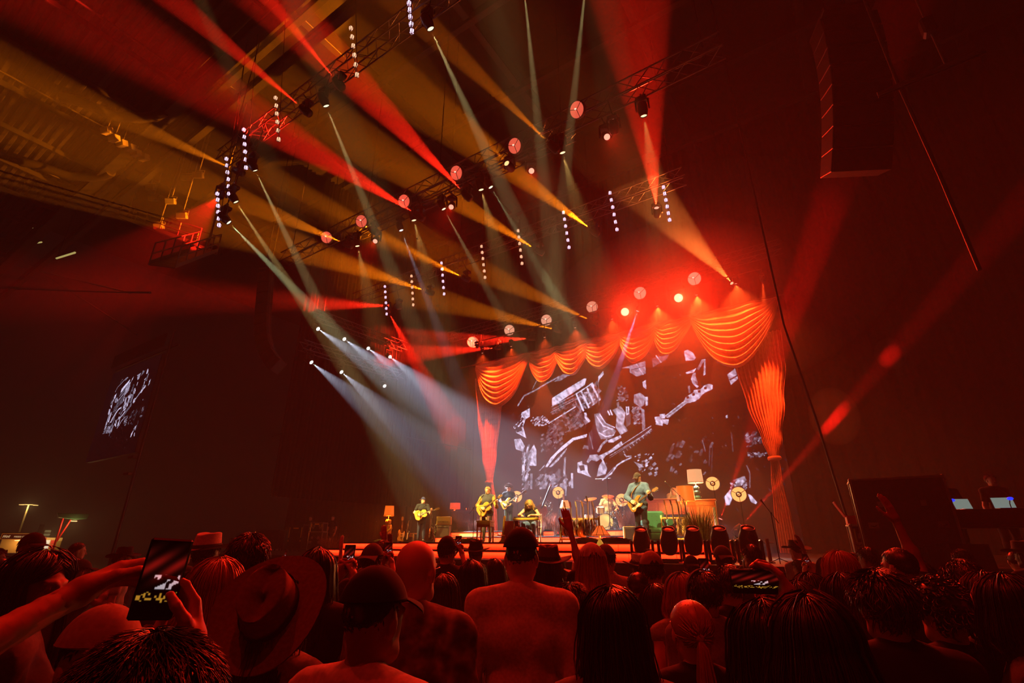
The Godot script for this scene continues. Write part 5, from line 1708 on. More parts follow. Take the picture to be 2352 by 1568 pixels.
func stage_set() -> void:
	rng.seed = 23
	var gold := mat(Color(0.75, 0.5, 0.1), 0.4, 0.3)
	# 1 totem lamp
	shade_lamp("totem_lamp", "orange drum-shaded lamp on a golden robot-like totem at the left stage end", spot_on(888, 14.8), [0.98, 1.36, 0.2, 0.17], Color(1.0, 0.42, 0.1), 1.1, func(o):
		for s in [-1.0, 1.0]:
			obj("leg", G.new().box(Vector3(s * 0.09, 0.12, 0), Vector3(0.1, 0.24, 0.14), Basis(), 0.02), gold, o)
			obj("arm", G.new().tube([Vector3(s * 0.16, 0.62, 0), Vector3(s * 0.24, 0.5, 0.04), Vector3(s * 0.14, 0.38, 0.14)], [0.04, 0.045, 0.05], 8), gold, o)
		obj("torso", G.new().box(Vector3(0, 0.43, 0), Vector3(0.28, 0.4, 0.2), Basis(), 0.03).box(Vector3(0, 0.3, 0.09), Vector3(0.32, 0.12, 0.1), Basis(), 0.02), gold, o)
		obj("head", G.new().box(Vector3(0, 0.74, 0), Vector3(0.2, 0.2, 0.18), Basis(), 0.04).ball(Vector3(-0.05, 0.76, 0.09), Vector3.ONE * 0.03, 8, 6).ball(Vector3(0.05, 0.76, 0.09), Vector3.ONE * 0.03, 8, 6), gold, o), 0.82)
	# 2 low bench with guitars, left
	var bench := thing("low_bench", "low golden wooden bench at the left stage end", "bench", spot_on(936, 16.9), 0.1)
	obj("top", G.new().box(Vector3(0, 0.34, 0), Vector3(0.95, 0.05, 0.35), Basis(), 0.012), wood(), bench)
	for s in [-1.0, 1.0]:
		for q in [-0.14, 0.14]:
			obj("leg", G.new().box(Vector3(s * 0.42, 0.16, q), Vector3(0.06, 0.32, 0.06), Basis(), 0.008), wood(), bench)
	obj("apron", G.new().box(Vector3(0, 0.26, 0.14), Vector3(0.8, 0.1, 0.03), Basis(), 0.005), wood(), bench)
	for k in [[921, 0.9, Color(0.8, 0.62, 0.2), "yellow electric guitar standing before the golden bench"], [933, -0.1, Color(0.1, 0.06, 0.05), "black electric guitar standing before the golden bench"]]:
		guitar("electric", k[2], k[3], Transform3D(Basis(Vector3.UP, k[1]) * Basis(Vector3.RIGHT, -0.16), spot_on(k[0], 16.2, DECK + 0.24)), "guitars on floor stands")
	guitar("hollow", Color(0.35, 0.12, 0.06), "dark red guitar on a floor stand beside the acoustic player", Transform3D(Basis(Vector3.UP, 0.5) * Basis(Vector3.RIGHT, -0.16), spot_on(986, 15.6, DECK + 0.25)), "guitars on floor stands")
	# amp stack and organ, left
	amp("grey speaker cabinet left of the singer", spot_on(1018, 16.6), 0.52, 0.62, 0.32, 0.5, Color(0.45, 0.42, 0.36), Color(0.5, 0.47, 0.4), 0.32, Color(0.66, 0.5, 0.16))
	organ("brown wooden organ on the left riser", spot_on(1068, 18.6, RISE), 1.25, 0.92, 0.6, 0.35, Color(0.42, 0.2, 0.08))
	shade_lamp("table_lamp", "small orange drum lamp on the brown wooden organ", spot_on(1042, 18.6, RISE + 0.92), [0.1, 0.36, 0.24, 0.23], Color(1.0, 0.3, 0.12), 0.6, func(o):
		obj("base", G.new().lathe([Vector2(0, 0), Vector2(0.09, 0), Vector2(0.085, 0.02), Vector2(0.02, 0.04), Vector2(0.02, 0.1)], 16), mat(Color(0.3, 0.14, 0.06), 0.4), o), 0.08)
	for k in 3:
		tag(obj("drinking_glass", G.new().lathe([Vector2(0, 0.0), Vector2(0.035, 0.0), Vector2(0.04, 0.13), Vector2(0.036, 0.13), Vector2(0.032, 0.01)], 12), mat(Color(0.3, 0.26, 0.24), 0.15), null, Transform3D(Basis(), spot_on(1070 + k * 6, 18.6, RISE + 0.926))), "dark glass on the lid of the brown wooden organ", "glass", "glasses on the organ lid")
	# singer's side table
	var tb := thing("side_table", "square wooden side table in front of the singer", "table", spot_on(1114, 13.75), 0.25)
	var tw := wood(Color(0.5, 0.3, 0.08), Color(0.68, 0.44, 0.14))
	obj("top", G.new().box(Vector3(0, 0.62, 0), Vector3(0.5, 0.04, 0.4), Basis(), 0.01), tw, tb)
	obj("apron", G.new().box(Vector3(0, 0.53, 0), Vector3(0.46, 0.16, 0.36), Basis(), 0.008), tw, tb)
	for s in [-1.0, 1.0]:
		for q in [-1.0, 1.0]:
			obj("leg", G.new().box(Vector3(s * 0.21, 0.27, q * 0.16), Vector3(0.045, 0.54, 0.045), Basis(), 0.006), tw, tb)
	var tp := spot_on(1114, 13.75, DECK + 0.64)
	for k in [[-0.15, 0.05, Color(0.75, 0.6, 0.3), "amber bottle on the singer's side table"], [0.02, -0.03, Color(0.1, 0.08, 0.06), "dark bottle on the singer's side table"]]:
		var bt := thing("bottle", k[3], "bottle", tp + Vector3(k[0], 0, k[1]))
		obj("glass", G.new().lathe([Vector2(0, 0), Vector2(0.033, 0), Vector2(0.034, 0.13), Vector2(0.014, 0.18), Vector2(0.013, 0.23), Vector2(0, 0.23)], 14), mat(k[2], 0.15), bt)
		obj("label", G.new().lathe([Vector2(0.0345, 0.03), Vector2(0.0348, 0.11)], 14), mat(Color(0.8, 0.75, 0.6), 0.8), bt)
		obj("bottle_cap", G.new().lathe([Vector2(0.015, 0.225), Vector2(0.015, 0.245), Vector2(0, 0.245)], 10), mat(Color(0.5, 0.1, 0.06), 0.4), bt)
	var cu := thing("tumbler", "pale tumbler on the singer's side table", "cup", tp + Vector3(0.15, 0, 0.06))
	obj("wall", G.new().lathe([Vector2(0, 0), Vector2(0.034, 0), Vector2(0.042, 0.14), Vector2(0.038, 0.14), Vector2(0.03, 0.01)], 14), mat(Color(0.75, 0.6, 0.62), 0.3), cu)
	# red velvet covered amp, steel guitar, chair
	var rv := thing("velvet_cabinet", "red velvet-covered speaker cabinet beside the steel guitar", "amplifier", spot_on(1177, 14.3), 0.4)
	obj("velvet_cover", rumple(G.new().grid(40, 16, func(u, v):
		var w: float = u * TAU
		var e := 0.21
		var x: float = clampf(cos(w) * 0.4, -e, e)
		var z: float = clampf(sin(w) * 0.4, -e * 0.8, e * 0.8)
		return Vector3(x, 0.02 + v * 0.6, z) * Vector3(1.0 + 0.1 * (1.0 - v) * (1.0 + sin(w * 9.0)), 1, 1.0 + 0.1 * (1.0 - v) * (1.0 + sin(w * 9.0))), true, true), 0.012), cloth(Color(0.55, 0.03, 0.03), 30.0), rv)
	obj("top_board", G.new().box(Vector3(0, 0.62, 0), Vector3(0.44, 0.03, 0.36), Basis(), 0.01), mat(Color(0.4, 0.04, 0.04), 0.8), rv)
	var sg := thing("pedal_steel_guitar", "golden pedal steel guitar on chrome legs", "steel guitar", spot_on(1210, 14.25), 0.25)
	obj("deck", G.new().box(Vector3(0, 0.68, 0), Vector3(0.85, 0.07, 0.22), Basis(), 0.012), wood(Color(0.65, 0.45, 0.1), Color(0.85, 0.62, 0.2)), sg)
	obj("fretboard", G.new().box(Vector3(0.03, 0.722, 0.02), Vector3(0.62, 0.02, 0.1), Basis(), 0.004), mat(Color(0.05, 0.04, 0.04), 0.3), sg)
	obj("changer", G.new().box(Vector3(-0.36, 0.73, 0.02), Vector3(0.09, 0.04, 0.12), Basis(), 0.006), mat(STEEL, 0.2, 0.95), sg)
	obj("keyhead", G.new().box(Vector3(0.38, 0.735, 0.02), Vector3(0.1, 0.05, 0.13), Basis(), 0.008), mat(STEEL, 0.2, 0.95), sg)
	var ss := G.new()
	for i in 10:
		ss.tube([Vector3(-0.36, 0.745, -0.025 + i * 0.01), Vector3(0.38, 0.745, -0.025 + i * 0.01)], 0.001, 3)
	obj("strings", ss, mat(STEEL, 0.3, 0.9), sg)
	for s in [-1.0, 1.0]:
		for q in [-1.0, 1.0]:
			obj("leg", G.new().tube([Vector3(s * 0.39, 0.65, q * 0.09), Vector3(s * 0.41, 0.0, q * 0.14)], 0.014, 8), mat(STEEL, 0.2, 0.95), sg)
	obj("pedal_bar", G.new().box(Vector3(0, 0.07, 0.1), Vector3(0.8, 0.03, 0.05), Basis(), 0.006), mat(STEEL, 0.25, 0.9), sg)
	for i in 4:
		obj("pedal", G.new().box(Vector3(-0.24 + i * 0.13, 0.05, -0.02), Vector3(0.06, 0.015, 0.2), Basis(), 0.004), mat(STEEL, 0.3, 0.9), sg)
	var ch := thing("folding_chair", "white folding chair behind the steel guitar player", "chair", spot_on(1228, 15.2), 0.3)
	var wm := mat(Color(0.75, 0.72, 0.66), 0.4)
	obj("seat", G.new().box(Vector3(0, 0.45, 0), Vector3(0.42, 0.04, 0.4), Basis(), 0.015), wm, ch)
	obj("backrest", G.new().box(Vector3(0, 0.76, -0.21), Vector3(0.42, 0.22, 0.02), Basis(Vector3.RIGHT, -0.12), 0.008), wm, ch)
	for s in [-1.0, 1.0]:
		obj("leg", G.new().tube([Vector3(s * 0.2, 0.9, -0.24), Vector3(s * 0.2, 0.43, -0.12), Vector3(s * 0.2, 0.0, 0.2)], 0.014, 6), wm, ch)
		obj("leg", G.new().tube([Vector3(s * 0.19, 0.45, 0.15), Vector3(s * 0.19, 0.0, -0.22)], 0.014, 6), wm, ch)
	var ws := thing("wooden_stand", "curved yellow wooden stand beside the velvet cabinet", "stand", spot_on(1155, 14.1), -0.2)
	obj("panel", G.new().prism(blob([Vector2(-0.16, 0), Vector2(-0.06, 0.1), Vector2(0.0, 0.4), Vector2(0.05, 0.75), Vector2(0.1, 0.74), Vector2(0.1, 0.3), Vector2(0.16, 0.0), Vector2(0.0, 0.0)], 4), -0.025, 0.025, Transform3D(), 0.005), wood(Color(0.6, 0.42, 0.1), Color(0.8, 0.58, 0.2)), ws)
	obj("shelf", G.new().box(Vector3(0.05, 0.2, 0.12), Vector3(0.14, 0.03, 0.24), Basis(), 0.006), wood(Color(0.6, 0.42, 0.1), Color(0.8, 0.58, 0.2)), ws)
	# double bass leaning behind the steel player
	var db := thing("double_bass", "brown double bass leaning behind the steel guitar player", "double bass", spot_on(1226, 17.3, RISE), 0.3)
	db.basis = Basis(Vector3.UP, 0.3) * Basis(Vector3.BACK, -0.42)
	obj("body", G.new().prism(blob(mirrored([Vector2(0, 0), Vector2(0.2, 0.05), Vector2(0.3, 0.28), Vector2(0.2, 0.5), Vector2(0.2, 0.62), Vector2(0.24, 0.82), Vector2(0.1, 1.0), Vector2(0, 1.02)])), -0.09, 0.09, Transform3D(), 0.02), grained(Color(0.3, 0.12, 0.04), Color(0.45, 0.2, 0.07), Vector3(2, 6, 2), 0.25), db)
	obj("neck", G.new().box(Vector3(0, 1.25, 0.1), Vector3(0.06, 0.75, 0.04), Basis(), 0.01), mat(Color(0.12, 0.06, 0.03), 0.4), db)
	obj("scroll", G.new().tube([Vector3(0, 1.6, 0.1), Vector3(0, 1.75, 0.08), Vector3(0, 1.8, 0.03), Vector3(0, 1.76, 0.0)], [0.035, 0.03, 0.03, 0.02], 8), mat(Color(0.3, 0.12, 0.04), 0.3), db)
	# small table with fringed lamp
	var st := thing("stool_table", "small three-legged table under the fringed lamp", "table", spot_on(1301, 16.95, RISE))
	obj("top", G.new().lathe([Vector2(0, 0.36), Vector2(0.18, 0.36), Vector2(0.19, 0.385), Vector2(0.18, 0.4), Vector2(0, 0.4)], 24), wood(), st)
	for k in 3:
		var w := TAU * k / 3.0
		obj("leg", G.new().tube([Vector3(cos(w) * 0.1, 0.37, sin(w) * 0.1), Vector3(cos(w) * 0.17, 0.0, sin(w) * 0.17)], 0.016, 6), wood(), st)
	shade_lamp("table_lamp", "pale bell-shaded lamp on the small three-legged table", spot_on(1301, 16.95, RISE + 0.4), [0.36, 0.62, 0.2, 0.11], Color(1.0, 0.62, 0.36), 0.9, func(o):
		obj("base", G.new().lathe([Vector2(0, 0), Vector2(0.08, 0), Vector2(0.07, 0.03), Vector2(0.03, 0.06), Vector2(0.05, 0.13), Vector2(0.03, 0.2), Vector2(0.045, 0.27), Vector2(0.014, 0.34)], 16), mat(Color(0.7, 0.6, 0.45), 0.25), o), 0.33)
	# racks of guitars
	guitar_rack("golden wooden rack beside the drums", spot_on(1333, 14.2), 0.35, 6, [Color(0.5, 0.24, 0.06), Color(0.4, 0.06, 0.04), Color(0.75, 0.66, 0.5), Color(0.7, 0.42, 0.1), Color(0.06, 0.05, 0.05), Color(0.4, 0.2, 0.08)])
	guitar_rack("yellow wooden rack in front of the keyboards", spot_on(1558, 15.2), 0.3, 4, [Color(0.3, 0.14, 0.06), Color(0.12, 0.06, 0.04), Color(0.5, 0.3, 0.12), Color(0.6, 0.36, 0.1)])
	# drums
	var kit := thing("drum_kit", "cream drum kit with brass cymbals on the riser", "drums", spot_on(1392, 18.4, RISE), 0.5)
	var pearl := grained(Color(0.7, 0.6, 0.42), Color(0.88, 0.8, 0.62), Vector3.ONE * 5.0, 0.25)
	drum(kit, "bass_drum", Vector3(0, 0.29, 0.15), 0.28, 0.4, Basis(Vector3.RIGHT, PI / 2), pearl)
	drum(kit, "rack_tom", Vector3(-0.16, 0.72, 0.2), 0.15, 0.2, Basis(Vector3.RIGHT, 0.35), pearl)
	drum(kit, "floor_tom", Vector3(-0.55, 0.36, -0.2), 0.2, 0.38, Basis(), pearl)
	drum(kit, "snare_drum", Vector3(0.42, 0.58, -0.15), 0.18, 0.14, Basis(Vector3.RIGHT, 0.1), mat(Color(0.6, 0.58, 0.55), 0.2, 0.95))
	cymbal(kit, Vector3(-0.5, 1.12, 0.15), 0.25, Basis(Vector3.RIGHT, 0.3) * Basis(Vector3.BACK, 0.15))
	cymbal(kit, Vector3(0.15, 1.2, 0.35), 0.23, Basis(Vector3.RIGHT, 0.35))
	cymbal(kit, Vector3(0.75, 1.0, 0.0), 0.2, Basis(Vector3.BACK, 0.1))
	cymbal(kit, Vector3(-0.85, 1.05, -0.3), 0.24, Basis(Vector3.BACK, -0.3))
	obj("stool", G.new().lathe([Vector2(0, 0.5), Vector2(0.17, 0.5), Vector2(0.17, 0.44), Vector2(0.03, 0.42), Vector2(0.03, 0.05), Vector2(0.15, 0.0), Vector2(0, 0)], 16, Transform3D(Basis(), Vector3(0.05, 0, -0.6))), mat(Color(0.05, 0.05, 0.05), 0.6), kit)
	# leaded-glass floor lamp, glowing teardrop vase on the step
	shade_lamp("leaded_lamp", "floor lamp with an orange leaded-glass shade at the stage edge", spot_on(1380, 13.55), [0.17, 0.42, 0.27, 0.07], Color(1.0, 0.42, 0.16), 0.8, func(o):
		obj("base", G.new().lathe([Vector2(0, 0), Vector2(0.12, 0), Vector2(0.11, 0.025), Vector2(0.03, 0.05), Vector2(0.015, 0.12)], 20), mat(Color(0.2, 0.12, 0.05), 0.3, 0.7), o)
		var came := G.new()
		for i in 8:
			var w := TAU * i / 8.0
			came.tube([Vector3(cos(w) * 0.274, 0.165, sin(w) * 0.274), Vector3(cos(w) * 0.075, 0.425, sin(w) * 0.075)], 0.007, 4)
		obj("lead_lines", came, mat(Color(0.08, 0.04, 0.03), 0.6, 0.3), o)
		obj("finial", G.new().tube([Vector3(0, 0.4, 0), Vector3(0, 0.9, 0)], 0.012, 6), mat(Color(0.3, 0.2, 0.08), 0.3, 0.8), o), 0.1)
	var td := thing("glowing_vase", "pale yellow glowing teardrop vase on the lit step below the leaded lamp", "lamp", spot_on(1378, 12.8, 1.635))
	obj("glass", G.new().lathe([Vector2(0, 0), Vector2(0.09, 0.0), Vector2(0.125, 0.06), Vector2(0.12, 0.12), Vector2(0.07, 0.21), Vector2(0.03, 0.28), Vector2(0, 0.29)], 20), glow(Color(1.0, 0.72, 0.25), 0.12), td)  # glow put into the vase material, with no bulb inside
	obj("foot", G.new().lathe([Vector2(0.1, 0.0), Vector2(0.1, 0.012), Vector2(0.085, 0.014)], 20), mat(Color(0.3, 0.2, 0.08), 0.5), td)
	# amps by the denim player, armchair
	amp("tweed amp with brown grille beside the denim player", spot_on(1450, 15.3), 0.42, 0.44, 0.26, 0.45, Color(0.66, 0.5, 0.2), Color(0.2, 0.14, 0.1))
	amp("black amp behind the denim player", spot_on(1489, 15.6), 0.5, 0.5, 0.28, 0.45, Color(0.06, 0.06, 0.06), Color(0.16, 0.15, 0.14))
	var ac := thing("armchair", "green buttoned armchair with rolled arms", "armchair", spot_on(1512, 14.9), 0.5)
	var gv := cloth(Color(0.03, 0.3, 0.17), 30.0)
	obj("seat_cushion", G.new().box(Vector3(0, 0.3, 0.02), Vector3(0.46, 0.16, 0.5), Basis(), 0.05), gv, ac)
	obj("seat_base", G.new().box(Vector3(0, 0.14, 0), Vector3(0.5, 0.2, 0.56), Basis(), 0.03), gv, ac)
	obj("backrest", G.new().box(Vector3(0, 0.55, -0.27), Vector3(0.6, 0.6, 0.14), Basis(Vector3.RIGHT, -0.15), 0.06), gv, ac)
	for s in [-1.0, 1.0]:
		obj("arm", G.new().box(Vector3(s * 0.31, 0.28, 0), Vector3(0.1, 0.46, 0.58), Basis(), 0.03).tube([Vector3(s * 0.33, 0.52, -0.28), Vector3(s * 0.33, 0.52, 0.3)], 0.085, 14), gv, ac)
		for q in [-1.0, 1.0]:
			obj("leg", G.new().tube([Vector3(s * 0.24, 0.06, q * 0.22), Vector3(s * 0.25, 0, q * 0.24)], [0.03, 0.02], 8), wood(), ac)
	var bn := G.new()
	for i in 4:
		for j in 3:
			bn.ball(Vector3(-0.2 + i * 0.13, 0.45 + j * 0.13, -0.19 - j * 0.02), Vector3.ONE * 0.014, 6, 4)
	obj("buttons", bn, gv, ac)
	# keyboards and cabinet on the right of the riser, their lamps
	organ("golden-brown wooden organ at the right of the riser", spot_on(1545, 17.6, RISE), 1.5, 0.95, 0.65, 0.3, Color(0.62, 0.38, 0.1))
	var cb := thing("wooden_cabinet", "golden wooden cabinet under the turquoise lamp", "cabinet", spot_on(1622, 17.6, RISE), 0.2)
	var cw := wood(Color(0.5, 0.3, 0.08), Color(0.66, 0.42, 0.13))
	obj("carcass", G.new().box(Vector3(0, 0.42, 0), Vector3(0.9, 0.84, 0.55), Basis(), 0.012), cw, cb)
	obj("top", G.new().box(Vector3(0, 0.86, 0), Vector3(0.96, 0.045, 0.6), Basis(), 0.012), cw, cb)
	for i in 2:
		var dr := obj("door", G.new().box(Vector3(-0.215 + 0.43 * i, 0.36, 0.28), Vector3(0.4, 0.6, 0.025), Basis(), 0.01), cw, cb)
		obj("knob", G.new().ball(Vector3(-0.05 + 0.1 * i, 0.4, 0.305), Vector3.ONE * 0.014, 8, 6), gold, dr)
	var dw := obj("drawer", G.new().box(Vector3(0, 0.745, 0.28), Vector3(0.84, 0.12, 0.025), Basis(), 0.008), cw, cb)
	obj("handle", G.new().tube([Vector3(-0.08, 0.745, 0.3), Vector3(-0.06, 0.74, 0.32), Vector3(0.06, 0.74, 0.32), Vector3(0.08, 0.745, 0.3)], 0.007, 6), gold, dw)
	shade_lamp("table_lamp", "white drum-shaded lamp on a stacked turquoise base", spot_on(1616, 17.6, RISE + 0.88), [0.55, 0.98, 0.25, 0.23], Color(1.0, 0.72, 0.5), 0.9, func(o):
		var tq := mat(Color(0.25, 0.5, 0.5), 0.2)
		for k in [[0.09, 0.1], [0.25, 0.085], [0.39, 0.07]]:
			obj("ceramic_ball", G.new().ball(Vector3(0, k[0], 0), Vector3(k[1] + 0.02, 0.07, k[1] + 0.02), 18, 12), tq, o)
		obj("foot", G.new().lathe([Vector2(0, 0), Vector2(0.09, 0), Vector2(0.08, 0.03), Vector2(0, 0.03)], 18), gold, o), 0.45)
	shade_lamp("standing_lamp", "tall lamp with a large orange drum shade before the organ", spot_on(1588, 16.4, DECK), [1.18, 1.62, 0.27, 0.25], Color(1.0, 0.4, 0.12), 1.0, func(o):
		obj("base", G.new().lathe([Vector2(0, 0), Vector2(0.15, 0), Vector2(0.14, 0.025), Vector2(0.02, 0.045)], 20), gold, o), 0.03)
	hang = Vector2.ZERO
	# round bull's-eye lamps on poles behind the band
	for k in [[1187, 1140, 20.6, "behind the curly-haired player"], [1282, 1131, 20.4, "left of the drums"], [1428, 1148, 20.6, "right of the drums"], [1637, 1110, 21.0, "behind the turquoise lamp"], [1697, 1135, 20.0, "at the right end of the set"]]:
		var at := at_n(k[0], k[1], k[2])
		var o := disc_lamp(at, EYE + Vector3(-2, 0.4, 2) - at, 0.27, Color(1.0, 0.62, 0.34), 1.6, "round warm bull's-eye lamp on a pole %s" % k[3], "round lamps behind the band", 0.42)
		obj("pole", G.new().tube([Vector3(0, -0.25, -0.05), Vector3(0, BASE + 0.02 - at.y, -0.05)], 0.022, 6), mat(Color(0.1, 0.09, 0.09), 0.5, 0.5), o)
		obj("reflector_ring", G.new().lathe([Vector2(0.05, 0.02), Vector2(0.075, 0.03), Vector2(0.1, 0.02)], 20, Transform3D(aim(EYE + Vector3(-2, 0.4, 2) - at), Vector3.ZERO)), mat(Color(0.25, 0.1, 0.06), 0.5), o)
	# microphones
	mic_stand("boom microphone stand in front of the singer", spot_on(1086, 13.7), 1.05, spot_on(1109, 14.1, DECK + 1.5))
	mic_stand("microphone stand by the curly-haired player", spot_on(1143, 16.4, DECK + 0.2), 1.3, spot_on(1141, 16.5, DECK + 1.55))
	mic_stand("microphone stand in front of the acoustic player", spot_on(962, 15.4), 1.2, spot_on(975, 15.7, DECK + 1.42))
	mic_stand("low microphone stand at the left stage end", spot_on(862, 15.2), 0.75, spot_on(860, 15.3, DECK + 0.8))
	mic_stand("tall boom stand over the drums", spot_on(1404, 17.0, RISE), 1.7, spot_on(1377, 17.4, RISE + 1.75))
	mic_stand("boom microphone stand in front of the organ", spot_on(1574, 15.8), 1.3, spot_on(1542, 15.9, DECK + 1.75))
	mic_stand("microphone stand on the bare deck right of the set", spot_on(1783, 12.3, BASE), 1.0, spot_on(1763, 12.4, BASE + 1.3))
	# white tubes standing among the plants
	for k in [[1589, 14.6, 0.75], [1631, 14.8, 0.9], [1651, 15.6, 1.35], [1762, 13.2, 0.5], [748, 16.0, 0.8], [757, 16.2, 0.6], [738, 15.8, 0.5], [1298, 19.6, 1.5], [1250, 19.6, 1.2]]:
		var o := thing("light_tube", "white upright tube on a black foot among the plants", "tube lamp", spot_on(k[0], k[1], BASE if k[0] > 1600 or k[0] < 800 else (RISE if k[1] > 17.0 else DECK)), 0.0, "white upright tubes among the plants")
		obj("foot", G.new().lathe([Vector2(0, 0), Vector2(0.1, 0), Vector2(0.09, 0.02), Vector2(0, 0.02)], 16), mat(Color(0.04, 0.04, 0.04), 0.5), o)
		obj("tube", G.new().tube([Vector3(0, 0.02, 0), Vector3(0, k[2], 0)], 0.04, 12), mat(Color(0.75, 0.7, 0.65), 0.4), o)
	# plants
	var ga := Color(0.3, 0.12, 0.03)
	var gb := Color(0.62, 0.3, 0.08)
	for k in [[1238, 16.6, 0.5], [1262, 16.9, 0.55], [1284, 16.7, 0.5], [1322, 16.8, 0.6], [1344, 17.0, 0.5], [1438, 17.0, 0.55], [1462, 17.1, 0.6], [1490, 17.2, 0.6], [1510, 17.0, 0.55], [1060, 17.6, 0.5], [1085, 17.5, 0.45]]:
		grass("tuft of dry russet grass along the riser edge", spot_on(k[0], k[1], RISE if k[1] > 16.8 else DECK + 0.2), 0.34, k[2] * 1.15, 170, ga, gb, 0.4)
	for k in [[1612, 14.3, 0.95], [1598, 14.7, 0.7], [1668, 14.8, 0.6], [1690, 15.2, 0.5], [1640, 15.4, 0.7]]:
		grass("tuft of green and straw grass beside the white tubes", spot_on(k[0], k[1], BASE if k[0] > 1635 else DECK), 0.42, k[2], 200, Color(0.2, 0.22, 0.05), Color(0.6, 0.55, 0.2), 0.45)
	grass("tuft of dry grass glowing red beside the left flight cases", spot_on(762, 14.6, BASE), 0.6, 0.75, 260, Color(0.4, 0.16, 0.06), Color(0.7, 0.34, 0.14), 0.8)
	shrub("green feathery shrub between the steel guitar and the drums", spot_on(1256, 18.2, RISE), 0.45, 1.2, 700, Color(0.1, 0.16, 0.03), Color(0.3, 0.34, 0.08))
	shrub("green shrub beside the left flight cases", spot_on(795, 15.0, BASE), 0.5, 0.85, 500, Color(0.05, 0.14, 0.05), Color(0.14, 0.26, 0.1))
	shrub("green feathery shrub beside the drum stool", spot_on(1425, 17.3, RISE), 0.35, 0.7, 360, Color(0.07, 0.14, 0.03), Color(0.2, 0.28, 0.07))
	shrub("golden-green shrub beside the grey speaker cabinet", spot_on(1002, 16.9), 0.3, 0.75, 360, Color(0.2, 0.18, 0.03), Color(0.42, 0.4, 0.1))
	shrub("low green shrub under the right flower bed", spot_on(1705, 14.4, BASE), 0.45, 0.5, 420, Color(0.08, 0.16, 0.04), Color(0.3, 0.36, 0.1))
	for k in [[880, 14.9, 0.55], [1052, 13.9, 0.5], [1080, 13.7, 0.45], [1345, 13.3, 0.4], [1410, 13.3, 0.5]]:
		moss("low mound of green moss along the front stage edge", spot_on(k[0], k[1]), Vector3(k[2], 0.11, 0.22), int(k[0]))
	# floor lights: dark moving heads along the front edge, two red ones at the right wing
	for k in [1473, 1536, 1592, 1653, 1719]:
		var b := spot_on(k, 12.0, BASE + 0.06)
		moving_head(b + Vector3(0.05, 0.66, 0.1), b + Vector3(0.3, 2.0, 0.7), Color(0.2, 0.04, 0.03), 0.0, 5.0, "dark moving head standing on the front stage edge", "moving heads standing on the front stage edge", false, 0.3, 1.25, 0.02)
	var f1 := at_n(1704, 1206, 20.5)
	moving_head(f1, at_n(1990, 880, 20.5), Color(1.0, 0.06, 0.04), 900, 2.4, "red floor lamp at the right wing throwing a beam up to the side", "red floor lamps at the right wing", false, 0.4, 1.0)
	plinth(f1)
	var f2 := at_n(1655, 1190, 22.6)
	plinth(f2)
	moving_head(f2, at_n(1745, 930, 21.5), Color(1.0, 0.05, 0.04), 700, 3.4, "red floor lamp behind the cabinet throwing a beam up the video wall", "red floor lamps at the right wing", false, 0.4, 1.0)

func plinth(lens: Vector3) -> void:
	# black box that lifts a floor lamp to its height
	var top := lens.y - 0.36 - 0.26 * 0.75 - 0.07
	var o := thing("lamp_plinth", "black plinth under a red floor lamp at the right wing", "plinth", Vector3(lens.x - 0.1, BASE, lens.z), 0.0, "plinths under the red floor lamps")
	obj("box", G.new().box(Vector3(0, (top - BASE) / 2, 0), Vector3(0.5, top - BASE, 0.45), Basis(), 0.012), mat(Color(0.04, 0.04, 0.04), 0.7), o)
	obj("top_board", G.new().box(Vector3(0, top - BASE - 0.01, 0), Vector3(0.54, 0.025, 0.49), Basis(), 0.006), mat(Color(0.06, 0.06, 0.06), 0.6), o)

# ================= the band =================
func hold_guitar(p: Dictionary, low := 0.0) -> void:
	p.el_r = Vector3(-0.34, 1.14, 0.06); p.wr_r = Vector3(-0.16, 1.06 - low, 0.25); p.palm_r = Vector3(0.3, -0.2, -1.0); p.curl_r = 0.6
	p.el_l = Vector3(0.33, 1.1, 0.1); p.wr_l = Vector3(0.36, 1.2 - low, 0.3); p.palm_l = Vector3(-0.4, 0.2, -1.0); p.curl_l = 0.9
func hung(at: Vector3, turn: float, c: Vector3, dir: Vector3) -> Transform3D:
	# a guitar worn by somebody: c is the body's middle, dir the way the neck points, both in the player's axes
	var y := dir.normalized()
	var z := (Vector3(0, 0.12, 1) - y * y.dot(Vector3(0, 0.12, 1))).normalized()
	return Transform3D(Basis(Vector3.UP, turn), at) * Transform3D(Basis(y.cross(z), y, z), c)
func strap(o: Node, p: Dictionary, c: Vector3, color: Color) -> void:
	obj("strap", G.new().tube([c + Vector3(-0.12, 0.0, 0.0), Vector3(-0.16, 1.22, 0.14), Vector3(-0.04, 1.36, 0.16), Vector3(0.1, 1.5, 0.03), Vector3(0.1, 1.4, -0.14), Vector3(-0.12, 1.15, -0.13), c + Vector3(-0.16, -0.02, -0.06)], 0.024, 6, 0.25), cloth(color), o)
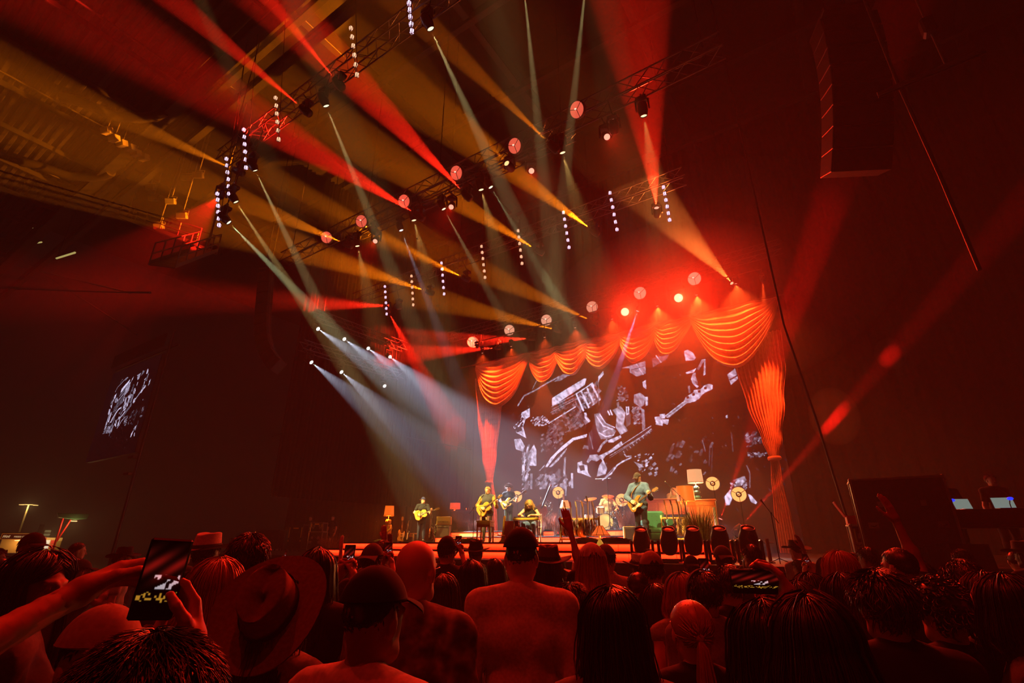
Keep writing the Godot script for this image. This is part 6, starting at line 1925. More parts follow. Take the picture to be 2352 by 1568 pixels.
func band() -> void:
	var skin := mat(Color(0.78, 0.55, 0.42), 0.5)
	var jeans := cloth(Color(0.07, 0.09, 0.17))
	# acoustic player at the left
	var p := pose(false)
	hold_guitar(p)
	p.look = Basis(Vector3.UP, 0.5) * Basis(Vector3.RIGHT, 0.15)
	var at := spot_on(966, 16.0)
	var turn := 0.75
	person("guitarist in a blue cap and black T-shirt playing acoustic guitar", make_body(p, 0.016, 0.6, 0.08), p, at, turn, 0.98, {"skin": skin, "top": cloth(Color(0.05, 0.05, 0.055)), "trousers": jeans, "hair": hair_of("short", 0), "hair_mat": hair_mat(BROWN), "hat": "cap_back", "hat_mat": cloth(Color(0.08, 0.1, 0.28)), "bill_mat": cloth(Color(0.5, 0.06, 0.05))})
	guitar("acoustic", Color(0.85, 0.6, 0.16), "yellow acoustic guitar played by the man in the blue cap", hung(at, turn, Vector3(-0.06, 1.04, 0.22), Vector3(0.95, 0.32, 0.08)))
	# singer
	p = pose(false)
	hold_guitar(p)
	p.look = Basis(Vector3.UP, -0.25) * Basis(Vector3.RIGHT, 0.1)
	at = spot_on(1118, 14.6)
	turn = 0.45
	var o := person("singer in a grey waistcoat over a mustard shirt with an acoustic guitar", make_body(p, 0.016, 1.5, 0.06), p, at, turn, 1.02, {"skin": skin, "top": cloth(Color(0.7, 0.5, 0.16)), "trousers": cloth(Color(0.3, 0.25, 0.2)), "hair": hair_of("short", 1), "hair_mat": hair_mat(BLOND)})
	var b := bounds(p)
	var f := Field.new(b[0], b[1], 0.018)
	body_bones(p, f, 0.026, "top", 0.0, 0.04)
	obj("waistcoat", rumple(f.into(G.new()), 0.008), cloth(Color(0.2, 0.2, 0.21)), o)
	guitar("acoustic", Color(0.8, 0.5, 0.12), "honey acoustic guitar played by the singer", hung(at, turn, Vector3(-0.08, 1.05, 0.22), Vector3(0.8, 0.55, 0.08)))
	# curly-haired player
	p = pose(false, 0.95)
	hold_guitar(p, 0.06)
	p.look = Basis(Vector3.UP, -0.2) * Basis(Vector3.RIGHT, 0.3)
	at = spot_on(1168, 17.2, RISE)
	turn = 0.5
	person("curly-haired player in black behind the singer", make_body(p, 0.017, 0.6, 0.06), p, at, turn, 0.98, {"skin": skin, "top": cloth(Color(0.06, 0.05, 0.05)), "trousers": cloth(Color(0.04, 0.04, 0.05)), "hair": hair_curly(81, 0.1), "hair_mat": hair_mat(Color(0.28, 0.1, 0.05))})
	guitar("bass", Color(0.7, 0.4, 0.12), "tan bass guitar played by the curly-haired player", hung(at, turn, Vector3(-0.08, 1.0, 0.2), Vector3(0.85, 0.5, 0.08)))
	# steel guitar player, seated and bent over
	p = pose(false)
	seat(p, 0.46)
	p.waist = Vector3(0, 0.63, 0.03); p.chest = Vector3(0, 0.84, 0.13); p.neck = Vector3(0, 0.99, 0.2); p.head = Vector3(0, 1.1, 0.31)
	p.sh_l = Vector3(0.18, 0.95, 0.18); p.sh_r = Vector3(-0.18, 0.95, 0.18); p.look = Basis(Vector3.RIGHT, 0.75)
	p.el_l = Vector3(0.33, 0.78, 0.34); p.wr_l = Vector3(0.16, 0.78, 0.56); p.el_r = Vector3(-0.33, 0.78, 0.34); p.wr_r = Vector3(-0.2, 0.78, 0.56)
	p.palm_l = Vector3(0, -1, 0); p.palm_r = Vector3(0, -1, 0)
	at = spot_on(1222, 14.95)
	person("blond long-haired player bent over the steel guitar in a black vest", make_body(p, 0.016, 0.0, 0.03), p, at, 0.3, 1.04, {"skin": skin, "top": cloth(Color(0.06, 0.055, 0.05)), "trousers": cloth(Color(0.3, 0.4, 0.55)), "hair": hair_long(52, 0.26, 0.035, 0.03, 420), "hair_mat": hair_mat(Color(0.7, 0.55, 0.28))})
	# player in a denim jacket
	p = pose(false)
	hold_guitar(p, 0.04)
	p.look = Basis(Vector3.UP, -0.3) * Basis(Vector3.RIGHT, 0.35)
	at = spot_on(1478, 14.2)
	turn = 0.05
	o = person("guitarist in a brown cap and denim jacket looking down at his guitar", make_body(p, 0.016, 1.9, 0.05, 0.022), p, at, turn, 1.04, {"skin": skin, "top": cloth(Color(0.24, 0.33, 0.45)), "trousers": cloth(Color(0.06, 0.07, 0.12)), "hair": hair_of("crop", 0), "hair_mat": hair_mat(DARK), "hat": "cap", "hat_mat": cloth(Color(0.16, 0.09, 0.06))})
	strap(o, p, Vector3(-0.06, 1.0, 0.22), Color(0.75, 0.5, 0.08))
	guitar("electric", Color(0.6, 0.36, 0.08), "amber electric guitar played by the man in denim", hung(at, turn, Vector3(-0.06, 0.98, 0.24), Vector3(0.85, 0.5, 0.06)))
	# drummer
	p = pose(false)
	seat(p, 0.52)
	p.head = Vector3(0, 1.22, 0.06); p.look = Basis(Vector3.UP, 0.3)
	p.el_l = Vector3(0.36, 0.78, 0.14); p.wr_l = Vector3(0.28, 0.76, 0.42); p.el_r = Vector3(-0.36, 0.8, 0.14); p.wr_r = Vector3(-0.26, 0.86, 0.42)
	p.curl_l = 0.9; p.curl_r = 0.9; p.palm_l = Vector3(-0.3, -1, 0); p.palm_r = Vector3(0.3, -1, 0)
	at = spot_on(1402, 19.0, RISE)
	var kit_turn := 0.5
	person("drummer in a white striped shirt behind the drum kit", make_body(p, 0.018, 0.6, 0.04), p, at, kit_turn, 1.0, {"skin": skin, "top": cloth(Color(0.75, 0.7, 0.62)), "trousers": cloth(Color(0.3, 0.36, 0.45)), "hair": hair_of("messy", 1), "hair_mat": hair_mat(BROWN)})
	for s in ["l", "r"]:
		var w: Vector3 = p["wr_" + s]
		var q := Transform3D(Basis(Vector3.UP, kit_turn), at)
		tag(obj("drumstick", G.new().tube([q * (w + Vector3(0, 0.0, -0.02)), q * (w + Vector3(0.02, 0.12, 0.34))], [0.008, 0.005], 6), wood(Color(0.7, 0.5, 0.25), Color(0.8, 0.6, 0.3))), "wooden drumstick in the drummer's %s hand" % ("left" if s == "l" else "right"), "drumstick", "the drummer's sticks")
	# keyboard player
	p = pose(true)
	seat(p, 0.5)
	p.head = Vector3(0, 1.2, 0.05); p.look = Basis(Vector3.UP, -0.3)
	p.el_l = Vector3(0.28, 0.75, 0.12); p.wr_l = Vector3(0.2, 0.8, 0.38); p.el_r = Vector3(-0.28, 0.75, 0.12); p.wr_r = Vector3(-0.2, 0.8, 0.38); p.palm_l = Vector3(0, -1, 0); p.palm_r = Vector3(0, -1, 0)
	at = spot_on(1561, 18.7, RISE)
	person("white-haired keyboard player in a pale top behind the organ", make_body(p, 0.018, 1.2, 0.03), p, at, 0.35, 1.06, {"skin": skin, "top": cloth(Color(0.75, 0.68, 0.5)), "trousers": cloth(Color(0.1, 0.08, 0.08)), "hair": hair_long(53, 0.12, 0.014, 0.006, 260), "hair_mat": hair_mat(Color(0.78, 0.72, 0.6))})
	var kc := thing("organ_bench", "dark wooden bench under the keyboard player", "bench", spot_on(1561, 18.7, RISE), 0.35)
	obj("seat", G.new().box(Vector3(0, 0.4, -0.02), Vector3(0.6, 0.05, 0.3), Basis(), 0.012), wood(Color(0.2, 0.1, 0.04), Color(0.3, 0.16, 0.07)), kc)
	for s in [-1.0, 1.0]:
		obj("leg", G.new().box(Vector3(s * 0.26, 0.19, -0.02), Vector3(0.05, 0.38, 0.26), Basis(), 0.008), wood(Color(0.2, 0.1, 0.04), Color(0.3, 0.16, 0.07)), kc)
func seat(p: Dictionary, h: float) -> void:
	# sits the pose down on a seat h high
	var drop: float = 0.92 - (h + 0.08)
	for k in ["waist", "chest", "neck", "head", "sh_l", "sh_r", "hip_l", "hip_r"]:
		p[k] -= Vector3(0, drop, 0)
	for s in [["l", 1.0], ["r", -1.0]]:
		p["knee_" + s[0]] = Vector3(s[1] * 0.16, h + 0.06, 0.42)
		p["ankle_" + s[0]] = Vector3(s[1] * 0.17, 0.09, 0.4)
		p["toe_" + s[0]] = Vector3(s[1] * 0.2, 0.035, 0.56)

# ================= wings, hanging speakers, things beyond the stage =================
func flight_case(label: String, at: Vector3, size: Vector3, turn: float, edge: Color, wheels := true, tape := Color(0, 0, 0, 0)) -> Node3D:
	var o := thing("flight_case", label, "case", at, turn)
	var y0 := 0.12 if wheels else 0.0
	obj("box", G.new().box(Vector3(0, y0 + size.y / 2, 0), size, Basis(), 0.01), grained(Color(0.03, 0.03, 0.03), Color(0.055, 0.05, 0.05), Vector3.ONE * 3.0, 0.5), o)
	var em := mat(edge, 0.35, 0.7)
	var h := size / 2
	for s in [-1.0, 1.0]:
		for q in [-1.0, 1.0]:
			obj("edge_rail", G.new().box(Vector3(s * h.x, y0 + h.y, q * h.z), Vector3(0.04, size.y, 0.04), Basis(), 0.006), em, o)
			obj("edge_rail", G.new().box(Vector3(0, y0 + h.y + s * h.y, q * h.z), Vector3(size.x, 0.04, 0.04), Basis(), 0.006), em, o)
			obj("edge_rail", G.new().box(Vector3(s * h.x, y0 + h.y + q * h.y, 0), Vector3(0.04, 0.04, size.z), Basis(), 0.006), em, o)
			for k in [0.0, 1.0]:
				obj("corner", G.new().ball(Vector3(s * h.x, y0 + size.y * k, q * h.z), Vector3.ONE * 0.035, 8, 6), em, o)
	for s in [-1.0, 1.0]:
		var dish := obj("handle_dish", G.new().box(Vector3(s * h.x * 0.72, y0 + size.y * 0.42, h.z + 0.004), Vector3(minf(0.16, size.x * 0.3), 0.1, 0.012), Basis(), 0.004), em, o)
		obj("handle", G.new().tube([Vector3(s * h.x * 0.72 - 0.05, y0 + size.y * 0.42, h.z + 0.012), Vector3(s * h.x * 0.72, y0 + size.y * 0.42 - 0.02, h.z + 0.03), Vector3(s * h.x * 0.72 + 0.05, y0 + size.y * 0.42, h.z + 0.012)], 0.009, 6), mat(Color(0.02, 0.02, 0.02), 0.5), dish)
		obj("latch", G.new().box(Vector3(s * h.x * 0.45, y0 + size.y * 0.68, h.z + 0.006), Vector3(0.09, 0.1, 0.014), Basis(), 0.004), em, o)
		if wheels:
			for q in [-1.0, 1.0]:
				obj("wheel", G.new().lathe([Vector2(0, -0.02), Vector2(0.05, -0.02), Vector2(0.055, 0), Vector2(0.05, 0.02), Vector2(0, 0.02)], 14, Transform3D(Basis(Vector3.BACK, PI / 2), Vector3(s * h.x * 0.8, 0.055, q * h.z * 0.75))), mat(Color(0.1, 0.1, 0.1), 0.5), o)
	if tape.a > 0.0:
		for s in [-1.0, 1.0]:
			obj("tape_strip", G.new().box(Vector3(s * h.x * 0.82, y0 + size.y * 0.6, h.z + 0.003), Vector3(0.035, size.y * 0.6, 0.006)), mat(tape, 0.6), o)
		obj("tape_label", G.new().box(Vector3(0, y0 + size.y * 0.86, h.z + 0.003), Vector3(size.x * 0.36, 0.06, 0.006)), mat(tape, 0.6), o)
	return o
func line_array(label: String, pts: Array, w: float, dp: float, turn: float, grille: Color) -> void:
	# boxes hung one below the other along a curve of points
	var o := thing("line_array", label, "loudspeaker", pts[0])
	var dark := mat(Color(0.035, 0.03, 0.03), 0.55)
	for i in pts.size() - 1:
		var a: Vector3 = pts[i] - pts[0]
		var b: Vector3 = pts[i + 1] - pts[0]
		var y := (a - b).normalized()
		var f := Basis(Vector3.UP, turn) * Vector3(0, 0, 1)
		var x := y.cross(f).normalized()
		var bs := Basis(x, y, x.cross(y))
		var box := obj("speaker_box", G.new().box((a + b) / 2, Vector3(w, (a - b).length() - 0.02, dp), bs, 0.012), dark, o)
		obj("grille", G.new().box((a + b) / 2 + bs.z * dp * 0.5, Vector3(w * 0.92, (a - b).length() * 0.82, 0.015), bs, 0.004), grained(grille.darkened(0.5), grille, Vector3.ONE * 20.0, 0.6), box)
		obj("rigging_plate", G.new().box((a + b) / 2 + bs.x * w * 0.5, Vector3(0.02, (a - b).length() * 0.9, 0.08), bs, 0.004), mat(Color(0.3, 0.3, 0.3), 0.4, 0.8), box)
	obj("fly_bar", G.new().box(Vector3(0, 0.12, 0), Vector3(w * 0.9, 0.1, dp * 1.4), Basis(Vector3.UP, turn), 0.01), mat(Color(0.3, 0.27, 0.25), 0.4, 0.8), o)
	for s in [-1.0, 1.0]:
		obj("chain", G.new().tube([Vector3(0, 0.15, 0) + Basis(Vector3.UP, turn) * Vector3(0, 0, s * dp * 0.5), Vector3(0, 25.25 - pts[0].y, 0) + Basis(Vector3.UP, turn) * Vector3(0, 0, s * dp * 0.5)], 0.018, 5), mat(Color(0.1, 0.09, 0.09), 0.5, 0.6), o)
func side_stage() -> void:
	rng.seed = 41
	# hanging loudspeakers
	var pl := []
	for q in [[612, 628], [610, 652], [608, 676], [606, 700], [604, 724], [603, 748], [604, 771], [608, 793], [616, 813], [627, 830], [640, 843]]:
		pl.append(at_n(q[0], q[1], 11.6))
	line_array("long curved hanging loudspeaker column left of the stage", pl, 0.62, 0.45, 0.5, Color(0.12, 0.12, 0.12))
	var pr := []
	for i in 9:
		var q := at_n(1935, 60, 10.5)
		pr.append(Vector3(q.x - 0.02 * i * i * 0.4, q.y - i * 0.42, q.z - 0.012 * i * i))
	line_array("big dark hanging loudspeaker column right of the stage", pr, 1.15, 0.6, 0.4, Color(0.12, 0.12, 0.12))
	# batten and chain hoist at the upper right
	var ba := at_n(2015, 216, 8.6)
	var bb := at_n(2262, 114, 8.6)
	var bt := thing("pipe_batten", "thin pipe batten glinting red under the dark roof", "pipe", ba)
	obj("pipe", G.new().tube([Vector3.ZERO, bb - ba], 0.035, 8), mat(Color(0.45, 0.45, 0.45), 0.3, 0.8), bt)
	obj("cable_bundle", G.new().tube([Vector3(0, -0.07, 0), bb - ba + Vector3(0, -0.06, 0)], 0.02, 6), mat(Color(0.12, 0.12, 0.12), 0.5), bt)
	obj("chain", G.new().tube([(bb - ba) * 0.66, (bb - ba) * 0.66 + Vector3(0, 25.25 - ba.y - (bb - ba).y * 0.66, 0)], 0.018, 5), mat(Color(0.4, 0.4, 0.4), 0.4, 0.7), bt)
	obj("hoist", G.new().box((bb - ba) * 0.66 + Vector3(0, 0.9, 0), Vector3(0.2, 0.34, 0.2), Basis(), 0.03), mat(Color(0.08, 0.07, 0.07), 0.4), bt)
	for c in [[1800, 745, 1945, 1190, 13.5], [2062, 190, 2250, 620, 9.0]]:
		tag(obj("hanging_cable", G.new().tube([Vector3(at_n(c[0], c[1], c[4]).x, 25.25, -c[4]), at_n(c[0], c[1], c[4]), at_n((c[0] + c[2]) / 2.0 + 4, (c[1] + c[3]) / 2.0, c[4]), at_n(c[2], c[3], c[4])], 0.03, 6), mat(Color(0.06, 0.06, 0.06), 0.6)), ["dark cable running down to the red tray", "dark cable slung below the pipe batten"][0 if c[4] == 13.5 else 1], "cable")
	# right wing: flight cases, red tray, console with laptops
	flight_case("big black flight case with worn metal edges in the right wing", spot_on(2090, 12.3, BASE), Vector3(1.42, 1.42, 0.7), -0.05 + 0.1, Color(0.5, 0.48, 0.45))
	flight_case("waist-high flight case with silver edges beside the big case", spot_on(1992, 12.9, BASE), Vector3(0.5, 0.62, 0.5), 0.12, Color(0.65, 0.6, 0.55), true, Color(0.7, 0.75, 0.1))
	var tr := thing("red_tray", "open red plastic tray on the waist-high flight case", "tray", spot_on(1985, 12.9, BASE + 0.76), 0.12)
	var rd := mat(Color(0.75, 0.12, 0.04), 0.4)
	obj("floor", G.new().box(Vector3(0, 0.015, 0), Vector3(0.42, 0.02, 0.34), Basis(), 0.004), rd, tr)
	for s in [-1.0, 1.0]:
		obj("side", G.new().box(Vector3(s * 0.21, 0.09, 0), Vector3(0.02, 0.16, 0.34), Basis(), 0.004), rd, tr)
		obj("side", G.new().box(Vector3(0, 0.09, s * 0.17), Vector3(0.42, 0.16, 0.02), Basis(), 0.004), rd, tr)
	obj("raised_lid", G.new().box(Vector3(-0.3, 0.3, 0), Vector3(0.02, 0.34, 0.34), Basis(Vector3.BACK, 0.45), 0.004), rd, tr)
	var cn := thing("mixing_desk", "dark mixing desk with blue work lights in the right wing", "mixing desk", spot_on(2285, 13.0, BASE), 0.1)
	obj("table", G.new().box(Vector3(0, 0.7, 0), Vector3(1.5, 0.06, 0.7), Basis(), 0.01), mat(Color(0.04, 0.04, 0.04), 0.6), cn)
	for s in [-1.0, 1.0]:
		for q in [-1.0, 1.0]:
			obj("leg", G.new().tube([Vector3(s * 0.66, 0, q * 0.3), Vector3(s * 0.66, 0.7, q * 0.3)], 0.025, 8), mat(STEEL, 0.4, 0.8), cn)
	obj("console", G.new().prism(PackedVector2Array([Vector2(-0.3, 0.0), Vector2(0.3, 0.0), Vector2(0.3, 0.08), Vector2(-0.25, 0.26)]), -0.6, 0.6, Transform3D(Basis(Vector3.UP, PI / 2), Vector3(0, 0.73, 0)), 0.01), mat(Color(0.05, 0.05, 0.055), 0.4), cn)
	var fd := G.new()
	for i in 20:
		fd.box(Vector3(-0.5 + i * 0.053, 0.92 - 0.002 * (i % 5), 0.05), Vector3(0.016, 0.05, 0.03))
	obj("faders", fd, mat(Color(0.4, 0.4, 0.42), 0.4), cn)
	for k in [[-0.4, 0.7], [0.45, 0.5]]:
		obj("work_light", G.new().ball(Vector3(k[0], 1.18, -0.1), Vector3(0.05, 0.03, 0.05), 10, 6), glow(Color(0.1, 0.2, 1.0), 0.4), cn)
		obj("gooseneck", G.new().tube([Vector3(k[0], 0.9, -0.2), Vector3(k[0], 1.1, -0.2), Vector3(k[0], 1.18, -0.12)], 0.008, 6), mat(Color(0.05, 0.05, 0.05), 0.4), cn)
	for k in [[2252, 12.2, 0.78, 0.55, "open laptop with a pale screen on the mixing desk"], [2345, 12.4, 0.78, 0.2, "open laptop at the far end of the mixing desk"]]:
		var l := thing("laptop", k[4], "laptop", spot_on(k[0], 13.25, BASE + 1.0), k[3])
		obj("keyboard_half", G.new().box(Vector3(0, 0.01, 0), Vector3(0.34, 0.018, 0.24), Basis(), 0.004), mat(Color(0.3, 0.3, 0.32), 0.4, 0.5), l)
		var lid := obj("lid", G.new().box(Vector3(0, 0.12, -0.15), Vector3(0.34, 0.23, 0.012), Basis(Vector3.RIGHT, -0.3), 0.004), mat(Color(0.3, 0.3, 0.32), 0.4, 0.5), l)
		obj("screen", G.new().box(Vector3(0, 0.121, -0.142), Vector3(0.32, 0.2, 0.004), Basis(Vector3.RIGHT, -0.3)), glow(Color(0.65, 0.75, 0.7), 0.1), lid)
	for k in [[2150, 12.0], [2205, 11.9]]:
		var w := thing("floor_monitor", "black wedge monitor on the right deck edge", "loudspeaker", spot_on(k[0], k[1], BASE), 0.4, "wedge monitors on the right deck edge")
		obj("cabinet", G.new().prism(PackedVector2Array([Vector2(-0.25, 0), Vector2(0.25, 0), Vector2(0.2, 0.2), Vector2(-0.2, 0.4)]), -0.3, 0.3, Transform3D(Basis(Vector3.UP, PI / 2), Vector3.ZERO), 0.01), mat(Color(0.03, 0.03, 0.03), 0.7), w)
		obj("grille", G.new().box(Vector3(0, 0.32, -0.02), Vector3(0.52, 0.02, 0.4), Basis(Vector3.RIGHT, 0.47), 0.004), mat(Color(0.06, 0.06, 0.06), 0.5, 0.5), w)
	# left wing: cases, crew
	flight_case("black flight case with yellow tape in the left wing", spot_on(682, 16.2, BASE), Vector3(0.75, 1.1, 0.6), 0.5, Color(0.24, 0.24, 0.24), true, Color(0.8, 0.65, 0.05))
	flight_case("flight case on wheels beside the glowing grass", spot_on(728, 15.0, BASE), Vector3(0.62, 0.72, 0.5), 0.5, Color(0.5, 0.48, 0.45))
	flight_case("small case with yellow tape on top of another case", spot_on(728, 15.0, BASE + 0.86), Vector3(0.56, 0.36, 0.45), 0.5, Color(0.5, 0.48, 0.45), false, Color(0.8, 0.65, 0.05))
	flight_case("wide dark flight case at the far left of the deck", spot_on(618, 16.8, BASE), Vector3(1.3, 0.9, 0.6), 0.5, Color(0.24, 0.24, 0.24))
	flight_case("low dark flight case behind the crowd's left rows", spot_on(560, 15.6, BASE), Vector3(1.2, 0.5, 0.6), 0.5, Color(0.24, 0.24, 0.24))
	var skin := mat(Color(0.7, 0.5, 0.4), 0.55)
	for k in [[706, 18.0, "m_front", "crew member in black behind the taped flight case"], [758, 18.4, "m", "crew member in black beside the upright tubes"], [2205, 14.4, "m_front", "crew member in black at the mixing desk"], [2325, 14.6, "m", "sound engineer in black behind the mixing desk"]]:
		var pr2 := proto(k[2])
		person(k[3], pr2[1], pr2[0], spot_on(k[0], k[1], BASE), 0.4, 1.0, {"skin": skin, "top": cloth(BLACK), "trousers": cloth(BLACK), "hair": hair_of("short", 1), "hair_mat": hair_mat(DARK)})
	var rails := mat(Color(0.14, 0.14, 0.14), 0.5, 0.4)
	for k in [[[735, 966], [1082, 1032], 24.0, "dark handrail along the back of the left wing"], [[625, 1002], [735, 966], 24.0, "short dark handrail at the corner of the left wing"]]:
		tag(obj("pipe_rail", G.new().tube([at_n(k[0][0], k[0][1], k[2]), at_n(k[1][0], k[1][1], k[2])], 0.035, 6), rails), k[3], "handrail")

func far_left() -> void:
	# pavilion edge: catwalk lit red, floodlights, tube lamps, bracing
	var grey_steel := mat(Color(0.4, 0.4, 0.4), 0.5, 0.3)
	var cw := thing("catwalk", "steel catwalk under the roof edge catching red light", "catwalk", at_n(475, 575, 9.0))
	var c0 := cw.position
	var a := at_n(290, 505, 9.0) - c0
	var b := at_n(372, 612, 6.5) - c0
	for seg in [[Vector3.ZERO, a], [Vector3.ZERO, b]]:
		var d: Vector3 = seg[1] - seg[0]
		var f := d.normalized()
		var r := f.cross(Vector3.UP).normalized()
		var bs := Basis(f, Vector3.UP, r)
		for i in 7:
			obj("deck_plate", G.new().box(d * (i + 0.5) / 7.0, Vector3(d.length() / 7.0 - 0.03, 0.05, 0.9), bs, 0.006), grey_steel, cw)
		for s in [-1.0, 1.0]:
			for y in [0.5, 1.0]:
				obj("rail", G.new().tube([r * s * 0.45 + Vector3(0, y, 0), d + r * s * 0.45 + Vector3(0, y, 0)], 0.03, 6), grey_steel, cw)
			obj("toe_board", G.new().box(d * 0.5 + r * s * 0.46 + Vector3(0, 0.1, 0), Vector3(d.length(), 0.2, 0.03), bs), grey_steel, cw)
			for i in 6:
				obj("post", G.new().tube([d * (i / 5.0) + r * s * 0.45, d * (i / 5.0) + r * s * 0.45 + Vector3(0, 1.0, 0)], 0.028, 6), grey_steel, cw)
	obj("hanger", G.new().tube([Vector3.ZERO, Vector3(0, 25.25 - c0.y, 0)], 0.05, 6), grey_steel, cw)
	obj("hanger", G.new().tube([a, a + Vector3(0, 25.25 - c0.y - a.y, 0)], 0.05, 6), grey_steel, cw)
	for k in [[345, 430], [392, 462], [428, 408], [455, 402], [365, 520], [418, 495], [352, 455]]:
		var q := at_n(k[0], k[1], 8.6)
		var o := thing("hanging_floodlight", "unlit floodlight hanging near the red-lit catwalk", "floodlight", q, 0.6, "unlit floodlights near the catwalk")
		obj("housing", G.new().box(Vector3.ZERO, Vector3(0.55, 0.34, 0.22), Basis(Vector3.RIGHT, 0.5), 0.03), grey_steel, o)
		obj("bracket", G.new().tube([Vector3(-0.3, 0, 0), Vector3(-0.3, 0.3, 0), Vector3(0.3, 0.3, 0), Vector3(0.3, 0, 0)], 0.02, 5), grey_steel, o)
		obj("drop_pipe", G.new().tube([Vector3(0, 0.3, 0), Vector3(0, 25.25 - q.y, 0)], 0.03, 6), grey_steel, o)
	for k in [[245, 300], [262, 318], [280, 330], [300, 340], [312, 352], [330, 362]]:
		var q := at_y(k[0], k[1], 20.6)
		var o := thing("roof_vent_box", "small red-lit box hung in a row under the roof sheets", "speaker box", q, 0.3, "row of small boxes under the roof sheets")
		obj("box", G.new().box(Vector3.ZERO, Vector3(0.5, 0.3, 0.3), Basis(Vector3.RIGHT, 0.4), 0.02), mat(Color(0.5, 0.5, 0.48), 0.5), o)
		obj("drop_pipe", G.new().tube([Vector3.ZERO, Vector3(0, 1.5, 0)], 0.025, 6), grey_steel, o)
	for k in [[118, 515, 134, 511], [76, 523, 106, 528], [36, 565, 95, 556], [130, 593, 172, 580]]:
		var p0 := at_n(k[0], k[1], 7.0)
		var p1 := at_n(k[2], k[3], 7.0)
		var o := thing("tube_fitting", "lit pale tube fitting under the far roof edge", "tube lamp", p0, 0.0, "tube fittings under the far roof edge")
		obj("tube", G.new().tube([Vector3.ZERO, p1 - p0], 0.06, 8), glow(Color(1.0, 0.92, 0.55), 0.12), o)
		obj("tray", G.new().tube([Vector3(0, 0.1, 0), p1 - p0 + Vector3(0, 0.1, 0)], 0.09, 6), mat(Color(0.3, 0.28, 0.25), 0.5), o)
		obj("drop_rod", G.new().tube([Vector3(0, 0.1, 0), Vector3(0, 25.25 - p0.y, 0)], 0.02, 5), mat(Color(0.1, 0.1, 0.1), 0.6), o)
	var pale := mat(Color(0.45, 0.5, 0.55), 0.5)
	for k in [[[-5, 600], [300, 672], 9.0], [[-5, 664], [345, 672], 9.0], [[-5, 560], [315, 768], 11.0]]:
		tag(obj("roof_brace", G.new().tube([at_n(k[0][0], k[0][1], k[2]), at_n(k[1][0], k[1][1], k[2])], 0.06, 8), pale), "pale steel brace at the open side of the pavilion", "brace", "steel braces at the open side of the pavilion")
	# food stalls out in the dark beyond the lawn
	var far := stand(40, 1238, 46.0)
	var turn := atan2(-far[0].x, -far[0].z)
	var fwd := Basis(Vector3.UP, turn)
	var st := thing("food_stall", "red food stall with a fried chicken sign beyond the crowd", "stall", far[0], turn)
	obj("sign_board", G.new().box(Vector3(0, 2.3, 0), Vector3(2.1, 0.42, 0.12), Basis(), 0.02), mat(Color(0.5, 0.1, 0.03), 0.6), st)
	for s in [-1.0, 1.0]:
		obj("sign_frame", G.new().box(Vector3(0, 2.3 + s * 0.215, 0.04), Vector3(2.14, 0.035, 0.08), Basis(), 0.008), glow(Color(1.0, 0.5, 0.1), 0.06), st)
		obj("sign_frame", G.new().box(Vector3(s * 1.06, 2.3, 0.04), Vector3(0.035, 0.44, 0.08), Basis(), 0.008), glow(Color(1.0, 0.5, 0.1), 0.06), st)
	var tm := TextMesh.new()
	var fnt := SystemFont.new()
	fnt.font_names = PackedStringArray(["Droid Sans"])
	fnt.font_weight = 700
	tm.font = fnt
	tm.text = "FRIED CHICKEN"
	tm.font_size = 20
	tm.pixel_size = 0.0085
	tm.depth = 0.02
	obj("lettering", tm, glow(Color(1.0, 0.85, 0.6), 0.16), st, Transform3D(Basis(), Vector3(0.36, 2.28, 0.08)))
	var script := TextMesh.new()
	script.font = fnt
	script.text = "Hot"
	script.font_size = 32
	script.pixel_size = 0.0085
	script.depth = 0.02
	obj("lettering", script, glow(Color(1.0, 0.85, 0.6), 0.16), st, Transform3D(Basis(Vector3(1, 0, 0), Vector3(0.25, 1, 0), Vector3(0, 0, 1)), Vector3(-0.74, 2.3, 0.08)))
	obj("counter", G.new().box(Vector3(0, 0.5, -0.3), Vector3(2.0, 1.0, 0.6), Basis(), 0.02), mat(Color(0.3, 0.08, 0.04), 0.7), st)
	obj("back_wall", G.new().box(Vector3(0, 1.3, -1.2), Vector3(2.1, 2.6, 0.1)), mat(Color(0.6, 0.45, 0.2), 0.8), st)
	obj("roof", G.new().box(Vector3(0, 2.6, -0.6), Vector3(2.3, 0.1, 1.5), Basis(), 0.02), mat(Color(0.3, 0.2, 0.1), 0.7), st)
	for s in [-1.0, 1.0]:
		obj("post", G.new().box(Vector3(s * 1.0, 1.05, -0.05), Vector3(0.1, 2.1, 0.1), Basis(), 0.01), mat(Color(0.2, 0.1, 0.06), 0.7), st)
	obj("strip_light", G.new().box(Vector3(0.3, 1.98, -0.5), Vector3(0.9, 0.05, 0.08)), glow(Color(1.0, 0.9, 0.65), 0.4), st)
	stall_light(st, Vector3(0.3, 1.9, -0.4), 3.0)
	var k2 := stand(122, 1240, 45.0)
	var ks := thing("ticket_kiosk", "small lit kiosk with red panel beside the food stall", "stall", k2[0], turn)
	obj("cabin", G.new().box(Vector3(0, 1.1, -0.5), Vector3(1.2, 2.2, 0.9), Basis(), 0.02), mat(Color(0.7, 0.6, 0.4), 0.7), ks)
	obj("panel", G.new().box(Vector3(-0.95, 1.85, 0.0), Vector3(1.0, 0.75, 0.08), Basis(), 0.01), mat(Color(0.55, 0.08, 0.03), 0.6), ks)
	obj("panel_post", G.new().box(Vector3(-0.95, 0.75, 0.0), Vector3(0.1, 1.5, 0.08)), mat(Color(0.3, 0.2, 0.1), 0.6), ks)
	for i in 4:
		obj("window_pane", G.new().box(Vector3(-0.3 + 0.32 * (i % 2), 1.5 + 0.36 * (i / 2), -0.03), Vector3(0.26, 0.3, 0.04), Basis(), 0.005), glow([Color(1, 0.95, 0.85), Color(0.8, 0.1, 0.05)][i % 2], 0.18), ks)
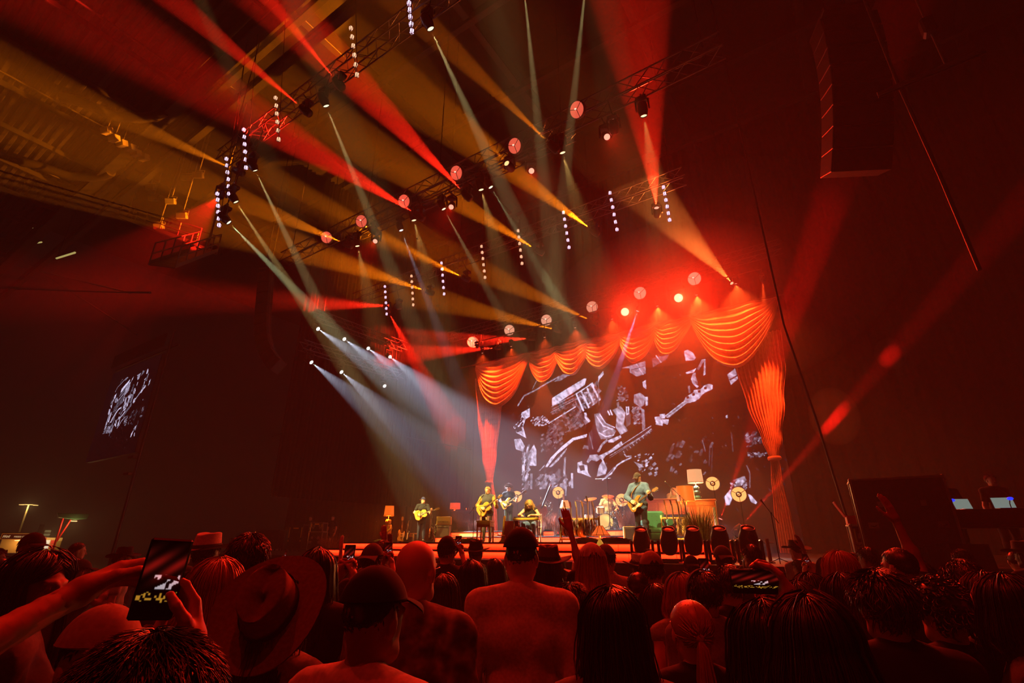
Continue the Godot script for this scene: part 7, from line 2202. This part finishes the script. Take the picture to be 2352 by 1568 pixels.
	obj("door", G.new().box(Vector3(0.42, 1.0, -0.03), Vector3(0.3, 1.9, 0.05), Basis(), 0.01), mat(Color(0.5, 0.42, 0.2), 0.6), ks)
	stall_light(ks, Vector3(-0.2, 2.4, 0.9), 2.0)
	var cp := stand(150, 1240, 42.0)
	var gc := thing("shade_canopy", "green flat canopy on two red posts beyond the crowd", "canopy", cp[0], turn)
	obj("roof", G.new().prism(PackedVector2Array([Vector2(-1.0, 3.95), Vector2(1.0, 3.95), Vector2(0.9, 3.6), Vector2(0.2, 3.5), Vector2(-0.85, 3.65)]), -0.6, 0.6, Transform3D(), 0.02), mat(Color(0.1, 0.3, 0.2), 0.7), gc)
	obj("post", G.new().tube([Vector3(-0.55, 0, 0), Vector3(-0.55, 3.6, 0)], 0.07, 10), mat(Color(0.7, 0.04, 0.02), 0.5), gc)
	obj("post", G.new().tube([Vector3(-0.5, 1.9, 0), Vector3(-0.05, 3.5, 0)], 0.06, 10), mat(Color(0.75, 0.1, 0.02), 0.5), gc)
	obj("added_lamp_box", G.new().box(Vector3(0.15, 3.4, 0.3), Vector3(0.4, 0.06, 0.1), Basis(), 0.01), glow(Color(1.0, 0.85, 0.6), 0.3), gc)  # glowing box added along with the lamp below to brighten the canopy
	stall_light(gc, Vector3(0.15, 3.1, 0.7), 2.4)
	var lp := stand(38, 1240, 60.0)
	var sl := thing("street_lamp", "tall double-armed street lamp far beyond the stalls", "street lamp", lp[0], turn)
	obj("pole", G.new().tube([Vector3(0, 0, 0), Vector3(0, 5.8, 0)], [0.12, 0.08], 10), mat(Color(0.6, 0.55, 0.4), 0.5), sl)
	obj("cross_arm", G.new().tube([Vector3(-0.8, 5.85, 0), Vector3(0.8, 5.85, 0)], 0.05, 8), mat(Color(0.5, 0.48, 0.4), 0.5), sl)
	for s in [-1.0, 1.0]:
		obj("lamp_head", G.new().box(Vector3(s * 0.6, 5.85, 0), Vector3(0.55, 0.1, 0.26), Basis(), 0.03), mat(Color(0.3, 0.3, 0.28), 0.5), sl)
		obj("lamp_glass", G.new().box(Vector3(s * 0.6, 5.79, 0.02), Vector3(0.45, 0.03, 0.2)), glow(Color(1.0, 0.85, 0.5), 0.45), sl)
	stall_light(sl, Vector3(0, 5.6, 0.6), 6.0)
	var gp := stand(92, 1240, 50.0)
	var bp := thing("billboard_post", "dark post with a small lit board behind the stalls", "sign", gp[0], turn)
	obj("post", G.new().box(Vector3(-0.2, 1.7, 0), Vector3(0.34, 3.4, 0.3), Basis(), 0.02), mat(Color(0.12, 0.1, 0.08), 0.7), bp)
	obj("board", G.new().box(Vector3(0.35, 2.5, 0), Vector3(0.6, 1.0, 0.08), Basis(), 0.01), mat(Color(0.45, 0.45, 0.4), 0.6), bp)
	for i in 3:
		obj("notice", G.new().box(Vector3(0.35, 2.2 + i * 0.3, 0.045), Vector3(0.44, 0.2, 0.01)), glow(Color(0.8, 0.75, 0.5), 0.05), bp)
func stall_light(o: Node, at: Vector3, power: float) -> void:
	var l := OmniLight3D.new()
	l.name = "stall_glow"
	l.light_color = Color(1.0, 0.8, 0.5)
	l.light_energy = power / 4.0
	l.omni_range = 12.0
	l.omni_attenuation = 2.0
	l.light_size = 0.1
	l.shadow_enabled = true
	o.add_child(l, true)
	l.position = at

# ================= the crowd =================
var protos := {}
func proto(kind: String) -> Array:
	if protos.has(kind):
		return protos[kind]
	var p := pose(kind.begins_with("f"), 1.0)
	var sleeve := 0.55
	match kind:
		"m_long": sleeve = 1.95
		"m_big":
			p = pose(false, 1.04)
			sleeve = 1.92
		"m_front", "f_front":
			for s in [["l", 1.0], ["r", -1.0]]:
				p["el_" + s[0]] = Vector3(s[1] * 0.26, 1.14, 0.03); p["wr_" + s[0]] = Vector3(s[1] * 0.07, 1.13, 0.26)
				p["palm_" + s[0]] = Vector3(-s[1], 0.2, 0)
		"m_phone", "f_phone":
			p.el_l = Vector3(0.23, 1.3, 0.2); p.wr_l = Vector3(0.055, 1.6, 0.4); p.palm_l = Vector3(-0.9, 0.1, -0.4); p.curl_l = 0.8
			p.el_r = Vector3(-0.23, 1.3, 0.2); p.wr_r = Vector3(-0.055, 1.6, 0.4); p.palm_r = Vector3(0.9, 0.1, -0.4); p.curl_r = 0.8
		"f_raise", "m_raise":
			p.el_r = Vector3(-0.26, 1.66, 0.06); p.wr_r = Vector3(-0.2, 1.93, 0.08); p.palm_r = Vector3(0, 0, 1); p.curl_r = 0.15
		"m_side":
			p.look = Basis(Vector3.UP, -0.9)
		"f_side":
			p.look = Basis(Vector3.UP, -0.8)
		"f_thin": sleeve = 0.0
	protos[kind] = [p, make_body(p, 0.021, sleeve, 0.06)]
	return protos[kind]
func hair_mat(c: Color) -> StandardMaterial3D:
	var key := ["hair", c]
	if not mats.has(key):
		var m := StandardMaterial3D.new()
		m.albedo_color = c
		m.roughness = 0.38
		m.metallic_specular = 0.6
		mats[key] = m
	return mats[key]
const DARK := Color(0.09, 0.065, 0.055)
const BROWN := Color(0.16, 0.09, 0.055)
const BLOND := Color(0.62, 0.44, 0.24)
const BLACK := Color(0.025, 0.025, 0.028)
const GREY := Color(0.3, 0.29, 0.29)
const WHITE := Color(0.8, 0.78, 0.75)
func hair_of(kind: String, n: int) -> ArrayMesh:
	match kind:
		"short": return hair_short(10 + n % 3, 0.011, 0.045, 700)
		"crop": return hair_short(20 + n % 2, 0.005, 0.016, 400)
		"messy": return hair_short(30 + n % 2, 0.016, 0.075, 900)
		"long": return hair_long(40 + n % 3, 0.36, 0.014, 0.006, 520)
		"wavy": return hair_long(50 + n % 2, 0.4, 0.02, 0.02, 700)
		"bob": return hair_long(60 + n % 2, 0.16, 0.014, 0.008, 420)
		"tail": return hair_tail(70)
		"curly": return hair_curly(80, 0.05)
	return null
func stand(x: float, y: float, d: float) -> Array:
	# [ground point, height of the head's middle] of somebody whose head shows at that pixel, d metres away along the view
	var r := ray(x, y)
	var f := Vector3(-sin(deg_to_rad(33.6)), 0, -cos(deg_to_rad(33.6)))
	var q := EYE + r * (d / r.dot(f))
	return [Vector3(q.x, 0, q.z), q.y]
var small_show: StandardMaterial3D
func phone(label: String, at: Vector3, b: Basis, size: Vector2, dim := 1.0) -> void:
	# b: x to the right of the screen, y up its long side, z out of the screen
	var o := thing("phone", label, "phone", at)
	var x := Transform3D(b, Vector3.ZERO)
	obj("case", G.new().box(Vector3(0, 0, -0.005), Vector3(size.x, size.y, 0.011), Basis(), 0.004), mat(Color(0.03, 0.03, 0.035), 0.35), o, x)
	if small_show == null:
		var w := 64
		var im := Image.create(w, w, false, Image.FORMAT_RGB8)
		im.fill(Color(0.02, 0.005, 0.005))
		for j in w:
			for i in w:
				var u := i / 64.0
				var v := j / 64.0
				var red := 0.5 * exp(-pow((v - 0.32) / 0.2, 2.0)) * (0.6 + 0.4 * sin(u * 19.0 + v * 23.0))
				var scr_ := 0.7 if u > 0.42 and u < 0.78 and v > 0.45 and v < 0.64 and hash(Vector2i(i / 3, (j + i / 2) / 3)) % 100 > 55 else 0.0
				var gold := 0.7 if v > 0.66 and v < 0.8 and hash(Vector2i(i / 2, j / 2)) % 100 > 52 + int(absf(v - 0.73) * 500.0) else 0.0
				im.set_pixel(i, j, Color(minf(1.0, red + scr_ + gold), red * 0.12 + scr_ * 0.95 + gold * 0.7, red * 0.08 + scr_ + gold * 0.2))
		small_show = StandardMaterial3D.new()
		small_show.albedo_color = Color(0.02, 0.02, 0.02)
		small_show.emission_enabled = true
		small_show.emission = Color.WHITE
		small_show.emission_operator = BaseMaterial3D.EMISSION_OP_MULTIPLY
		small_show.emission_texture = ImageTexture.create_from_image(im)
		small_show.emission_energy_multiplier = 0.22
	var g := G.new()
	var hx := size.x * 0.5 - 0.004
	var hy := size.y * 0.5 - 0.005
	g.v = PackedVector3Array([Vector3(-hx, -hy, 0.0015), Vector3(hx, -hy, 0.0015), Vector3(hx, hy, 0.0015), Vector3(-hx, hy, 0.0015)])
	g.uv = PackedVector2Array([Vector2(0, 1), Vector2(1, 1), Vector2(1, 0), Vector2(0, 0)]) if size.x > size.y else PackedVector2Array([Vector2(0.25, 1), Vector2(0.8, 1), Vector2(0.8, 0), Vector2(0.25, 0)])
	g.tri(0, 1, 2); g.tri(0, 2, 3)
	obj("screen", g, small_show, o, x)

func crowd() -> void:
	var skin := [mat(Color(0.72, 0.5, 0.4), 0.55), mat(Color(0.62, 0.42, 0.33), 0.55), mat(Color(0.8, 0.6, 0.5), 0.55), mat(Color(0.36, 0.22, 0.16), 0.55)]
	var jeans := cloth(Color(0.1, 0.12, 0.18))
	var focus := Vector3(-9.0, 0, -16.0)
	rng.seed = 11
	# x, y of the head's middle, metres away, body, hair, hair colour, hat, hat colour, shirt colour, turn, label
	var list := [
		[66, 1262, 5.4, "m_side", "short", DARK, "cap", BLACK, GREY, -0.5, "man in a black cap seen in profile by the far-left food stall"],
		[70, 1352, 2.2, "f_side", "long", DARK, "", null, Color(0.35, 0.38, 0.4), -0.6, "woman with long dark hair in profile beside the raised bare arm"],
		[205, 1530, 1.5, "m_side", "crop", DARK, "cap", Color(0.7, 0.66, 0.6), BLACK, -0.9, "person in a pale cap turned sideways below the raised bare arm"],
		[490, 1362, 2.5, "f", "wavy", BLOND, "", null, Color(0.3, 0.34, 0.42), 0.1, "woman with long wavy blond hair beside the felt hat"],
		[566, 1290, 2.9, "m", "short", DARK, "", null, GREY, 0.25, "man with short dark hair in a checked shirt behind the felt hat"],
		[470, 1276, 4.6, "m", "short", BROWN, "cowboy", WHITE, GREY, 0.0, "man in a pale cowboy hat behind the raised phone"],
		[724, 1322, 3.1, "f_phone", "long", BLACK, "", null, BLACK, 0.05, "woman with very long straight black hair holding up a phone"],
		[853, 1424, 1.68, "m", "crop", DARK, "cap_fit", BLACK, WHITE, -0.35, "man in a black cap and white collared shirt in front of the bald man"],
		[953, 1312, 2.35, "m_big", "", null, "", null, GREY, -0.2, "bald man with glasses in a tie-dyed shirt"],
		[1013, 1372, 3.4, "f", "long", BROWN, "", null, BLACK, 0.0, "woman with straight brown hair between the bald man and the tall man"],
		[1064, 1368, 4.4, "f", "long", BLACK, "cap", BLACK, BLACK, 0.0, "woman in a dark cap with long black hair behind the tall man"],
		[1197, 1283, 2.95, "m_big", "crop", DARK, "cap_fit", BLACK, WHITE, -0.02, "tall man in a fitted black cap and white sweatshirt"],
		[1312, 1396, 3.2, "f_thin", "messy", BROWN, "", null, Color(0.7, 0.68, 0.64), 0.2, "woman with cropped curls and a hoop earring beside the tall man"],
		[1411, 1455, 1.9, "f", "wavy", DARK, "", null, Color(0.4, 0.4, 0.42), -0.05, "woman with a great mass of dark curly hair past her shoulders"],
		[1360, 1296, 4.1, "f", "long", BLOND, "cap", WHITE, Color(0.5, 0.5, 0.48), 0.1, "woman in a pale cap with long fair hair down her back"],
		[1392, 1288, 5.2, "m", "short", DARK, "cap", Color(0.4, 0.38, 0.34), Color(0.6, 0.58, 0.55), -0.2, "man in a drab cap and pale shirt beyond the fair-haired woman in a cap"],
		[1261, 1302, 4.6, "f_raise", "long", BROWN, "cowboy", Color(0.34, 0.26, 0.18), BLACK, 0.1, "woman in a brown cowboy hat with one hand raised"],
		[877, 1272, 6.0, "m", "short", DARK, "", null, GREY, 0.0, "man with short dark hair near the front barrier left of the bald man"],
		[853, 1290, 4.8, "m_phone", "short", DARK, "cap_back", GREY, BLACK, 0.1, "man in a backward grey cap filming with both hands"],
		[836, 1300, 6.4, "m_raise", "short", BROWN, "", null, BLACK, 0.1, "man with one hand raised near the left end of the lit steps"],
		[1026, 1268, 5.6, "m_phone", "short", DARK, "cap", BLACK, BLACK, 0.0, "man in a black cap holding up a camera at the barrier"],
		[968, 1292, 4.6, "m", "short", BROWN, "cap_back", Color(0.4, 0.38, 0.34), GREY, 0.1, "man in a backward drab cap just beyond the bald man"],
		[1083, 1330, 4.2, "f", "long", DARK, "", null, Color(0.14, 0.15, 0.17), 0.0, "woman with long dark hair behind the tall man's shoulder"],
		[1137, 1316, 5.4, "f", "long", BROWN, "", null, BLACK, 0.0, "woman with long brown hair close beyond the tall man"],
		[1498, 1312, 4.3, "m", "short", BROWN, "cap", Color(0.6, 0.52, 0.4), WHITE, 0.0, "man in a tan cap with an arched strap gap and white T-shirt"],
		[1466, 1352, 4.2, "m", "crop", DARK, "", null, Color(0.4, 0.4, 0.42), 0.1, "man with cropped hair beside the tan cap"],
		[1569, 1370, 3.4, "f_thin", "bob", BLOND, "", null, Color(0.6, 0.6, 0.58), 0.0, "woman with fair hair under a headband"],
		[1621, 1368, 3.2, "m", "short", DARK, "", null, Color(0.45, 0.47, 0.5), 0.05, "man with short dark hair in a grey shirt beside the headband"],
		[1507, 1392, 3.6, "f", "long", BROWN, "", null, Color(0.36, 0.36, 0.34), 0.0, "woman with straight brown hair in front of the tan cap"],
		[1592, 1456, 2.25, "f_thin", "tail", BLOND, "", null, BLACK, -0.05, "woman with a fair ponytail in a black top"],
		[1772, 1494, 1.72, "f", "wavy", DARK, "", null, Color(0.3, 0.32, 0.34), 0.0, "woman with a broad fall of dark hair below the sideways phone"],
		[1677, 1348, 3.5, "m_phone", "short", BLACK, "", null, BLACK, 0.0, "man with black hair behind the sideways phone"],
		[1872, 1372, 3.2, "f_side", "bob", DARK, "", null, Color(0.4, 0.42, 0.36), 0.5, "woman with a dark bob turning her face aside"],
		[1843, 1398, 2.9, "f_phone", "bob", BROWN, "", null, BLACK, 0.0, "woman with a brown bob holding a dark phone upright"],
		[1938, 1316, 3.7, "f", "long", BLOND, "", null, GREY, -0.2, "woman with long fair hair in front of the flight case"],
		[1946, 1384, 2.8, "f", "long", BROWN, "", null, Color(0.32, 0.3, 0.3), 0.0, "woman with long brown hair in front of the fair-haired woman"],
		[2034, 1398, 2.2, "m", "messy", BROWN, "", null, BLACK, -0.2, "man with tousled brown hair in a plain black T-shirt"],
		[2071, 1306, 3.6, "m_raise", "crop", DARK, "", null, BLACK, 0.3, "man with cropped hair raising a hand before the flight case"],
		[2167, 1410, 2.35, "m", "curly", BROWN, "", null, BLACK, -0.15, "man with curly hair in a black T-shirt with lettering"],
		[2282, 1384, 2.6, "f_thin", "bob", BROWN, "", null, BLACK, 0.0, "woman with bare shoulders beside the lettered T-shirt"],
		[2338, 1408, 2.1, "f_side", "bob", DARK, "", null, GREY, 0.7, "woman at the edge of the crowd turning her head"],
		[2222, 1346, 3.0, "m", "short", DARK, "", null, BLACK, 0.1, "man with dark hair beyond the lettered T-shirt"],
		[2120, 1338, 3.9, "f", "long", DARK, "", null, BLACK, 0.0, "woman with long dark hair between the two black T-shirts"],
		[632, 1412, 2.2, "f_thin", "long", DARK, "cowboy", Color(0.5, 0.42, 0.32), Color(0.6, 0.58, 0.54), 0.1, "woman in a wide felt hat tipped back"],
	]
	var i := 0
	for c in list:
		var at := stand(c[0], c[1], c[2])
		put_person(c, at, skin[i % 3], jeans, focus, "")
		i += 1
	# rows further on, up to the barrier: heads glimpsed between the nearer ones
	var kinds := ["m", "f", "m_front", "f_front", "f_phone", "m_phone", "m_raise", "f_side"]
	var hairs := [["short", DARK, "short dark"], ["short", BROWN, "short brown"], ["long", DARK, "long dark"], ["long", BLOND, "long fair"], ["crop", DARK, "cropped"], ["bob", BROWN, "bobbed brown"], ["messy", BROWN, "tousled brown"], ["tail", DARK, "tied-back dark"]]
	var tops := [[BLACK, "black"], [GREY, "grey"], [Color(0.3, 0.36, 0.28), "olive"], [WHITE, "white"], [Color(0.14, 0.16, 0.3), "navy"]]
	var spots := []
	var stood := []
	for c in list: stood.append(stand(c[0], c[1], c[2])[0])
	for row in [[6.2, 60], [7.3, 54], [8.5, 50]]:
		var x := -20.0
		while x < 2380.0:
			spots.append([x + rng.randf_range(-14, 14), row[0] * rng.randf_range(0.95, 1.06)])
			x += row[1] * rng.randf_range(0.85, 1.35)
	for s in spots:
		if rng.randf() < 0.1: continue
		var f := rng.randf() < 0.5
		var tall := rng.randf_range(1.58, 1.7) if f else rng.randf_range(1.68, 1.84)
		var head := tall - 0.125
		var at := stand(s[0], 1244.6 + 1327.0 * (1.85 - head) / s[1], s[1])
		var free := true
		for q in stood:
			if q.distance_to(at[0]) < 0.55: free = false
		if not free: continue
		stood.append(at[0])
		if at[0].z < -11.0 or (at[0].z < -10.4 and at[0].x > -3.0): continue
		var h: Array = hairs[rng.randi() % 8]
		if f and h[0] in ["crop", "messy"]: h = hairs[2]
		if not f and h[0] in ["long", "bob", "tail"]: h = hairs[0]
		var tp: Array = tops[rng.randi() % 5]
		var kind: String = (["f", "f_front", "f", "f_phone", "f_side", "f_raise"] if f else ["m", "m_front", "m", "m_phone", "m_side", "m"])[rng.randi() % 6]
		var hat: String = ["", "", "", "cap", "cap_back", "cowboy"][rng.randi() % 6]
		var hatc: Array = tops[rng.randi() % 5]
		var word: String = {"": "%s hair" % h[2], "cap": "%s cap" % hatc[1], "cap_back": "backward %s cap" % hatc[1], "cowboy": "%s cowboy hat" % hatc[1]}[hat]
		var act: String = {"f_phone": " filming by phone", "m_phone": " filming by phone", "f_raise": " raising a hand"}.get(kind, "")
		var lab := "%s with %s in %s%s, packed front rows" % ["woman" if f else "man", word, tp[1], act]
		put_person([s[0], 0, s[1], kind, h[0], h[1], hat, hatc[0], tp[0], rng.randf_range(-0.25, 0.25), lab], [at[0], head], skin[rng.randi() % 4], jeans, focus, "people in the packed front rows")
	near_hands()

func shirt_print(words: String) -> StandardMaterial3D:
	# flat print: woven checks, or blotchy tie-dye
	if not mats.has(words):
		var im := Image.create(64, 64, false, Image.FORMAT_RGB8)
		for j in 64:
			for i in 64:
				var a := int(i % 32 < 16)
				var b := int(j % 32 < 16)
				var k := 0.08 + 0.3 * (a + b)
				im.set_pixel(i, j, Color(k, k, k))
		var m := StandardMaterial3D.new()
		m.albedo_texture = ImageTexture.create_from_image(im) if words == "checks" else noise_tex(0.018, Color(0.02, 0.02, 0.02), Color(0.66, 0.62, 0.6), 3, 17)
		m.uv1_triplanar = true
		m.uv1_scale = Vector3.ONE * (8.0 if words == "checks" else 2.2)
		m.roughness = 0.95
		mats[words] = m
	return mats[words]
func put_person(c: Array, at: Array, skin: Material, jeans: Material, focus: Vector3, group: String) -> Node3D:
	var pr := proto(c[3])
	var p: Dictionary = pr[0]
	var tall: float = clampf(at[1] / p.head.y, 0.88, 1.13)
	var dir: Vector3 = focus - at[0]
	var look := {"skin": skin, "top": cloth(c[8]), "trousers": jeans}
	if c[10].contains("checked"): look["top"] = shirt_print("checks")
	if c[10].contains("tie-dyed"): look["top"] = shirt_print("tie_dye")
	if c[4] != "":
		look["hair"] = hair_of(c[4], int(absf(c[0])))
		look["hair_mat"] = hair_mat(c[5])
	if c[6] != "":
		look["hat"] = c[6]
		look["hat_mat"] = cloth(c[7])
		if c[10].contains("tipped back"): look["tip"] = -0.95
	var turn := atan2(dir.x, dir.z) + float(c[9])
	var o := person(c[10], pr[1], p, at[0], turn, tall, look, group)
	var hx := Transform3D(p.look, p.head)
	if c[10].contains("glasses"):
		var gl := G.new()
		for s in [-1.0, 1.0]:
			gl.tube([Vector3(s * 0.083, 0.006, -0.02), Vector3(s * 0.074, 0.012, 0.06), Vector3(s * 0.055, 0.012, 0.1)], 0.0026, 5)
			var ring := []
			for k in 13:
				ring.append(Vector3(s * 0.032 + cos(TAU * k / 12.0) * 0.023, 0.002 + sin(TAU * k / 12.0) * 0.018, 0.104))
			gl.tube(ring, 0.0022, 5)
		gl.tube([Vector3(-0.01, 0.006, 0.106), Vector3(0.01, 0.006, 0.106)], 0.0022, 5)
		obj("glasses", gl, mat(Color(0.05, 0.05, 0.05), 0.3), o, hx)
	if c[10].contains("earring"):
		var er := []
		for k in 13:
			er.append(Vector3(0.088, -0.062 + cos(TAU * k / 12.0) * 0.024, -0.008 + sin(TAU * k / 12.0) * 0.024))
		obj("hoop_earring", G.new().tube(er, 0.0022, 5), mat(Color(0.8, 0.6, 0.2), 0.2, 0.9), o, hx)
	if c[10].contains("headband"):
		obj("headband", G.new().grid(24, 2, func(u, v):
			var w: float = u * TAU
			return Vector3(sin(w) * 0.106, 0.028 + cos(w) * 0.122, 0.012 + (v - 0.5) * 0.03 - 0.02 * cos(w)), false, true), cloth(Color(0.25, 0.25, 0.3)), o, hx)
	if c[10].contains("with lettering"):
		var tm := TextMesh.new()
		var fnt := SystemFont.new()
		fnt.font_names = PackedStringArray(["Droid Serif"])
		fnt.font_weight = 700
		tm.font = fnt
		tm.text = "TAYLOR"
		tm.font_size = 24
		tm.pixel_size = 0.0024
		tm.depth = 0.006
		obj("shirt_lettering", tm, mat(Color(0.42, 0.4, 0.38), 0.9), o, Transform3D(Basis(Vector3.UP, PI) * Basis(Vector3.RIGHT, 0.06), Vector3(0.0, 1.3, -0.142)))
	if c[3].ends_with("phone"):
		var b := Basis(Vector3.UP, turn)
		var q: Vector3 = at[0] + b * (Vector3(0, 1.72, 0.42) * tall)
		var facing := Basis(-b.x, b.y, -b.z) * Basis(Vector3.RIGHT, -0.1)
		phone(("raised phone of the " + " ".join(c[10].split(" ").slice(0, 8))) if group == "" else "phone held up in the packed front rows", q, facing, Vector2(0.074, 0.15))
		if group != "": get_child(get_child_count() - 1).set_meta("group", "phones held up in the packed front rows")
	return o

func near_hands() -> void:
	# the person right in front with both arms up, phone in hand
	var hd := stand(296, 1725, 0.78)
	var ph := stand(371, 1328, 1.15)
	var dir: Vector3 = ph[0] - hd[0]
	var turn := atan2(dir.x, dir.z)
	var b := Basis(Vector3.UP, turn)
	var p := pose(false)
	var loc: Vector3 = b.inverse() * (Vector3(ph[0].x, ph[1], ph[0].z) - hd[0])
	var tall: float = hd[1] / 1.635
	loc /= tall
	p.wr_l = loc + Vector3(0.145, -0.03, 0.015); p.el_l = Vector3(0.36, loc.y - 0.17, loc.z - 0.2); p.palm_l = Vector3(-0.5, -0.6, -0.35); p.curl_l = 0.45
	p.wr_r = loc + Vector3(-0.085, -0.14, 0.012); p.el_r = Vector3(-0.13, loc.y - 0.38, loc.z - 0.04); p.palm_r = Vector3(1.0, 0.1, -0.15); p.curl_r = 0.5
	var m := make_body(p, 0.017, 0.5, 0.06)
	person("dark-haired person with both bare arms up filming the show", m, p, hd[0], turn, tall, {"skin": mat(Color(0.74, 0.52, 0.42), 0.5), "top": cloth(BLACK), "trousers": cloth(Color(0.1, 0.12, 0.18)), "hair": hair_short(90, 0.012, 0.05, 2600, 0.0016), "hair_mat": hair_mat(BLACK)})
	var facing := Basis(-b.x, b.y, -b.z) * Basis(Vector3.FORWARD, 0.06)
	phone("phone gripped in two hands by the person with bare raised arms", Vector3(ph[0].x, ph[1], ph[0].z), facing, Vector2(0.078, 0.155))
	# the sideways phone, held up by one arm
	var q := stand(1734, 1335, 1.9)
	var hb := stand(1880, 1500, 1.45)
	dir = q[0] - hb[0]
	turn = atan2(dir.x, dir.z)
	b = Basis(Vector3.UP, turn)
	p = pose(true)
	tall = hb[1] / 1.635
	loc = b.inverse() * (Vector3(q[0].x, q[1], q[0].z) - hb[0]) / tall
	p.wr_r = loc + Vector3(-0.1, -0.05, -0.03); p.el_r = loc + Vector3(-0.17, -0.22, -0.18); p.palm_r = Vector3(0.85, 0, -0.5); p.curl_r = 0.75
	m = make_body(p, 0.019, 0.3, 0.06)
	person("woman with brown hair holding a phone sideways with one arm", m, p, hb[0], turn, tall, {"skin": mat(Color(0.74, 0.52, 0.42), 0.5), "top": cloth(Color(0.4, 0.4, 0.4)), "trousers": cloth(Color(0.1, 0.12, 0.18)), "hair": hair_of("bob", 1), "hair_mat": hair_mat(BROWN)})
	var view := Vector3(EYE.x - q[0].x, 0, EYE.z - q[0].z).normalized()
	var fb := Basis(Vector3.UP.cross(view), Vector3.UP, view)
	phone("phone held sideways in one raised hand, its screen showing the stage", Vector3(q[0].x, q[1], q[0].z), fb, Vector2(0.155, 0.078))
